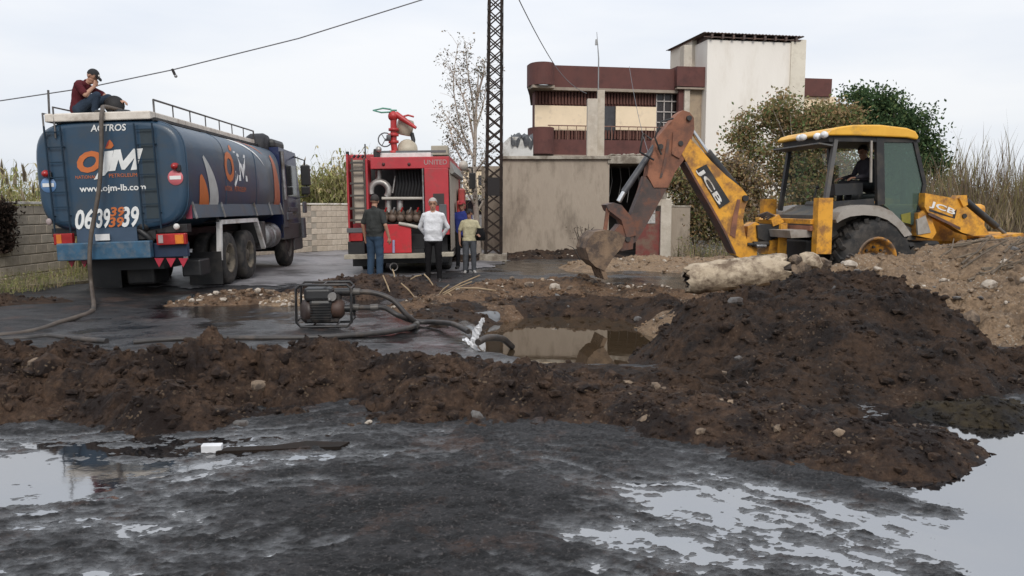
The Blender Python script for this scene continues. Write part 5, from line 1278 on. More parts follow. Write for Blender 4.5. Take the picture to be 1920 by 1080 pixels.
# frame posts on both flanks
def cpost(a, b, y, w, h=0.07, mt=mblack, nm="cab_post"):
    pa, pb = bpx(*a, NY), bpx(*b, NY); m = MB(); m.bar((pa[0], y, pa[1]), (pb[0], y, pb[1]), w, h, (0, 1, 0)); return m.build(nm, mt, bh)
for y in (NY, 0.74):
    cpost((1566, 262), (1545, 396), y, 0.07, 0.08, mgrey if y < 0 else mblack); cpost((1648, 258), (1650, 384), y, 0.14 if y < 0 else 0.09, 0.08)
    cpost((1713, 262), (1732, 345), y, 0.07); cpost((1732, 345), (1716, 436), y, 0.07); cpost((1562, 262), (1722, 264), y, 0.06, nm="roof_rail")
xr = bpx(1564, 264, NY); m = MB(); m.bar((xr[0], NY, xr[1]), (xr[0], 0.74, xr[1]), 0.07, 0.07); m.build("rear_header", mblack, bh)
xv = bpx(1556, 271, NY); m = MB(); m.box((xv[0] - 0.10, -0.02, xv[1]), (0.26, 1.62, 0.025), (0, R(8), 0)); m.build("rear_visor", mgrey, bh)
m = MB(); pa, pb = bpx(1631, 264, NY), bpx(1630, 342, NY); m.bar((pa[0], NY - 0.04, pa[1]), (pb[0], NY - 0.04, pb[1]), 0.035, 0.03, (0, 1, 0)); m.build("grab_rail", fend, bh)
# glazing
gl = glass("cab_glass", (0.86, 0.90, 0.88), 0.94); gdoor = glass("door_glass", (0.34, 0.50, 0.44), 0.72)
def pane(name, pts, y, mat):
    q = [bpx(u, v, NY) for u, v in pts]; m = MB(); m.prism(q, lambda a, b, t: (a, t, b), y, y + 0.008); return m.build(name, mat, bh)
pane("door_glass", [(1656, 266), (1710, 268), (1728, 345), (1712, 422), (1690, 418), (1666, 392), (1656, 384)], NY - 0.01, gdoor)
pane("side_glass", [(1571, 272), (1640, 266), (1640, 374), (1551, 380)], 0.74, gl)
pane("door_glass", [(1656, 266), (1710, 268), (1728, 345), (1712, 422), (1656, 384)], 0.75, gl)
ds = slab("door_sticker", [(1688, 402), (1706, 398), (1706, 420), (1690, 416)], NY - 0.02, NY - 0.014, M("sticker_olive", (0.22, 0.2, 0.03)), yp=NY)
m = MB(); m.tube([B3(1722, 395, NY - 0.05), B3(1724, 408, NY - 0.05), B3(1720, 418, NY - 0.05)], 0.035, 8); m.build("door_handle", mblack, bh)
# roof
rp = [(1549, 250), (1556, 243), (1572, 238), (1600, 234), (1650, 234), (1700, 240), (1716, 246), (1722, 256), (1720, 262), (1700, 258), (1600, 254), (1552, 254)]
q = [bpx(u, v, -0.86) for u, v in rp]
m = MB(); m.prism(q, lambda a, b, t: (a, t, b), -0.88, 0.84); o = m.build("roof", yel_clean, bh)
bv = o.modifiers.new("bevel", 'BEVEL'); bv.width = 0.03; bv.segments = 2; bv.limit_method = 'ANGLE'
slab("roof_lining", [(1552, 254), (1600, 254), (1720, 263), (1720, 268), (1600, 266), (1554, 266)], NY - 0.02, 0.76, mblack, yp=NY)
for (u, v, y) in ((1500, 259, -0.05), (1506, 258, -0.3), (1533, 256, -0.72), (1546, 253, -0.84)):
    x, z = bpx(u, v, y); m = MB(); m.lathe([(0, 0.05), (0.05, 0.04), (0.062, 0.0), (0.05, -0.06)], (x - 0.02, y - 0.02, z), (-0.8, -0.5, -0.1), 14); m.build("work_lamp", M("lamp_lens", (0.85, 0.85, 0.85), None, 4, 0.2), bh)
m = MB(); m.cyl((wx + 1.55, 0.45, 1.5), (wx + 1.55, 0.45, 2.3), 0.05); m.build("exhaust", mblack, bh)
# seat, console and floor inside
x, z = bpx(1618, 360, 0.0)
m = MB(); m.box((x, 0, z - 0.1), (0.5, 0.5, 0.14), bev=0.05); m.box((x + 0.24, 0, z + 0.25), (0.14, 0.48, 0.62), bev=0.06); m.box((x, 0, z - 0.28), (0.25, 0.3, 0.28)); m.build("seat", mblack, bh)
m = MB(); m.box((bpx(1545, 390, 0)[0], 0.1, 1.45), (0.3, 0.7, 0.45), bev=0.05); m.build("control_console", mgrey, bh)
for y in (-0.1, 0.3):
    m = MB(); x0 = bpx(1540, 370, 0)[0]; m.tube([(x0, y, 1.65), (x0 + 0.08, y, 1.9)], 0.014, 6); m.ball((x0 + 0.09, y, 1.93), 0.035); m.build("control_lever", mblack, bh)
m = MB(); m.tube([(bpx(1686, 350, 0)[0] + 0.19 * math.cos(R(k * 30)) * 0.5, 0.19 * math.sin(R(k * 30)), bpx(1686, 350, 0)[1] + 0.19 * math.cos(R(k * 30)) * 0.8) for k in range(12)], 0.016, 6, closed=True); m.build("steering_wheel", mblack, bh)
slab("seat_box", [(1580, 344), (1634, 342), (1634, 364), (1582, 366)], NY + 0.25, NY + 0.5, mblack, yp=NY)
# stabilisers and rear frame
slab("stabiliser", [(1533, 371), (1560, 371), (1556, 476), (1528, 476)], -1.14, -0.98, yel, yp=-1.1)
q = [bpx(u, v, 0.98) for u, v in ((1433, 373), (1456, 373), (1454, 476), (1430, 476))]; m = MB(); m.prism(q, lambda a, b, t: (a, t, b), 0.98, 1.14); m.build("stabiliser", yel, bh)
for v in (416, 428):
    a, b = bpx(1476, v, -0.1), bpx(1532, v - 2, -1.05)
    m = MB(); m.box(((a[0] + b[0]) / 2 - 0.02, 0, (a[1] + b[1]) / 2), (0.12, 2.0, 0.09), bev=0.01); m.build("cross_beam", [yel, rustor][v > 420], bh)
slab("rear_plate", [(1462, 420), (1474, 418), (1472, 476), (1458, 476)], -0.35, -0.28, yel, yp=-0.3)
slab("rear_step", [(1475, 432), (1525, 430), (1520, 444), (1478, 446)], -0.9, 0.2, fend, yp=-0.8)
slab("king_post", [(1398, 424), (1412, 416), (1419, 420), (1414, 478), (1392, 488)], -0.10, 0.18, yel, yp=0)
slab("king_post_plate", [(1412, 422), (1455, 418), (1458, 442), (1430, 452), (1414, 446)], -0.16, 0.3, mblack, yp=0)
slab("swing_bracket", [(1436, 412), (1450, 402), (1460, 416), (1440, 424)], -0.2, 0.3, yel, yp=0); slab("swing_bracket", [(1436, 450), (1462, 446), (1462, 470), (1430, 474)], -0.2, 0.25, yel, yp=0)
m = MB()
for k in range(5): m.tube([B3(1420 + k * 4, 404 + k * 2, -0.1 + k * 0.06), B3(1438, 398 + k * 3, -0.1), B3(1462, 410 + 3 * k, -0.15 + 0.05 * k)], 0.018, 6)
m.build("hydraulic_hoses", M("hose_mud", (0.10, 0.065, 0.05), (0.04, 0.03, 0.026), 8, 0.7), bh)
m = MB(); m.cyl(B3(1412, 458, -0.15), B3(1440, 457, -0.15), 0.05); m.cyl(B3(1402, 458, -0.15), B3(1414, 458, -0.15), 0.028); m.build("swing_ram", mblack, bh)
m = MB(); m.cyl(B3(1418, 461, -0.2), B3(1436, 461, -0.2), 0.03); m.build("ram_rod", chrome, bh)
# boom (yellow), curved outline
boom = slab("boom", [(1374, 478), (1352, 432), (1330, 390), (1305, 345), (1282, 305), (1268, 280), (1272, 264), (1290, 262), (1306, 278), (1328, 303), (1356, 330), (1384, 352), (1395, 366), (1396, 376), (1390, 392), (1387, 412), (1391, 438), (1398, 462), (1403, 480), (1392, 488)], -0.13, 0.13, yel, yp=0)
slab("boom_edge", [(1370, 474), (1349, 431), (1326, 390), (1300, 345), (1278, 306), (1281, 304), (1304, 344), (1330, 389), (1353, 431), (1374, 476)], -0.15, 0.15, oily, boom, 0)
slab("boom_recess", [(1362, 440), (1368, 404), (1376, 374), (1382, 374), (1376, 410), (1372, 446)], -0.142, -0.12, rustor, boom, 0)
pl = slab("badge_plate", [(1300, 318), (1318, 309), (1362, 378), (1343, 391)], -0.15, -0.128, mblack, boom, 0)
def badge(corners, s, y, parent, mat):
    c = [Vector((*bpx(u, v, y), 0)) for u, v in corners]   # bottom-left, bottom-right, top-left of the word
    letters(s, mat, parent, lambda a, b: (lambda p: (p.x, y, p.y))(c[0] + (c[1] - c[0]) * a + (c[2] - c[0]) * b), bold=0.025)
badge(((1304, 320), (1345, 387), (1316, 312)), "JCB", -0.154, boom, M("badge_white", (0.72, 0.70, 0.66), (0.6, 0.58, 0.54), 8, 0.6, dirt=(0.3, 0.24, 0.18), damt=0.3))
for (u, v) in ((1390, 372),):
    m = MB(); x, z = bpx(u, v, 0); m.cyl((x, -0.18, z), (x, 0.18, z), 0.055); m.build("pivot_pin", mblack, boom)
# dipper arm (rusty, oily lower half)
dip = slab("dipper_arm", [(1226, 262), (1246, 238), (1266, 215), (1276, 208), (1288, 212), (1296, 222), (1297, 244), (1290, 270), (1278, 300), (1262, 322), (1248, 352), (1222, 352), (1210, 330), (1214, 305), (1222, 285)], -0.12, 0.12, rustor, yp=0)
slab("dipper_tip", [(1249, 350), (1222, 350), (1206, 330), (1196, 362), (1178, 408), (1164, 446), (1176, 462), (1190, 452), (1204, 430)], -0.10, 0.10, oily, dip, 0)
slab("dipper_web", [(1256, 250), (1280, 238), (1288, 262), (1268, 298), (1254, 290)], -0.15, -0.11, rustor, dip, 0)
slab("dipper_slot", [(1240, 300), (1246, 262), (1251, 262), (1246, 300), (1236, 334), (1232, 334)], -0.135, -0.11, oily, dip, 0)
for (u, v) in ((1286, 223), (1270, 270), (1233, 276), (1172, 448)):
    m = MB(); x, z = bpx(u, v, 0); m.cyl((x, -0.17, z), (x, 0.17, z), 0.045); m.build("pivot_pin", mblack, dip)
# rams
m = MB(); m.cyl(B3(1325, 286, 0), B3(1378, 352, 0), 0.085, n=14); r_ = m.build("dipper_ram", mblack, bh)
m = MB(); m.cyl(B3(1294, 240, 0), B3(1330, 292, 0), 0.04, n=12); m.build("ram_rod", chrome, r_)
m = MB(); m.cyl(B3(1228, 275, 0), B3(1170, 360, 0), 0.058, n=14); r_ = m.build("bucket_ram", M("ram_grey", (0.09, 0.09, 0.095), (0.05, 0.05, 0.055), 5, 0.45, 0.3), bh)
m = MB(); m.cyl(B3(1172, 357, 0), B3(1160, 378, 0), 0.045, n=12); m.build("ram_rod", chrome, r_)
m = MB(); m.tube([B3(1222, 262, -0.2), B3(1206, 250, -0.22), B3(1200, 285, -0.22), B3(1226, 300, -0.2)], 0.018, 6); m.tube([B3(1262, 222, -0.2), B3(1240, 228, -0.24), B3(1228, 258, -0.24), B3(1240, 290, -0.2)], 0.018, 6); m.build("hydraulic_hoses", mblack, dip)
# bucket link and bucket
lk = slab("bucket_link", [(1132, 384), (1146, 380), (1160, 384), (1180, 408), (1188, 440), (1170, 446), (1160, 412), (1136, 394)], -0.16, 0.16, oily, yp=0)
m = MB(); m.bar(B3(1140, 390, -0.1), B3(1134, 436, -0.1), 0.06, 0.05, (0, 1, 0)); m.build("link_bar", rustor, lk)
mud = M("bucket_mud", (0.23, 0.155, 0.098), (0.13, 0.085, 0.056), 5, 0.85, bump=0.015, bscale=22, dirt=(0.07, 0.05, 0.04), damt=0.45, dscale=4)
prof = [(1150, 434), (1128, 430), (1106, 434), (1095, 446), (1089, 464), (1096, 486), (1108, 498), (1122, 504), (1126, 498), (1112, 488), (1102, 470), (1104, 452), (1114, 442), (1130, 438), (1146, 442)]
bk = slab("bucket", prof, -0.31, 0.31, mud, yp=0)
for y in (-0.325, 0.295):
    q = [bpx(u, v, 0) for u, v in [(1150, 434), (1128, 430), (1106, 434), (1095, 446), (1089, 464), (1096, 486), (1108, 498), (1124, 505), (1140, 480), (1156, 462), (1162, 444)]]
    m = MB(); m.prism(q, lambda a, b, t: (a, t, b), y, y + 0.03); m.build("bucket_side", mud, bk)
slab("bucket_hitch", [(1146, 434), (1158, 420), (1184, 436), (1182, 466), (1160, 470), (1150, 456)], -0.14, 0.14, oily, bk, 0)
for k in range(5):
    y = -0.28 + 0.14 * k; a, b = bpx(1120, 500, 0), bpx(1128, 521, 0)
    m = MB(); m.bar((a[0], y, a[1]), (b[0], y, b[1]), 0.07, 0.04, (0, 1, 0)); m.build("tooth", mud, bk)
m = MB(); m.prism([bpx(u, v, 0) for u, v in ((1108, 450), (1130, 444), (1150, 452), (1140, 474), (1122, 492), (1110, 480), (1104, 464))], lambda a, b, t: (a, t, b), -0.29, 0.29); m.build("mud_load", mud, bk)
# loader arm at the front
la = slab("loader_arm", [(1731, 362), (1752, 366), (1800, 374), (1806, 386), (1820, 398), (1842, 424), (1852, 440), (1822, 442), (1800, 436), (1760, 412), (1736, 398), (1730, 388)], -0.95, -0.78, yel, yp=-0.9)
q = [bpx(u, v, -0.9) for u, v in [(1731, 362), (1752, 366), (1800, 374), (1806, 386), (1820, 398), (1852, 440), (1822, 442), (1760, 412), (1736, 398)]]; m = MB(); m.prism(q, lambda a, b, t: (a, t, b), 0.7, 0.87); m.build("loader_arm", yel, bh)
slab("arm_recess", [(1742, 398), (1800, 426), (1800, 431), (1740, 403)], -0.962, -0.94, oily, la, -0.95)
slab("arm_lug", [(1792, 372), (1796, 366), (1806, 366), (1808, 384), (1800, 388)], -0.99, -0.76, yel, la, -0.9)
badge(((1742, 389), (1789, 406), (1746, 376)), "JCB", -0.956, la, M("print_white"))
slab("badge_plate", [(1788, 398), (1794, 392), (1790, 410), (1742, 396), (1742, 391), (1786, 407)], -0.955, -0.945, mblack, la, -0.95)
x, z = bpx(1808, 405, -0.96); m = MB(); m.cyl((x, -0.98, z), (x, -0.7, z), 0.04); m.build("pivot_pin", mblack, la)
m = MB(); m.cyl(B3(1812, 378, -0.85), B3(1868, 425, -0.85), 0.06, n=12); r_ = m.build("tilt_ram", mblack, bh)
m = MB(); m.cyl(B3(1866, 423, -0.85), B3(1894, 446, -0.85), 0.03, n=10); m.build("ram_rod", mgrey, r_)
slab("loader_tower", [(1722, 400), (1740, 390), (1756, 436), (1748, 448), (1720, 442)], -0.9, -0.6, yel, yp=-0.9)
slab("side_guard", [(1718, 412), (1734, 404), (1744, 436), (1720, 440)], -0.92, -0.88, fend, yp=-0.9)
slab("loader_bucket", [(1850, 444), (1900, 436), (1935, 452), (1930, 485), (1880, 492), (1850, 470)], -1.1, 1.1, yel, yp=-0.9)
# ================================================================ PEOPLE
def cap_mesh(bm, p0, p1, r0, r1, n=14, flat=1.0, fdir=None):
    """closed tapered capsule; flat < 1 squeezes it along fdir"""
    p0, p1 = Vector(p0), Vector(p1); t = p1 - p0; L = t.length
    t = t.normalized() if L > 1e-6 else Vector((0, 0, 1))
    if fdir is not None:
        b = Vector(fdir); b = (b - t * b.dot(t)).normalized(); a = b.cross(t)
    else: a = t.orthogonal().normalized(); b = t.cross(a)
    rings = []
    for k in range(1, 5): q = math.pi / 2 * k / 4; rings.append((p0 - t * r0 * math.cos(q), r0 * math.sin(q)))
    for k in range(0, 4): q = math.pi / 2 * k / 4; rings.append((p1 + t * r1 * math.sin(q), r1 * math.cos(q)))
    first = bm.verts.new(p0 - t * r0); last = bm.verts.new(p1 + t * r1); prev = None
    for c, r in rings:
        cur = [bm.verts.new(c + a * (r * math.cos(2 * math.pi * k / n)) + b * (r * flat * math.sin(2 * math.pi * k / n))) for k in range(n)]
        for k in range(n):
            if prev is None: bm.faces.new((first, cur[k], cur[(k + 1) % n]))
            else: bm.faces.new((prev[k], cur[k], cur[(k + 1) % n], prev[(k + 1) % n]))
        prev = cur
    for k in range(n): bm.faces.new((last, prev[(k + 1) % n], prev[k]))

skin_m = M("skin", (0.42, 0.235, 0.155), (0.36, 0.19, 0.125), 14, 0.6)
skin_d = M("skin_tanned", (0.30, 0.155, 0.10), (0.24, 0.12, 0.08), 14, 0.6)
hair_g = M("hair_grey", (0.46, 0.42, 0.39), (0.28, 0.25, 0.23), 60, 0.8)
hair_d = M("hair_dark", (0.03, 0.022, 0.018), (0.016, 0.012, 0.01), 60, 0.7)
def cloth(name, c=(0.02, 0.02, 0.022), sc=26): return M(name, c, tuple(q * 0.68 for q in c), 7, 0.9, bump=0.006, bscale=sc, spec=0.12)

def person(name, label, J, mats, loc, rz, scale=1.0, belly=0.0, face_dir=None, sleeves="short", loose=0.0, voxel=0.0085, hem=0.0):
    """J: joints in local metres, figure facing -Y. mats: skin, shirt, trousers, shoes. One continuous body mesh."""
    root = thing(name, label, "person", loc, (0, 0, rz)); root.scale = (scale,) * 3
    bones = []     # (p0, p1, r0, r1, material, flat, fdir)
    V = lambda k: Vector(J[k])
    fd = Vector(face_dir if face_dir else (0, -1, 0)).normalized()
    pel, chest, neck, head = V('pelvis'), V('chest'), V('neck'), V('head')
    up = (chest - pel).normalized()
    sh = (V('sh_r') - V('sh_l')); lat = sh.normalized(); fr = lat.cross(up).normalized()
    if fr.dot(fd) < 0: fr = -fr
    for s in 'lr':
        hip, kn, an, el, wr = V('hip_' + s), V('kn_' + s), V('an_' + s), V('el_' + s), V('wr_' + s); shd = V('sh_' + s)
        bones += [(hip, kn, 0.093 + loose, 0.068 + loose, 2, 1, None), (kn, an, 0.066 + loose, 0.052 + loose, 2, 1, None)]
        toe = Vector(J['toe_' + s]); bones.append((an + Vector((0, 0, -0.035)), toe, 0.044, 0.038, 3, 1, None))
        bones.append((hip, pel, 0.10, 0.11, 2, 1, None))
        if sleeves == "long": bones += [(shd, el, 0.056, 0.047, 1, 1, None), (el, wr, 0.046, 0.038, 1, 1, None)]
        else:
            cut = 0.75; mid = shd.lerp(el, cut)
            bones += [(shd, mid, 0.064, 0.060, 1, 1, None), (mid, el, 0.043, 0.041, 0, 1, None), (el, wr, 0.040, 0.029, 0, 1, None)]
        # hand: palm, four curled fingers of different length, thumb from the side of the palm
        hd = Vector(J.get('hand_' + s, (wr - el).normalized())).normalized()
        pn = Vector(J.get('palm_' + s, lat * (1 if s == 'l' else -1))); pn = (pn - hd * pn.dot(hd)).normalized(); ac = hd.cross(pn)
        pc = wr + hd * 0.05; bones.append((wr + hd * 0.015, wr + hd * 0.075, 0.034, 0.040, 0, 0.5, pn))
        for i, ln in enumerate((0.066, 0.078, 0.074, 0.058)):
            o = wr + hd * 0.092 + ac * ((i - 1.5) * 0.0215); k1 = o + (hd * 0.92 + pn * 0.25).normalized() * ln * 0.5; k2 = k1 + (hd * 0.6 + pn * 0.75).normalized() * ln * 0.55
            bones += [(o - hd * 0.02, k1, 0.0095, 0.009, 0, 1, None), (k1, k2, 0.009, 0.008, 0, 1, None)]
        tb = wr + hd * 0.035 - ac * 0.034; bones += [(tb, tb + (hd * 0.7 - ac * 0.6 + pn * 0.3).normalized() * 0.04, 0.012, 0.0105, 0, 1, None), (tb + (hd * 0.7 - ac * 0.6 + pn * 0.3).normalized() * 0.04, tb + (hd * 0.95 - ac * 0.25 + pn * 0.5).normalized() * 0.07, 0.0105, 0.009, 0, 1, None)]
    waist = pel.lerp(chest, 0.42)
    H_ = (chest - pel).length
    for k in range(14):
        h = -0.01 - hem * 0.6 + (H_ + 0.11 + hem * 0.6) * k / 13; q = h / H_
        rad = np.interp(q, [-0.3, 0.2, 0.45, 1.0, 1.35], [0.124, 0.121 + belly * 0.3, 0.118 + belly * 0.65, 0.124, 0.104]); lw = np.interp(q, [-0.3, 0.2, 0.45, 1.0, 1.35], [0.058, 0.056, 0.056, 0.078, 0.085])
        c_ = pel + up * h + fr * (belly * 0.45 * math.exp(-((q - 0.45) / 0.4) ** 2)); bones.append((c_ - lat * lw, c_ + lat * lw, float(rad), float(rad), 1 if q > -0.05 or hem else 2, 0.9, fr))
    bones += [(pel - up * 0.01 - lat * 0.055, pel - up * 0.01 + lat * 0.055, 0.118, 0.118, 2, 0.9, fr),
              (pel + up * 0.07 - lat * 0.055, pel + up * 0.07 + lat * 0.055, 0.122 + belly * 0.3, 0.122 + belly * 0.3, 1, 0.92, fr),
              (waist - lat * 0.05 + fr * belly * 0.5, waist + lat * 0.05 + fr * belly * 0.5, 0.118 + belly * 0.7, 0.118 + belly * 0.7, 1, 0.95, fr),
              (chest - lat * 0.075, chest + lat * 0.075, 0.125, 0.125, 1, 0.86, fr), (chest + up * 0.10 - lat * 0.08, chest + up * 0.10 + lat * 0.08, 0.105, 0.105, 1, 0.85, fr),
              (V('sh_l'), V('sh_r'), 0.058, 0.058, 1, 1, None), (neck - up * 0.05, V('sh_l').lerp(neck, 0.25), 0.055, 0.045, 1, 1, None), (neck - up * 0.05, V('sh_r').lerp(neck, 0.25), 0.055, 0.045, 1, 1, None), (waist, chest, 0.13 + belly * 0.4, 0.13, 1, 0.9, fr),
              (neck - up * 0.08, neck + up * 0.0, 0.068, 0.056, 0 if J.get('open') else 1, 1, None), (neck - up * 0.02, head - up * 0.05, 0.056, 0.055, 0, 1, None)]
    # head: skull, jaw, nose, ears
    hu = (head - neck).normalized(); hf = Vector(J.get('look', fd)); hf = (hf - hu * hf.dot(hu)).normalized(); hl = hu.cross(hf)
    bones += [(head + hu * 0.03 - hf * 0.012, head + hu * 0.04 + hf * 0.01, 0.093, 0.09, 0, 0.84, hl), (head - hu * 0.045 + hf * 0.03, head - hu * 0.07 + hf * 0.045, 0.066, 0.050, 0, 0.95, hl),
              (head + hu * 0.0 + hf * 0.085, head - hu * 0.03 + hf * 0.105, 0.011, 0.015, 0, 1, None), (head - hu * 0.065 + hf * 0.09, head - hu * 0.067 + hf * 0.088, 0.016, 0.016, 0, 1, None)]
    for s in (-1, 1):
        bones.append((head + hl * s * 0.078 - hf * 0.005 + hu * 0.02, head + hl * s * 0.078 - hf * 0.005 - hu * 0.025, 0.018, 0.014, 0, 0.6, hl))
    bm = bmesh.new()
    for (a, b, r0, r1, mi, fl, f_) in bones: cap_mesh(bm, a, b, r0, r1, 12, fl, f_)
    me = bpy.data.meshes.new("raw"); bm.to_mesh(me); bm.free()
    tmp = bpy.data.objects.new("raw", me); COL.objects.link(tmp)
    rm = tmp.modifiers.new("r", 'REMESH'); rm.mode = 'VOXEL'; rm.voxel_size = voxel
    sm = tmp.modifiers.new("s", 'SMOOTH'); sm.factor = 0.5; sm.iterations = 3
    dg = bpy.context.evaluated_depsgraph_get(); dg.update()
    ev = tmp.evaluated_get(dg); e = ev.to_mesh()
    nv, nf = len(e.vertices), len(e.polygons)
    co = np.zeros(nv * 3, np.float32); e.vertices.foreach_get("co", co); co = co.reshape(-1, 3).astype(float)
    lt = np.zeros(nf, np.int32); e.polygons.foreach_get("loop_total", lt); nl = len(e.loops); lv = np.zeros(nl, np.int32); e.loops.foreach_get("vertex_index", lv)
    cen = np.zeros(nf * 3, np.float32); e.polygons.foreach_get("center", cen); cen = cen.reshape(-1, 3).astype(float)
    faces = np.split(lv, np.cumsum(lt)[:-1]); ev.to_mesh_clear(); bpy.data.objects.remove(tmp); bpy.data.meshes.remove(me)
    # nearest bone decides the material
    best = np.full(nf, 9.0); mi_ = np.zeros(nf, int)
    for (a, b, r0, r1, mi, fl, f_) in bones:
        a_, b_ = np.array(a), np.array(b); d = b_ - a_; L2 = max(d.dot(d), 1e-9); t = np.clip(((cen - a_) @ d) / L2, 0, 1)
        rad = r0 + t * (r1 - r0); w = cen - (a_ + t[:, None] * d); dist = np.linalg.norm(w, axis=1)
        if fl < 1: b2 = np.array(f_); comp = w @ b2; dist = np.sqrt(np.maximum(dist ** 2 - comp ** 2, 0) + (comp / fl) ** 2)
        q = dist - rad; s_ = q < best; best[s_] = q[s_]; mi_[s_] = mi
    if hem: mi_[(mi_ == 1) & (((cen - np.array(pel)) @ np.array(up)) < -hem)] = 2
    if hem: mi_[(mi_ == 2) & (((cen - np.array(pel)) @ np.array(up)) > -hem)] = 1
    # eyes, brows, mouth as colour on the face
    rel = cen - np.array(head); X_, Y_, Z_ = rel @ np.array(hl), rel @ np.array(hf), rel @ np.array(hu)
    facem = (Y_ > 0.055)
    mi_[facem & (np.hypot(np.abs(X_) - 0.033, (Z_ - 0.012) * 1.4) < 0.013)] = 4
    mi_[facem & (np.abs(np.abs(X_) - 0.034) < 0.02) & (np.abs(Z_ - 0.036) < 0.006)] = 4
    mi_[facem & (np.abs(X_) < 0.024) & (np.abs(Z_ + 0.058) < 0.006)] = 5
    # folds in the cloth
    vmat = np.zeros(nv, int)
    for f, k in zip(faces, mi_): vmat[f] = k
    cl = np.isin(vmat, (1, 2))
    fold = 0.006 * vn(co[:, 0] * 9 + co[:, 2] * 6, co[:, 2] * 13 + co[:, 1] * 8, 5) + 0.003 * vn(co[:, 0] * 22, co[:, 2] * 20 + co[:, 1] * 15, 6)
    ctr = np.array(pel.lerp(chest, 0.4)); nrm = co - ctr; nrm[:, 2] *= 0.2; nrm /= np.maximum(np.linalg.norm(nrm, axis=1), 1e-6)[:, None]
    co = co + nrm * (fold * cl)[:, None]
    me = bpy.data.meshes.new("body"); me.from_pydata(co.tolist(), [], [f.tolist() for f in faces])
    for m_ in list(mats) + [M("eye_dark", (0.02, 0.015, 0.012)), M("lip", (0.25, 0.09, 0.07))]: me.materials.append(m_)
    me.polygons.foreach_set("material_index", mi_.astype(np.int32)); me.polygons.foreach_set("use_smooth", np.ones(nf, bool)); me.update()
    place("body", me, root)
    return root, head, hu, hf, hl

def hair(root, head, hu, hf, hl, mat, short=True, name="hair"):
    m = MB(); vs, fs = [], []; n, r = 20, 9
    for j in range(r):
        ph = math.pi / 2 * (1 - j / (r - 1) * 1.25)
        for k in range(n):
            a = 2 * math.pi * k / n; fwd = math.cos(a)
            lo = 0.25 if fwd > 0.3 else 1.0
            p2 = max(ph, (0.42 if fwd > 0.35 else (0.0 if fwd > -0.2 else -0.45)))
            q = head + hu * 0.035 - hf * 0.006 + (hf * (0.108 * math.cos(p2) * math.cos(a)) + hl * (0.090 * math.cos(p2) * math.sin(a)) + hu * (0.102 * math.sin(p2)))
            vs.append(q * 1.0)
    fs = [(j * n + k, j * n + (k + 1) % n, (j + 1) * n + (k + 1) % n, (j + 1) * n + k) for j in range(r - 1) for k in range(n)]
    m.add(vs, fs, 0, True); return m.build(name, mat, root)

def cap(root, head, hu, hf, hl, mat, mark=None):
    c = hair(root, head + hu * 0.008, hu, hf, hl, mat, name="cap")
    m = MB(); o = head + hu * 0.075 + hf * 0.085; vs = []
    for t in (0.0, 0.012):
        for k in range(9):
            a = -1.2 + 2.4 * k / 8; vs.append(o - hf * 0.02 + hl * 0.082 * math.sin(a) + hu * (t - 0.012 * abs(math.sin(a)))); vs.append(o + hl * 0.07 * math.sin(a) + hf * (0.085 * math.cos(a)) + hu * (t - 0.025 * math.cos(a)))
    fs = []
    for b in (0, 18):
        fs += [(b + 2 * k, b + 2 * k + 1, b + 2 * k + 3, b + 2 * k + 2) for k in range(8)]
    fs += [(2 * k + 1, 2 * k + 3, 18 + 2 * k + 3, 18 + 2 * k + 1) for k in range(8)]
    m.add(vs, fs, 0, True); m.build("peak", mat, c)
    if mark:
        m = MB(); q = head + hu * 0.098 + hf * 0.082; m.ball(q, 0.022, 8, 6); m.build("cap_badge", mark, c)
    return c

def stand(**k):
    J = dict(pelvis=(0, 0, 0.96), chest=(0, 0, 1.27), neck=(0, 0.005, 1.50), head=(0, -0.015, 1.625), sh_l=(0.185, 0.0, 1.395), sh_r=(-0.185, 0.0, 1.395),
             el_l=(0.25, 0.02, 1.13), el_r=(-0.25, 0.02, 1.13), wr_l=(0.26, -0.05, 0.88), wr_r=(-0.26, -0.05, 0.88),
             hip_l=(0.095, 0, 0.92), hip_r=(-0.095, 0, 0.92), kn_l=(0.11, -0.01, 0.50), kn_r=(-0.11, -0.01, 0.50), an_l=(0.12, 0.02, 0.085), an_r=(-0.12, 0.02, 0.085),
             toe_l=(0.14, -0.15, 0.035), toe_r=(-0.14, -0.15, 0.035))
    J.update(k); return J
shoe = M("shoe_black", (0.02, 0.018, 0.017), None, 8, 0.5)
# white shirt, hands clasped behind his back, facing us
p_ = onz(812, 527, 0.0); d_ = 16.6
r = person("person", "grey haired man in loose white shirt and black trousers, hands behind his back", stand(el_l=(0.29, 0.09, 1.14), el_r=(-0.29, 0.09, 1.14), wr_l=(0.14, 0.19, 0.93), wr_r=(-0.14, 0.19, 0.93), hand_l=(-1, 0.1, -0.4), hand_r=(1, 0.1, -0.4), palm_l=(0, 1, 0), palm_r=(0, 1, 0), open=1, look=(0.1, -1, -0.15)),
           [skin_m, cloth("shirt_white", (0.78, 0.78, 0.80)), cloth("trousers_black", (0.014, 0.013, 0.014)), shoe], (at(812, 400, d_).x, d_, 0.0), R(-3), 1.0, 0.03, sleeves="long", hem=0.09)
hair(r[0], *r[1:], hair_g)
# grey T-shirt, back half turned, beside the fire engine
d_ = 16.9
r = person("person", "stocky man in dark grey top and jeans, back turned, left of the pump bay", stand(wr_l=(0.30, -0.06, 0.90), el_l=(0.285, 0.02, 1.14), el_r=(-0.285, 0.02, 1.14), wr_r=(-0.30, -0.07, 0.9), look=(0.5, -1, 0)),
           [skin_m, cloth("shirt_charcoal", (0.050, 0.052, 0.050)), cloth("jeans_blue", (0.045, 0.075, 0.12)), shoe], (at(702, 400, d_).x, d_, 0.0), R(152), 1.04, 0.06, loose=0.012, hem=0.05)
hair(r[0], *r[1:], hair_d)
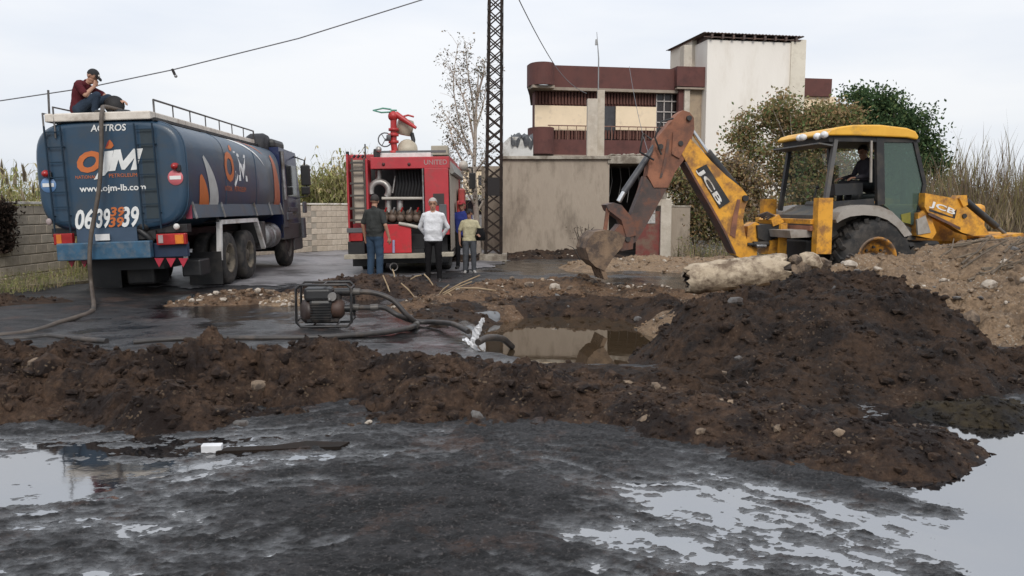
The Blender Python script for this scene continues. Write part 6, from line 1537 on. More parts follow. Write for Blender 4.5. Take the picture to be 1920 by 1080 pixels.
# boy with cream shirt carrying a dark jacket
d_ = 18.9
r = person("person", "youth in pale yellow shirt and grey trousers with dark cap and jacket on arm", stand(el_l=(0.29, -0.02, 1.16), wr_l=(0.22, -0.2, 1.05), el_r=(-0.27, 0.03, 1.14), wr_r=(-0.27, -0.04, 0.88), hand_l=(0.2, -1, 0), palm_l=(-0.5, 0, -1), look=(-0.6, -1, -0.1)),
           [skin_d, cloth("shirt_cream", (0.52, 0.47, 0.31)), cloth("trousers_grey", (0.085, 0.09, 0.10)), M("shoe_pale", (0.4, 0.38, 0.36))], (at(880, 400, d_).x, d_, 0.0), R(8), 0.86, 0.0, loose=0.012, hem=0.06)
cap(r[0], *r[1:], M("cap_black", (0.012, 0.011, 0.012), None, 8, 0.8))
m = MB(); rr_ = random.Random(2); vs = []
for j in range(9):
    for k in range(12):
        a = 2 * math.pi * k / 12; q = j / 8; rad = 0.075 + 0.05 * math.sin(q * 2.6) + 0.02 * rr_.uniform(-1, 1)
        vs.append((0.29 + rad * 1.05 * math.cos(a), -0.10 + rad * 0.8 * math.sin(a), 1.24 - 0.34 * q))
m.add(vs, [(j * 12 + k, j * 12 + (k + 1) % 12, (j + 1) * 12 + (k + 1) % 12, (j + 1) * 12 + k) for j in range(8) for k in range(12)], 0, True); m.add(vs[:12], [list(range(12))]); m.add(vs[-12:], [list(range(12))])
jk = m.build("jacket", cloth("jacket_black", (0.012, 0.012, 0.013)))
jk.matrix_world = Matrix.Translation((at(880, 400, d_).x, d_, 0)) @ Euler((0, 0, R(8))).to_matrix().to_4x4() @ Matrix.Scale(0.86, 4)
tag(jk, "bundled black jacket hanging over the youth's forearm", "jacket")
# blue shirt behind the boy, reaching towards the fire engine
d_ = 20.2
r = person("person", "man in blue top and red cap half hidden behind the youth", stand(el_r=(-0.36, -0.12, 1.2), wr_r=(-0.5, -0.3, 1.12), look=(-0.2, -1, 0)),
           [skin_d, cloth("shirt_blue", (0.035, 0.05, 0.22)), cloth("trousers_dark", (0.022, 0.022, 0.025)), shoe], (at(862, 400, d_).x + 0.06, d_, 0.0), R(-5), 0.98, 0.0, sleeves="short")
cap(r[0], *r[1:], M("cap_red", (0.36, 0.03, 0.04), None, 8, 0.8))
# man sitting on the tanker, one hand at his chin, the other on the manhole lid; built facing +X
so = TKM @ Vector((tpx(152, 208, 0.42)[0], 0.42, 3.165))
J = dict(pelvis=(-0.04, 0, 0.115), chest=(0.02, 0.0, 0.40), neck=(0.125, 0, 0.575), head=(0.215, 0, 0.665), sh_l=(0.065, 0.19, 0.50), sh_r=(0.065, -0.19, 0.50),
         hip_l=(0.0, 0.1, 0.10), hip_r=(0.0, -0.1, 0.10), kn_l=(0.40, 0.16, 0.33), kn_r=(0.36, -0.15, 0.33), an_l=(0.50, 0.14, 0.085), an_r=(0.30, -0.13, 0.085), toe_l=(0.66, 0.15, 0.045), toe_r=(0.46, -0.15, 0.045),
         el_l=(0.34, 0.2, 0.36), wr_l=(0.60, 0.16, 0.29), el_r=(0.20, -0.22, 0.33), wr_r=(0.275, -0.06, 0.49), hand_l=(1, -0.1, -0.35), palm_l=(0, 0, -1), hand_r=(0.2, 0.45, 0.85), palm_r=(-0.4, 0.3, 0.1), look=(1, -0.12, -0.55))
r = person("person", "man in maroon top, jeans and black cap sitting on the tanker roof", J, [skin_m, cloth("shirt_maroon", (0.105, 0.022, 0.028)), cloth("jeans_dark", (0.035, 0.050, 0.075)), shoe], so, R(0), 1.0, 0.0, face_dir=(1, 0, 0))
cap(r[0], *r[1:], M("cap_black"), M("badge_white"))
# operator in the cab, facing the digging arm (-X of the machine)
sx, sz = bpx(1618, 352, 0.0); so = BM_ @ Vector((sx, -0.12, sz - 0.05))
J = dict(pelvis=(0.02, 0, 0.09), chest=(-0.02, 0.0, 0.38), neck=(-0.06, 0, 0.57), head=(-0.10, 0, 0.68), sh_l=(-0.03, -0.2, 0.50), sh_r=(-0.03, 0.2, 0.50),
         hip_l=(0, -0.1, 0.08), hip_r=(0, 0.1, 0.08), kn_l=(-0.42, -0.14, 0.12), kn_r=(-0.42, 0.14, 0.12), an_l=(-0.46, -0.13, -0.28), an_r=(-0.46, 0.13, -0.28), toe_l=(-0.62, -0.14, -0.33), toe_r=(-0.62, 0.14, -0.33),
         el_l=(-0.12, -0.26, 0.26), wr_l=(-0.36, -0.2, 0.22), el_r=(-0.12, 0.26, 0.26), wr_r=(-0.36, 0.2, 0.22), hand_l=(-1, 0, -0.1), hand_r=(-1, 0, -0.1), palm_l=(0, 0, -1), palm_r=(0, 0, -1), look=(-1, -0.2, -0.3))
r = person("person", "operator in dark jacket seated in the backhoe cab", J, [skin_d, cloth("jacket_slate", (0.055, 0.05, 0.06)), cloth("trousers_dark"), shoe], so, BH_RZ, 1.0, 0.0, face_dir=(-1, 0, 0), sleeves="long")
hair(r[0], *r[1:], hair_d)

# ================================================================ PUMP, HOSES, PIPE, LITTER
pb = onz(612, 615, 0.0); PD = pb.y
pump = thing("water_pump", "oily black motor pump in a tubular frame on the wet ground", "pump", (pb.x, pb.y, 0.02), (0, 0, R(6)))
pblack = M("pump_black", (0.016, 0.016, 0.017), (0.010, 0.010, 0.011), 6, 0.45, dirt=(0.045, 0.036, 0.03), damt=0.35, dscale=6)
prust = M("pump_rust", (0.10, 0.05, 0.034), (0.05, 0.028, 0.021), 6, 0.6, dirt=(0.03, 0.024, 0.02), damt=0.4, dscale=6)
k_ = PD / FPX
W, Hh, Dp = 100 * k_, 82 * k_, 0.42
for y in (-Dp / 2, Dp / 2):
    x0, x1 = -W / 2, W / 2
    m = MB(); m.tube([(x0 + 0.05, y, 0.03), (x1 - 0.05, y, 0.03), (x1, y, 0.08), (x1, y, Hh - 0.05), (x1 - 0.05, y, Hh), (x0 + 0.05, y, Hh), (x0, y, Hh - 0.05), (x0, y, 0.08)], 0.017, 8, closed=True); m.build("frame", pblack, pump)
for (x, z) in ((-W / 2, 0.1), (W / 2, 0.1), (-W / 2, Hh - 0.05), (W / 2, Hh - 0.05), (0, Hh), (-0.15, 0.03), (0.15, 0.03)):
    m = MB(); m.tube([(x, -Dp / 2, z), (x, Dp / 2, z)], 0.013, 6); m.build("frame_bar", pblack, pump)
m = MB(); m.box((-0.08, 0, Hh * 0.77), (0.36, 0.3, 0.17), bev=0.04); m.build("fuel_tank", M("pump_tank", (0.03, 0.03, 0.031), None, 5, 0.4), pump)
m = MB(); m.box((-0.05, 0, Hh * 0.38), (0.30, 0.28, 0.30), bev=0.04)
for k in range(6): m.box((-0.05, -0.15, Hh * 0.25 + k * 0.035), (0.26, 0.03, 0.012))
m.build("engine", pblack, pump)
m = MB(); m.lathe([(0, 0.06), (0.10, 0.06), (0.15, 0.03), (0.15, -0.03), (0, -0.03)], (-0.24, -0.02, Hh * 0.38), (-1, -0.5, 0), 22); m.build("recoil_starter", M("starter_brown", (0.055, 0.036, 0.030), (0.03, 0.02, 0.018), 6, 0.5), pump)
m = MB(); m.lathe([(0, -0.1), (0.10, -0.1), (0.13, -0.06), (0.13, 0.04), (0.09, 0.08), (0, 0.09)], (0.16, -0.02, Hh * 0.42), (1, 0, 0), 22); m.build("pump_casing", prust, pump)
m = MB(); m.cyl((0.16, -0.02, Hh * 0.5), (0.16, -0.02, Hh * 0.78), 0.05); m.cyl((0.12, -0.02, Hh * 0.8), (W / 2 + 0.03, -0.02, Hh * 0.8), 0.052); m.build("outlet_pipe", pblack, pump)
m = MB(); m.cyl((0.24, -0.02, Hh * 0.42), (W / 2 + 0.04, -0.02, Hh * 0.42), 0.05); m.build("inlet_pipe", pblack, pump)
m = MB(); m.cyl((0.1, -0.16, Hh * 0.72), (0.1, -0.1, Hh * 0.72), 0.055); m.ball((0.07, -0.17, Hh * 0.66), 0.02); m.build("carburettor", M("carb_grey", (0.22, 0.21, 0.2)), pump)
m = MB(); m.box((-0.03, 0.02, 0.10), (0.4, 0.3, 0.04)); m.build("base_plate", pblack, pump)
hose_m = M("hose_oily", (0.040, 0.034, 0.031), (0.020, 0.018, 0.017), 7, 0.5, dirt=(0.075, 0.058, 0.046), damt=0.3, dscale=5)
hose_tan = M("hose_tan", (0.115, 0.09, 0.07), (0.06, 0.048, 0.038), 5, 0.6, dirt=(0.06, 0.045, 0.036), damt=0.4, dscale=3)
def spline(pts, n=10):
    P_ = [Vector(p) for p in pts]; P_ = [P_[0] * 2 - P_[1]] + P_ + [P_[-1] * 2 - P_[-2]]; out = []
    for i in range(1, len(P_) - 2):
        for k in range(n):
            t = k / n; a, b, c, d = P_[i - 1:i + 3]
            out.append(0.5 * ((2 * b) + (-a + c) * t + (2 * a - 5 * b + 4 * c - d) * t * t + (-a + 3 * b - 3 * c + d) * t ** 3))
    out.append(P_[-2]); return out
def hose(label, pts, r, mat, name="hose", couplings=()):
    c = spline(pts); m = MB(); m.tube(c, r, 12); o = m.build(name, mat); tag(o, label, "hose")
    for k in couplings:
        i = min(int(k * (len(c) - 1)), len(c) - 2); t = (c[i + 1] - c[i]).normalized()
        m = MB(); m.cyl(c[i] - t * 0.05, c[i] + t * 0.05, r * 1.3); m.build("coupling", M("coupling_grey", (0.12, 0.11, 0.1), None, 6, 0.5, 0.4), o)
    return o
g = lambda u, v, z=0.03: tuple(onz(u, v, z))
d1 = PD
hose("black pump hose arching from the pump outlet to the ground", [tuple(at(660, 547, d1)), tuple(at(700, 549, d1)), tuple(at(735, 562, d1)), tuple(at(762, 590, d1)), g(780, 606, 0.05), g(770, 614), g(735, 621), g(690, 626), g(600, 632), g(500, 634), g(400, 634), g(330, 636), g(250, 642)], 0.034, hose_m, couplings=(0.02, 0.36))
hose("black suction hose running low from pump towards the water pit", [tuple(at(660, 576, d1)), tuple(at(690, 577, d1)), tuple(at(720, 577, d1)), tuple(at(748, 592, d1 - 0.1)), g(780, 603, 0.05), g(815, 604, 0.05), g(850, 608, 0.10), g(878, 622, 0.06)], 0.034, hose_m, couplings=(0.03, 0.2))
hose("short black hose end lying over the water pit rim", [g(896, 642, 0.06), tuple(onz(912, 634, 0.08)), tuple(onz(930, 633, 0.06)), tuple(onz(945, 637, 0.0)), tuple(onz(960, 650, -0.14))], 0.04, hose_m)
tx, tz = tpx(197, 200, 0.4)
T = lambda u, v, y: tuple(TKM @ Vector((tpx(u, v, y)[0], y, tpx(u, v, y)[1])))
hose("long tan suction hose dropping from the tanker roof to the ground", [tuple(TKM @ Vector((0.05, 0.45, 3.24))), T(196, 200, 0.15), T(192, 207, -0.1), T(190, 225, -0.2), T(190, 280, -0.24), T(187, 340, -0.28), T(180, 390, -0.32), T(171, 440, -0.36), T(168, 490, -0.4), T(172, 540, -0.42), g(176, 574, 0.06), g(168, 586, 0.04), g(140, 596), g(110, 605), g(80, 616), g(30, 626), g(-60, 632)], 0.034, hose_tan, couplings=(0.66,))
hose("second dark hose lying on the ground at the left edge", [g(-60, 642), g(10, 636), g(50, 634), g(90, 630), g(130, 634), g(200, 640)], 0.035, hose_m)
# white plastic wrapped round the hose end
pl = thing("plastic_wrap", "crumpled white plastic sheet wrapped round the hose by the pit", "plastic sheet")
def crumple(name, pts, w, mat, parent, seed):
    rr_ = random.Random(seed); c = spline(pts, 5); n = 9; m = MB(); vs = []
    for i, p in enumerate(c):
        for k in range(n):
            a = 2 * math.pi * k / n; r_ = w * (0.5 + 0.6 * rr_.random()); vs.append(p + Vector((math.cos(a) * r_, math.sin(a) * r_ * 0.7, rr_.uniform(-0.02, 0.02))))
    m.add(vs, [(i * n + k, i * n + (k + 1) % n, (i + 1) * n + (k + 1) % n, (i + 1) * n + k) for i in range(len(c) - 1) for k in range(n)]); m.add(vs[-n:], [list(range(n))]); return m.build(name, mat, parent)
pw = M("plastic_white", (0.66, 0.66, 0.67), (0.50, 0.50, 0.51), 12, 0.5)
pd = onz(893, 645, 0.0).y
crumple("sheet", [tuple(at(896, 612, pd)), tuple(at(893, 625, pd)), tuple(at(890, 640, pd)), tuple(at(886, 662, pd))], 0.055, pw, pl, 3)
crumple("sheet", [tuple(at(905, 598, pd)), tuple(at(902, 606, pd)), tuple(at(897, 616, pd))], 0.03, pw, pl, 4)
crumple("sheet", [tuple(at(872, 636, pd)), tuple(at(882, 645, pd - 0.1)), tuple(at(900, 662, pd - 0.1))], 0.034, pw, pl, 5)

# broken concrete pipe on the bank
a_, b_ = at(1290, 524, 10.9), at(1472, 502, 11.0)
ax = (b_ - a_); L = ax.length; ax.normalize()
pipe = thing("broken_pipe", "broken pale concrete pipe lying on the soil beside the pit", "concrete pipe")
pm = M("pipe_concrete", (0.50, 0.41, 0.30), (0.38, 0.30, 0.21), 5, 0.95, bump=0.012, bscale=30, dirt=(0.13, 0.09, 0.06), damt=0.42, dscale=4)
n, rings = 26, 24; A = ax.orthogonal().normalized(); Bq = ax.cross(A); vs, fs = [], []
rr_ = random.Random(9); e0 = [rr_.uniform(0, 0.08) for _ in range(n)]; e1 = [rr_.uniform(0, 0.16) for _ in range(n)]
for i in range(rings + 1):
    t = i / rings
    for k in range(n):
        q = 2 * math.pi * k / n; s = -0.06 + e0[k] + t * (L + 0.1 - e0[k] - e1[k]); rad = 0.205 + 0.012 * math.sin(k * 2.3 + i * 0.9) + 0.01 * rr_.uniform(-1, 1)
        if t < 0.08: rad *= 0.82 + 2.2 * t
        vs.append(a_ + ax * s + (A * math.cos(q) + Bq * math.sin(q)) * rad)
fs = [(i * n + k, i * n + (k + 1) % n, (i + 1) * n + (k + 1) % n, (i + 1) * n + k) for i in range(rings) for k in range(n)]
m = MB(); m.add(vs, fs, 0, True)
inn = []
for i in (0, rings):
    for k in range(n): inn.append(a_ + (vs[i * n + k] - a_).project(ax) + ((vs[i * n + k] - a_) - (vs[i * n + k] - a_).project(ax)) * 0.68)
m.add(vs[:n] + inn[:n], [(k, (k + 1) % n, n + (k + 1) % n, n + k) for k in range(n)]); m.add(vs[-n:] + inn[n:], [(k, (k + 1) % n, n + (k + 1) % n, n + k) for k in range(n)])
m.build("shell", pm, pipe)
m = MB(); m.add(inn, [(k, (k + 1) % n, n + (k + 1) % n, n + k) for k in range(n)], 0, True); m.build("bore", M("bore_dark", (0.03, 0.024, 0.02)), pipe)
v, f = rocks(np.zeros((1, 3)), [0.15], 2, 0.9, 0.12); o = np_mesh("bore_soil", v, f, stone_mats[2], False, pipe); o.location = a_ + ax * (L * 0.97)
rr_ = random.Random(12)
for i, (u, v_, s, mi) in enumerate(((1502, 508, 0.17, 0), (1520, 490, 0.13, 3), (1534, 512, 0.12, 0), (1512, 530, 0.09, 3), (1490, 490, 0.10, 0), (1542, 495, 0.10, 0))):
    p = at(u, v_, 10.95); V_, F_ = rocks(np.zeros((1, 3)), [s], 2, 0.9, 0.2)
    o = np_mesh("broken_chunk", V_, F_, pm if mi else stone_mats[0], False); o.location = p
    tag(o, ["tan broken chunk at the pipe's open end", "largest pale chunk propped above the others by the broken pipe", "rounded brown chunk right of the broken pipe", "flat pale chunk lowest beside the broken pipe", "small tan chunk above the broken pipe's end", "small brown chunk farthest right of the broken pipe"][i], "concrete chunk", "broken chunks beside the pipe")

# carton scrap and white lid in the foreground oil
p = onz(398, 843, 0.02); m = MB(); m.box((p.x, p.y, 0.03), (0.13, 0.05, 0.055), (0.1, 0, R(4)), bev=0.006); tag(m.build("carton", M("carton_white", (0.75, 0.75, 0.76), None, 6, 0.5)), "small white carton lying in oil before the berm", "carton")
p = onz(535, 838, 0.02); m = MB(); m.prism([(-0.42, -0.04), (0.36, -0.03), (0.4, 0.05), (0.1, 0.09), (-0.1, 0.03), (-0.38, 0.03)], lambda a, b, t: (p.x + a, p.y + b * 1.3 + a * 0.12, t), 0.0, 0.022); tag(m.build("dark_board", M("board_wet", (0.022, 0.014, 0.010), (0.012, 0.009, 0.007), 5, 0.7, spec=0.15)), "dark wet board lying flat in oil before the berm", "board")
# dead stalks on the dirt heap
straw = M("straw", (0.36, 0.27, 0.17), (0.24, 0.17, 0.10), 8, 0.9)
st_ = [((718, 516), (735, 560), 13.9), ((795, 514), (812, 535), 14.0), ((752, 531), (778, 558), 13.8), ((826, 556), (885, 528), 13.3), ((830, 550), (900, 516), 13.6), ((822, 554), (842, 534), 13.4), ((838, 548), (850, 560), 13.3), ((736, 505), (740, 520), 14.3), ((860, 540), (930, 545), 13.0), ((770, 524), (790, 516), 14.0)]
st_l = ["tall straw stalk leaning right at the middle of the dirt heap", "thick pale stalk leaning below the white shirted man", "short straw stalk lying on the front of the dirt heap", "long straw stalk lying at the right end of the dirt heap",
        "longest straw stalk reaching right towards the lattice pole", "short straw stalk crossing the fan at the heap's right end", "tiny straw stalk pointing down at the heap's right end", "bent stalk standing below the fire engine's tow eye", "straw stalk lying flat before the pit bank", "short pale stalk on top of the dirt heap near the white shirted man"]
for i, (a, b, d) in enumerate(st_):
    q0, q1 = at(*a, d), at(*b, d - 0.1); mid = (q0 + q1) / 2 + Vector((0, 0, 0.02)); m = MB(); m.tube([q0, mid, q1], [0.012, 0.014, 0.010], 6)
    tag(m.build("dead_stalk", straw), st_l[i], "stalk", "dead stalks on the dirt heap")
# driftwood and dry branches on the rubble bank
wood = M("dry_wood", (0.16, 0.125, 0.09), (0.07, 0.055, 0.04), 9, 0.9)
rr_ = random.Random(21)
brushw = thing("brushwood", "tangle of dry grey branches on the crest of the rubble bank", "brushwood")
for i in range(44):
    x = rr_.uniform(6.2, 7.9); y = rr_.uniform(10.8, 12.0); z = bank_z(x, y) + 0.03; an = rr_.uniform(-0.5, 0.9); L = rr_.uniform(0.25, 0.85)
    m = MB(); m.tube([(x, y, z), (x + math.cos(an) * L * 0.5, y + 0.1 * rr_.uniform(-1, 1), z + math.sin(an) * L * 0.3 + 0.02), (x + math.cos(an) * L, y + 0.2 * rr_.uniform(-1, 1), max(bank_z(x + math.cos(an) * L, y), 0) + 0.04 + abs(math.sin(an)) * L * 0.5)], [0.018, 0.014, 0.007], 6)
    m.build("branch", wood, brushw)
# ================================================================ VEGETATION
def leafm(name, c, c2=None):
    m = bpy.data.materials.new(name); m.use_nodes = True; n, l = m.node_tree.nodes, m.node_tree.links; n.clear()
    o = n.new("ShaderNodeOutputMaterial"); d = n.new("ShaderNodeBsdfDiffuse"); t = n.new("ShaderNodeBsdfTranslucent"); x = n.new("ShaderNodeMixShader")
    g = n.new("ShaderNodeNewGeometry"); q = n.new("ShaderNodeTexNoise"); q.inputs['Scale'].default_value = 2.2; q.inputs['Detail'].default_value = 6
    l.new(g.outputs['Position'], q.inputs['Vector'])
    r_ = n.new("ShaderNodeValToRGB"); c2 = c2 or tuple(k * 0.55 for k in c)
    r_.color_ramp.elements[0].position = 0.35; r_.color_ramp.elements[0].color = (*c2, 1); r_.color_ramp.elements[1].position = 0.65; r_.color_ramp.elements[1].color = (*c, 1)
    l.new(q.outputs['Fac'], r_.inputs[0]); l.new(r_.outputs[0], d.inputs[0]); l.new(r_.outputs[0], t.inputs[0]); x.inputs[0].default_value = 0.3
    l.new(d.outputs[0], x.inputs[1]); l.new(t.outputs[0], x.inputs[2]); l.new(x.outputs[0], o.inputs[0]); return m
bark = M("bark", (0.16, 0.12, 0.09), (0.08, 0.06, 0.045), 12, 0.95, bump=0.01)
bark_pale = M("bark_pale", (0.50, 0.44, 0.37), (0.36, 0.31, 0.26), 12, 0.9, bump=0.006)
vr = np.random.default_rng(77)
def leaf_quads(C, size, up=0.25, asp=0.55):
    """leaf-shaped quads at points C"""
    n = len(C); d = vr.normal(size=(n, 3)); d[:, 2] -= up; d /= np.linalg.norm(d, axis=1)[:, None]
    w = np.cross(d, vr.normal(size=(n, 3))); w /= np.linalg.norm(w, axis=1)[:, None]
    s = (size * vr.uniform(0.6, 1.35, n))[:, None]
    a = C - d * s * 0.5; b = C + w * s * asp * 0.5; c = C + d * s * 0.5; e = C - w * s * asp * 0.5
    V = np.stack([a, b, c, e], 1).reshape(-1, 3); return V, np.arange(4 * n).reshape(n, 4)
def crown_points(blobs, n, shell=0.55, clump=0.28, per=24):
    """clumped points in the outer volume of a union of ellipsoids (cx, cy, cz, rx, ry, rz)"""
    vol = np.array([b[3] * b[4] * b[5] for b in blobs]) ** 0.7; k = max(1, n // per); pick = vr.choice(len(blobs), k, p=vol / vol.sum())
    B = np.array(blobs)[pick]; d = vr.normal(size=(k, 3)); d /= np.linalg.norm(d, axis=1)[:, None]; r = (shell + (1 - shell) * vr.uniform(0, 1, k)) * vr.uniform(0.7, 1.12, k)
    cc = B[:, :3] + d * B[:, 3:6] * r[:, None]
    P = np.repeat(cc, per, 0) + vr.normal(size=(k * per, 3)) * clump * vr.uniform(0.5, 1.2, (k * per, 1)) * np.array([1, 1, 0.7])
    return P[P[:, 2] > 0.05], cc
def tree(name, label, base, blobs, n, size, mats, trunk_r=0.12, trunk_m=bark, limbs=10, group=None, weights=None, per=24, clump=0.28, cat="tree", shell=0.55):
    root = thing(name, label, cat, group=group)
    P, cc = crown_points(blobs, n, shell, clump, per)
    V, F = leaf_quads(P, size)
    mi = vr.choice(len(mats), len(F), p=weights) if weights is None or True else None
    np_mesh("crown", V, F, mats, False, root, mi)
    base = Vector(base); m = MB(); top = Vector(blobs[0][:3])
    fork = base.lerp(top, 0.38); m.tube(spline([base - Vector((0, 0, 0.2)), base.lerp(fork, 0.5) + Vector((0.06, 0, 0)), fork, top], 5), [trunk_r * (1 - 0.75 * k / 15) for k in range(16)], 8)
    m.build("trunk", trunk_m, root)
    ends = cc[vr.choice(len(cc), min(limbs, len(cc)), replace=False)]
    for e in ends:
        e = Vector(e); s = base.lerp(top, vr.uniform(0.25, 0.8)); mid = s.lerp(e, 0.5) + Vector((0, 0, -0.15 + 0.3 * vr.uniform()))
        c = spline([s, mid, e], 5); m = MB(); m.tube(c, [trunk_r * 0.35 * (1 - 0.85 * k / (len(c) - 1)) for k in range(len(c))], 6); m.build("branch", trunk_m, root)
    return root
g_dark = leafm("leaf_dark_green", (0.095, 0.150, 0.068)); g_mid = leafm("leaf_green", (0.17, 0.22, 0.09)); g_olive = leafm("leaf_olive", (0.29, 0.255, 0.12)); br1 = leafm("leaf_brown", (0.38, 0.25, 0.13)); br2 = leafm("leaf_tan", (0.42, 0.3, 0.17))
dry = leafm("reed_dry", (0.42, 0.34, 0.23)); dry2 = leafm("reed_grey", (0.26, 0.21, 0.16)); rg = leafm("reed_green", (0.40, 0.40, 0.16)); rg2 = leafm("reed_dark_green", (0.24, 0.26, 0.11)); ry = leafm("reed_yellow", (0.62, 0.53, 0.28))
def blob(u, v, d, rpx, rz=None, ry=None):
    p = at(u, v, d); k = d / FPX; return (p.x, p.y, p.z, rpx * k, (ry or rpx) * k, (rz or rpx) * k)
# brown leaved tree before the white tower
D = 26.0
tree("brown_tree", "brown leaved tree growing before the white stair tower", (at(1490, 470, D).x, D, 0),
     [blob(1500, 250, D, 62, 50), blob(1405, 235, D, 36, 30), blob(1460, 215, D, 48, 34), blob(1540, 222, D, 58, 34), blob(1590, 220, D, 32, 26), blob(1420, 285, D, 48, 34), blob(1470, 180, D, 18, 12), blob(1560, 275, D, 65, 40), blob(1385, 260, D, 22, 26), blob(1480, 320, D, 70, 40)],
     17000, 0.115, [br1, br2, g_olive, g_mid], 0.13, bark_pale, 34, weights=[0.22, 0.16, 0.38, 0.24], clump=0.22, per=26, shell=0.35)
D = 30.0
tree("green_tree", "dense dark green tree standing behind the yellow cab", (at(1680, 440, D).x, D, 0),
     [blob(1660, 235, D, 70, 50), blob(1622, 185, D, 42, 24), blob(1650, 195, D, 34, 24), blob(1700, 230, D, 50, 34), blob(1735, 280, D, 36, 40), blob(1690, 300, D, 70, 60), blob(1745, 330, D, 36, 44), blob(1600, 230, D, 40, 30)],
     18000, 0.14, [g_dark, g_mid, leafm("leaf_deep", (0.055, 0.095, 0.046))], 0.2, bark, 12, weights=[0.5, 0.2, 0.3], clump=0.25, per=30, shell=0.45)
# undergrowth
for i, (lab, blobs, n, mats, w, D) in enumerate((
    ("scrubby olive bush between gate post and backhoe boom", [blob(1300, 390, 26, 40, 60), blob(1275, 335, 26, 30, 30), blob(1335, 420, 25, 40, 40)], 6500, [g_olive, br1, g_mid, dry2], [0.4, 0.25, 0.15, 0.2], 26),
    ("brown scrub right of the boom below the brown tree", [blob(1400, 370, 24, 50, 60), blob(1370, 320, 24, 32, 32), blob(1440, 420, 23, 50, 50)], 7500, [br1, g_olive, dry2, br2], [0.35, 0.3, 0.25, 0.1], 24),
    ("dense brown scrub seen through the backhoe cab", [blob(1520, 380, 24, 70, 60), blob(1600, 370, 25, 70, 70), blob(1560, 320, 25, 60, 40)], 9000, [br1, g_olive, g_mid, dry2], [0.3, 0.35, 0.15, 0.2], 24.5),
    ("dark green bush behind the loader arm", [blob(1760, 390, 24, 50, 50), blob(1700, 400, 25, 60, 50), blob(1800, 410, 24, 40, 40)], 6000, [g_dark, g_olive, g_mid], [0.45, 0.35, 0.2], 24))):
    c = blobs[0]; tree("bush", lab, (c[0], c[1], 0), blobs, int(n * 1.5), 0.11, mats, 0.06, bark, 14, "scrub behind the backhoe", w, clump=0.26, cat="bush", shell=0.3)

plume_m = leafm("reed_plume", (0.36, 0.30, 0.22))
def blades(name, label, x0, x1, y0, y1, n, hmin, hmax, mats, w, width=0.02, plume=0.0, lean=0.22, leaves=3, cat="reeds", hfun=None, kind="stuff", twig=False):
    X = vr.uniform(x0, x1, n); Y = vr.uniform(y0, y1, n); H = vr.uniform(hmin, hmax, n)
    if hfun is not None: H = H * hfun(X, Y)
    A = vr.uniform(0, 2 * np.pi, n); ln = vr.normal(0, lean, n)
    Vs, Fs, Ms = [], [], []; k0 = 0
    def strip(px, py, pz, dirx, diry, h, l, wd, mi, seg=4, droop=0.0, wa=None):
        nonlocal k0
        n_ = len(px); t = np.linspace(0, 1, seg + 1)[None, :]
        cx = px[:, None] + dirx[:, None] * l[:, None] * t ** 1.7; cy = py[:, None] + diry[:, None] * l[:, None] * t ** 1.7; cz = pz[:, None] + h[:, None] * (t - droop * t ** 2.5)
        a = vr.uniform(0, 2 * np.pi, n_) if wa is None else wa; wd_ = wd[:, None] * (1 - t ** 2 * 0.92) * 0.5
        L = np.stack([cx - np.cos(a)[:, None] * wd_, cy - np.sin(a)[:, None] * wd_, cz], -1); R_ = np.stack([cx + np.cos(a)[:, None] * wd_, cy + np.sin(a)[:, None] * wd_, cz], -1)
        V = np.stack([L, R_], 2).reshape(n_, -1, 3); m_ = V.shape[1]; b = (np.arange(n_) * m_)[:, None] + k0
        for s in range(seg): Fs.append(b + np.array([[2 * s, 2 * s + 1, 2 * s + 3, 2 * s + 2]])); Ms.append(mi)
        Vs.append(V.reshape(-1, 3)); k0 += n_ * m_
    mi = vr.choice(len(mats), n, p=w)
    strip(X, Y, np.full(n, -0.05), np.cos(A), np.sin(A), H, np.abs(ln) * H, np.full(n, width), mi)
    for q in range(leaves):
        f = vr.uniform(0.2, 0.95, n); a2 = vr.uniform(0, 2 * np.pi, n); lx = X + np.cos(A) * np.abs(ln) * H * f ** 1.7; ly = Y + np.sin(A) * np.abs(ln) * H * f ** 1.7
        strip(lx, ly, H * f, np.cos(a2), np.sin(a2), H * (0.3 if twig else 0.16) * vr.uniform(0.5, 1.2, n), (0.12 if twig else 0.22) * H ** 0.6 * vr.uniform(0.6, 1.3, n), np.full(n, width * (0.7 if twig else 1.5)), vr.choice(len(mats), n, p=w), 3, 0.0 if twig else 1.2)
    if plume:
        k = vr.uniform(size=n) < plume; m_ = k.sum()
        for q in range(4):
            strip((X + np.cos(A) * np.abs(ln) * H * 0.93)[k], (Y + np.sin(A) * np.abs(ln) * H * 0.93)[k], H[k] * 0.97, np.cos(A)[k], np.sin(A)[k], np.full(m_, 0.38) * vr.uniform(0.7, 1.2, m_), np.full(m_, 0.10), np.full(m_, 0.085), np.full(m_, len(mats)), 3, 0.1)
    V = np.concatenate(Vs); F = np.concatenate(Fs); MI = np.concatenate(Ms)
    o = np_mesh(name, V, F, list(mats) + [plume_m], False, None, MI); tag(o, label, cat, kind=kind); return o
blades("reed_bed", "yellow green reeds with dark plumes above the left block wall", -14.5, -9.6, 17.5, 21.5, 2200, 1.6, 2.45, [rg, rg2, ry, dry], [0.4, 0.2, 0.3, 0.1], 0.03, 0.06, hfun=lambda X, Y: 0.95 + 0.28 * fbm(X * 1.1, Y * 1.1, 5, 3))
blades("reed_bed", "tall yellow green reeds behind the wall between the two lorries", -10.5, -4.5, 31.0, 34.5, 2600, 2.2, 3.35, [rg, rg2, ry, dry], [0.38, 0.22, 0.25, 0.15], 0.05, 0.03, 0.24, 5, hfun=lambda X, Y: 0.95 + 0.25 * fbm(X * 0.8, Y * 0.8, 6, 3))
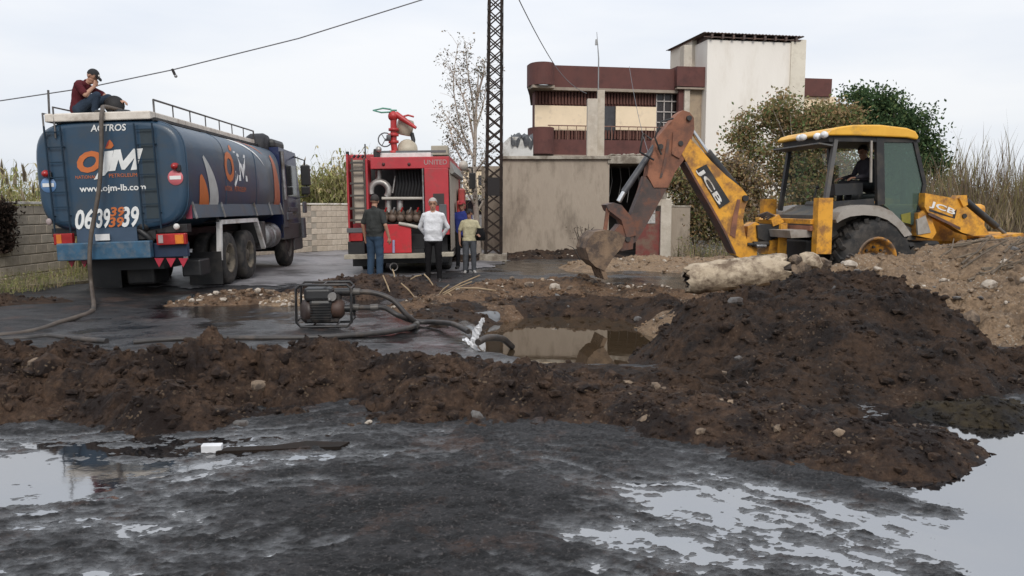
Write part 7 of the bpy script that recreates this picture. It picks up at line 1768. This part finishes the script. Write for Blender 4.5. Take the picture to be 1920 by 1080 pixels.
blades("reed_bed", "low pale reeds behind the fire engine and the bare tree", -4.5, 0.5, 31, 35, 900, 1.4, 2.4, [rg, dry, ry], [0.3, 0.4, 0.3], 0.05, 0.0, 0.25, 4)
blades("dry_brush", "tall tangle of dry grey brown brush at the right edge", 9.0, 19.0, 16.5, 20.5, 8500, 1.1, 2.35, [leafm('brush_grey', (0.23, 0.18, 0.135)), leafm('brush_tan', (0.33, 0.26, 0.19)), br1, g_olive], [0.45, 0.15, 0.08, 0.32], 0.020, 0.0, 0.35, 6, "brush", twig=True, hfun=lambda X, Y: 0.95 + 0.25 * fbm(X * 0.8, Y * 0.8, 7, 3))
blades("dry_brush", "low dry brush behind the rubble bank and loader arm", 7.5, 11.0, 15.6, 17.2, 1100, 0.8, 1.7, [dry2, dry, g_olive], [0.5, 0.25, 0.25], 0.018, 0.0, 0.3, 5, "brush", twig=True)
blades("verge_grass", "rough grass tufts along the foot of the left wall", -10.0, -8.6, 13.4, 17.5, 900, 0.12, 0.42, [rg, dry, rg2], [0.35, 0.35, 0.3], 0.016, 0.0, 0.5, 2, "grass")
blades("yard_weeds", "scattered weeds below the scrub behind the backhoe", 4.8, 12.5, 21.5, 24.0, 1200, 0.2, 0.8, [dry, dry2, g_olive, rg2], [0.3, 0.3, 0.25, 0.15], 0.025, 0.0, 0.4, 3, "weeds")
# dry shrub against the plastered wall
D = 23.2
ds_ = thing("dry_shrub", "small leafless shrub against the plastered wall left of the bucket", "shrub")
for i, (a, b, c) in enumerate((((1088, 482), (1084, 450), (1076, 428)), ((1090, 482), (1094, 455), (1088, 424)), ((1092, 484), (1100, 450), (1104, 420)), ((1086, 484), (1076, 466), (1064, 460)), ((1094, 484), (1104, 470), (1112, 455)), ((1092, 455), (1084, 440), (1082, 422)), ((1098, 452), (1108, 432), (1114, 426)))):
    m = MB(); m.tube(spline([tuple(at(*a, D)), tuple(at(*b, D)), tuple(at(*c, D))], 4), [0.022, 0.02, 0.018, 0.016, 0.014, 0.012, 0.01, 0.008, 0.006], 5); m.build("branch", M("twig_dark", (0.055, 0.042, 0.033)), ds_)
V, F = leaf_quads(np.array([tuple(at(1086 + vr.normal(0, 14), 426 + abs(vr.normal(0, 16)), D)) for _ in range(70)]), 0.07); np_mesh("leaves", V, F, dry2, False, ds_)
# dead vine over the left wall
vn_ = thing("wall_vine", "dead brown creeper hanging over the left end of the block wall", "creeper")
p0 = at(8, 392, 14.2); pts = []
for k in range(2600):
    t = vr.uniform() ** 0.8; sx_ = vr.normal(0, 0.13 * (1 - 0.5 * t)); pts.append((-9.84 + vr.normal(0, 0.05), 15.45 + sx_ * 2.2, 1.72 - t * 1.0 + vr.normal(0, 0.04)))
V, F = leaf_quads(np.array(pts), 0.075, 0.8); np_mesh("leaves", V, F, [leafm("vine_dead", (0.085, 0.06, 0.048)), leafm("vine_dark", (0.045, 0.036, 0.03))], False, vn_, vr.choice(2, len(F)))
for k in range(9):
    y = 15.2 + k * 0.06; m = MB(); m.tube(spline([(-9.84, y, 1.7), (-9.82, y + 0.02, 1.3), (-9.83, y - 0.03, 0.85 + 0.03 * k)], 4), 0.01, 5); m.build("stem", M("twig_dark"), vn_)
# the slender half bare tree behind the fire engine
D = 26.5
bt_ = thing("bare_tree", "slender half bare tree with sparse leaves behind the fire engine", "tree")
def limb(pts, r0, r1):
    c = spline([tuple(at(u, v, D + dd)) for u, v, dd in pts], 6); m = MB(); m.tube(c, [r0 + (r1 - r0) * k / (len(c) - 1) for k in range(len(c))], 7); return c, m
c, m = limb([(897, 475, 0), (893, 400, 0), (889, 330, 0), (891, 260, 0), (893, 200, 0), (897, 140, 0)], 0.11, 0.02); m.build("trunk", bark_pale, bt_)
LB = [[(889, 300, 0), (876, 270, 0.2), (862, 230, 0.3), (850, 160, 0.3), (858, 85, 0.2)], [(889, 330, 0), (866, 300, -0.3), (852, 270, -0.4), (838, 225, -0.4)], [(890, 270, 0), (880, 220, -0.2), (868, 180, -0.3), (845, 130, -0.3)], [(892, 240, 0), (905, 200, 0.3), (912, 160, 0.3)],
      [(889, 360, 0), (872, 330, 0.4), (858, 318, 0.5), (846, 300, 0.5)], [(891, 250, 0), (886, 190, 0.3), (878, 140, 0.4), (872, 78, 0.4)], [(892, 320, 0), (908, 300, -0.3), (918, 270, -0.3)], [(895, 180, 0), (906, 140, -0.2), (908, 122, -0.2)], [(880, 290, 0.1), (858, 250, 0.5), (832, 210, 0.5)], [(893, 400, 0), (910, 370, 0.3), (922, 340, 0.3)], [(893, 390, 0), (876, 360, -0.2), (868, 345, -0.2)]]
lp2 = []
for pts in LB:
    c, m = limb(pts, 0.045, 0.008); m.build("branch", bark_pale, bt_)
    for q in c[4:]:
        for _ in range(3):
            e = q + Vector(vr.normal(0, 0.22, 3)) + Vector((0, 0, 0.1)); m = MB(); m.tube([q, (q + e) / 2 + Vector((0, 0, 0.03)), e], [0.008, 0.006, 0.004], 4); m.build("twig", bark_pale, bt_)
            if vr.uniform() < 0.85:
                for _k in range(vr.integers(4, 16)): lp2.append(tuple(e + Vector(vr.normal(0, 0.09, 3))))
V, F = leaf_quads(np.array(lp2), 0.085, 0.3, 0.5); np_mesh("crown", V, F, [leafm("leaf_grey", (0.24, 0.21, 0.18)), leafm("leaf_grey_green", (0.13, 0.135, 0.085)), br2], False, bt_, vr.choice(3, len(F), p=[0.5, 0.3, 0.2]))
# white van parked far behind
vx = at(898, 400, 31).x
van = thing("white_van", "white van parked between the fire engine and the lattice pole", "van", (vx, 31, 0), (0, 0, 0))
vw = M("van_white", (0.72, 0.71, 0.69), None, 3, 0.4)
m = MB(); m.prism([(-0.85, 0.35), (0.85, 0.35), (0.87, 1.1), (0.72, 1.95), (0.6, 2.0), (-0.6, 2.0), (-0.72, 1.95), (-0.87, 1.1)], lambda a, b, t: (a, t, b), 0.0, 4.2); m.build("body", vw, van)
m = MB(); m.prism([(-0.66, 1.25), (0.66, 1.25), (0.58, 1.8), (-0.58, 1.8)], lambda a, b, t: (a, t, b), -0.02, 0.0); m.build("rear_window", M("window_glass_dark"), van)
for sg in (-1, 1):
    m = MB(); m.box((sg * 0.76, -0.01, 0.95), (0.12, 0.05, 0.3)); m.build("tail_lamp", redl, van)
    for y in (0.8, 3.3): wheel(y, sg * 0.76, 0.32, 0.2, sg, van)
m = MB(); m.box((0, -0.03, 0.42), (1.7, 0.12, 0.18), bev=0.02); m.build("bumper", M("gauge_grey"), van)
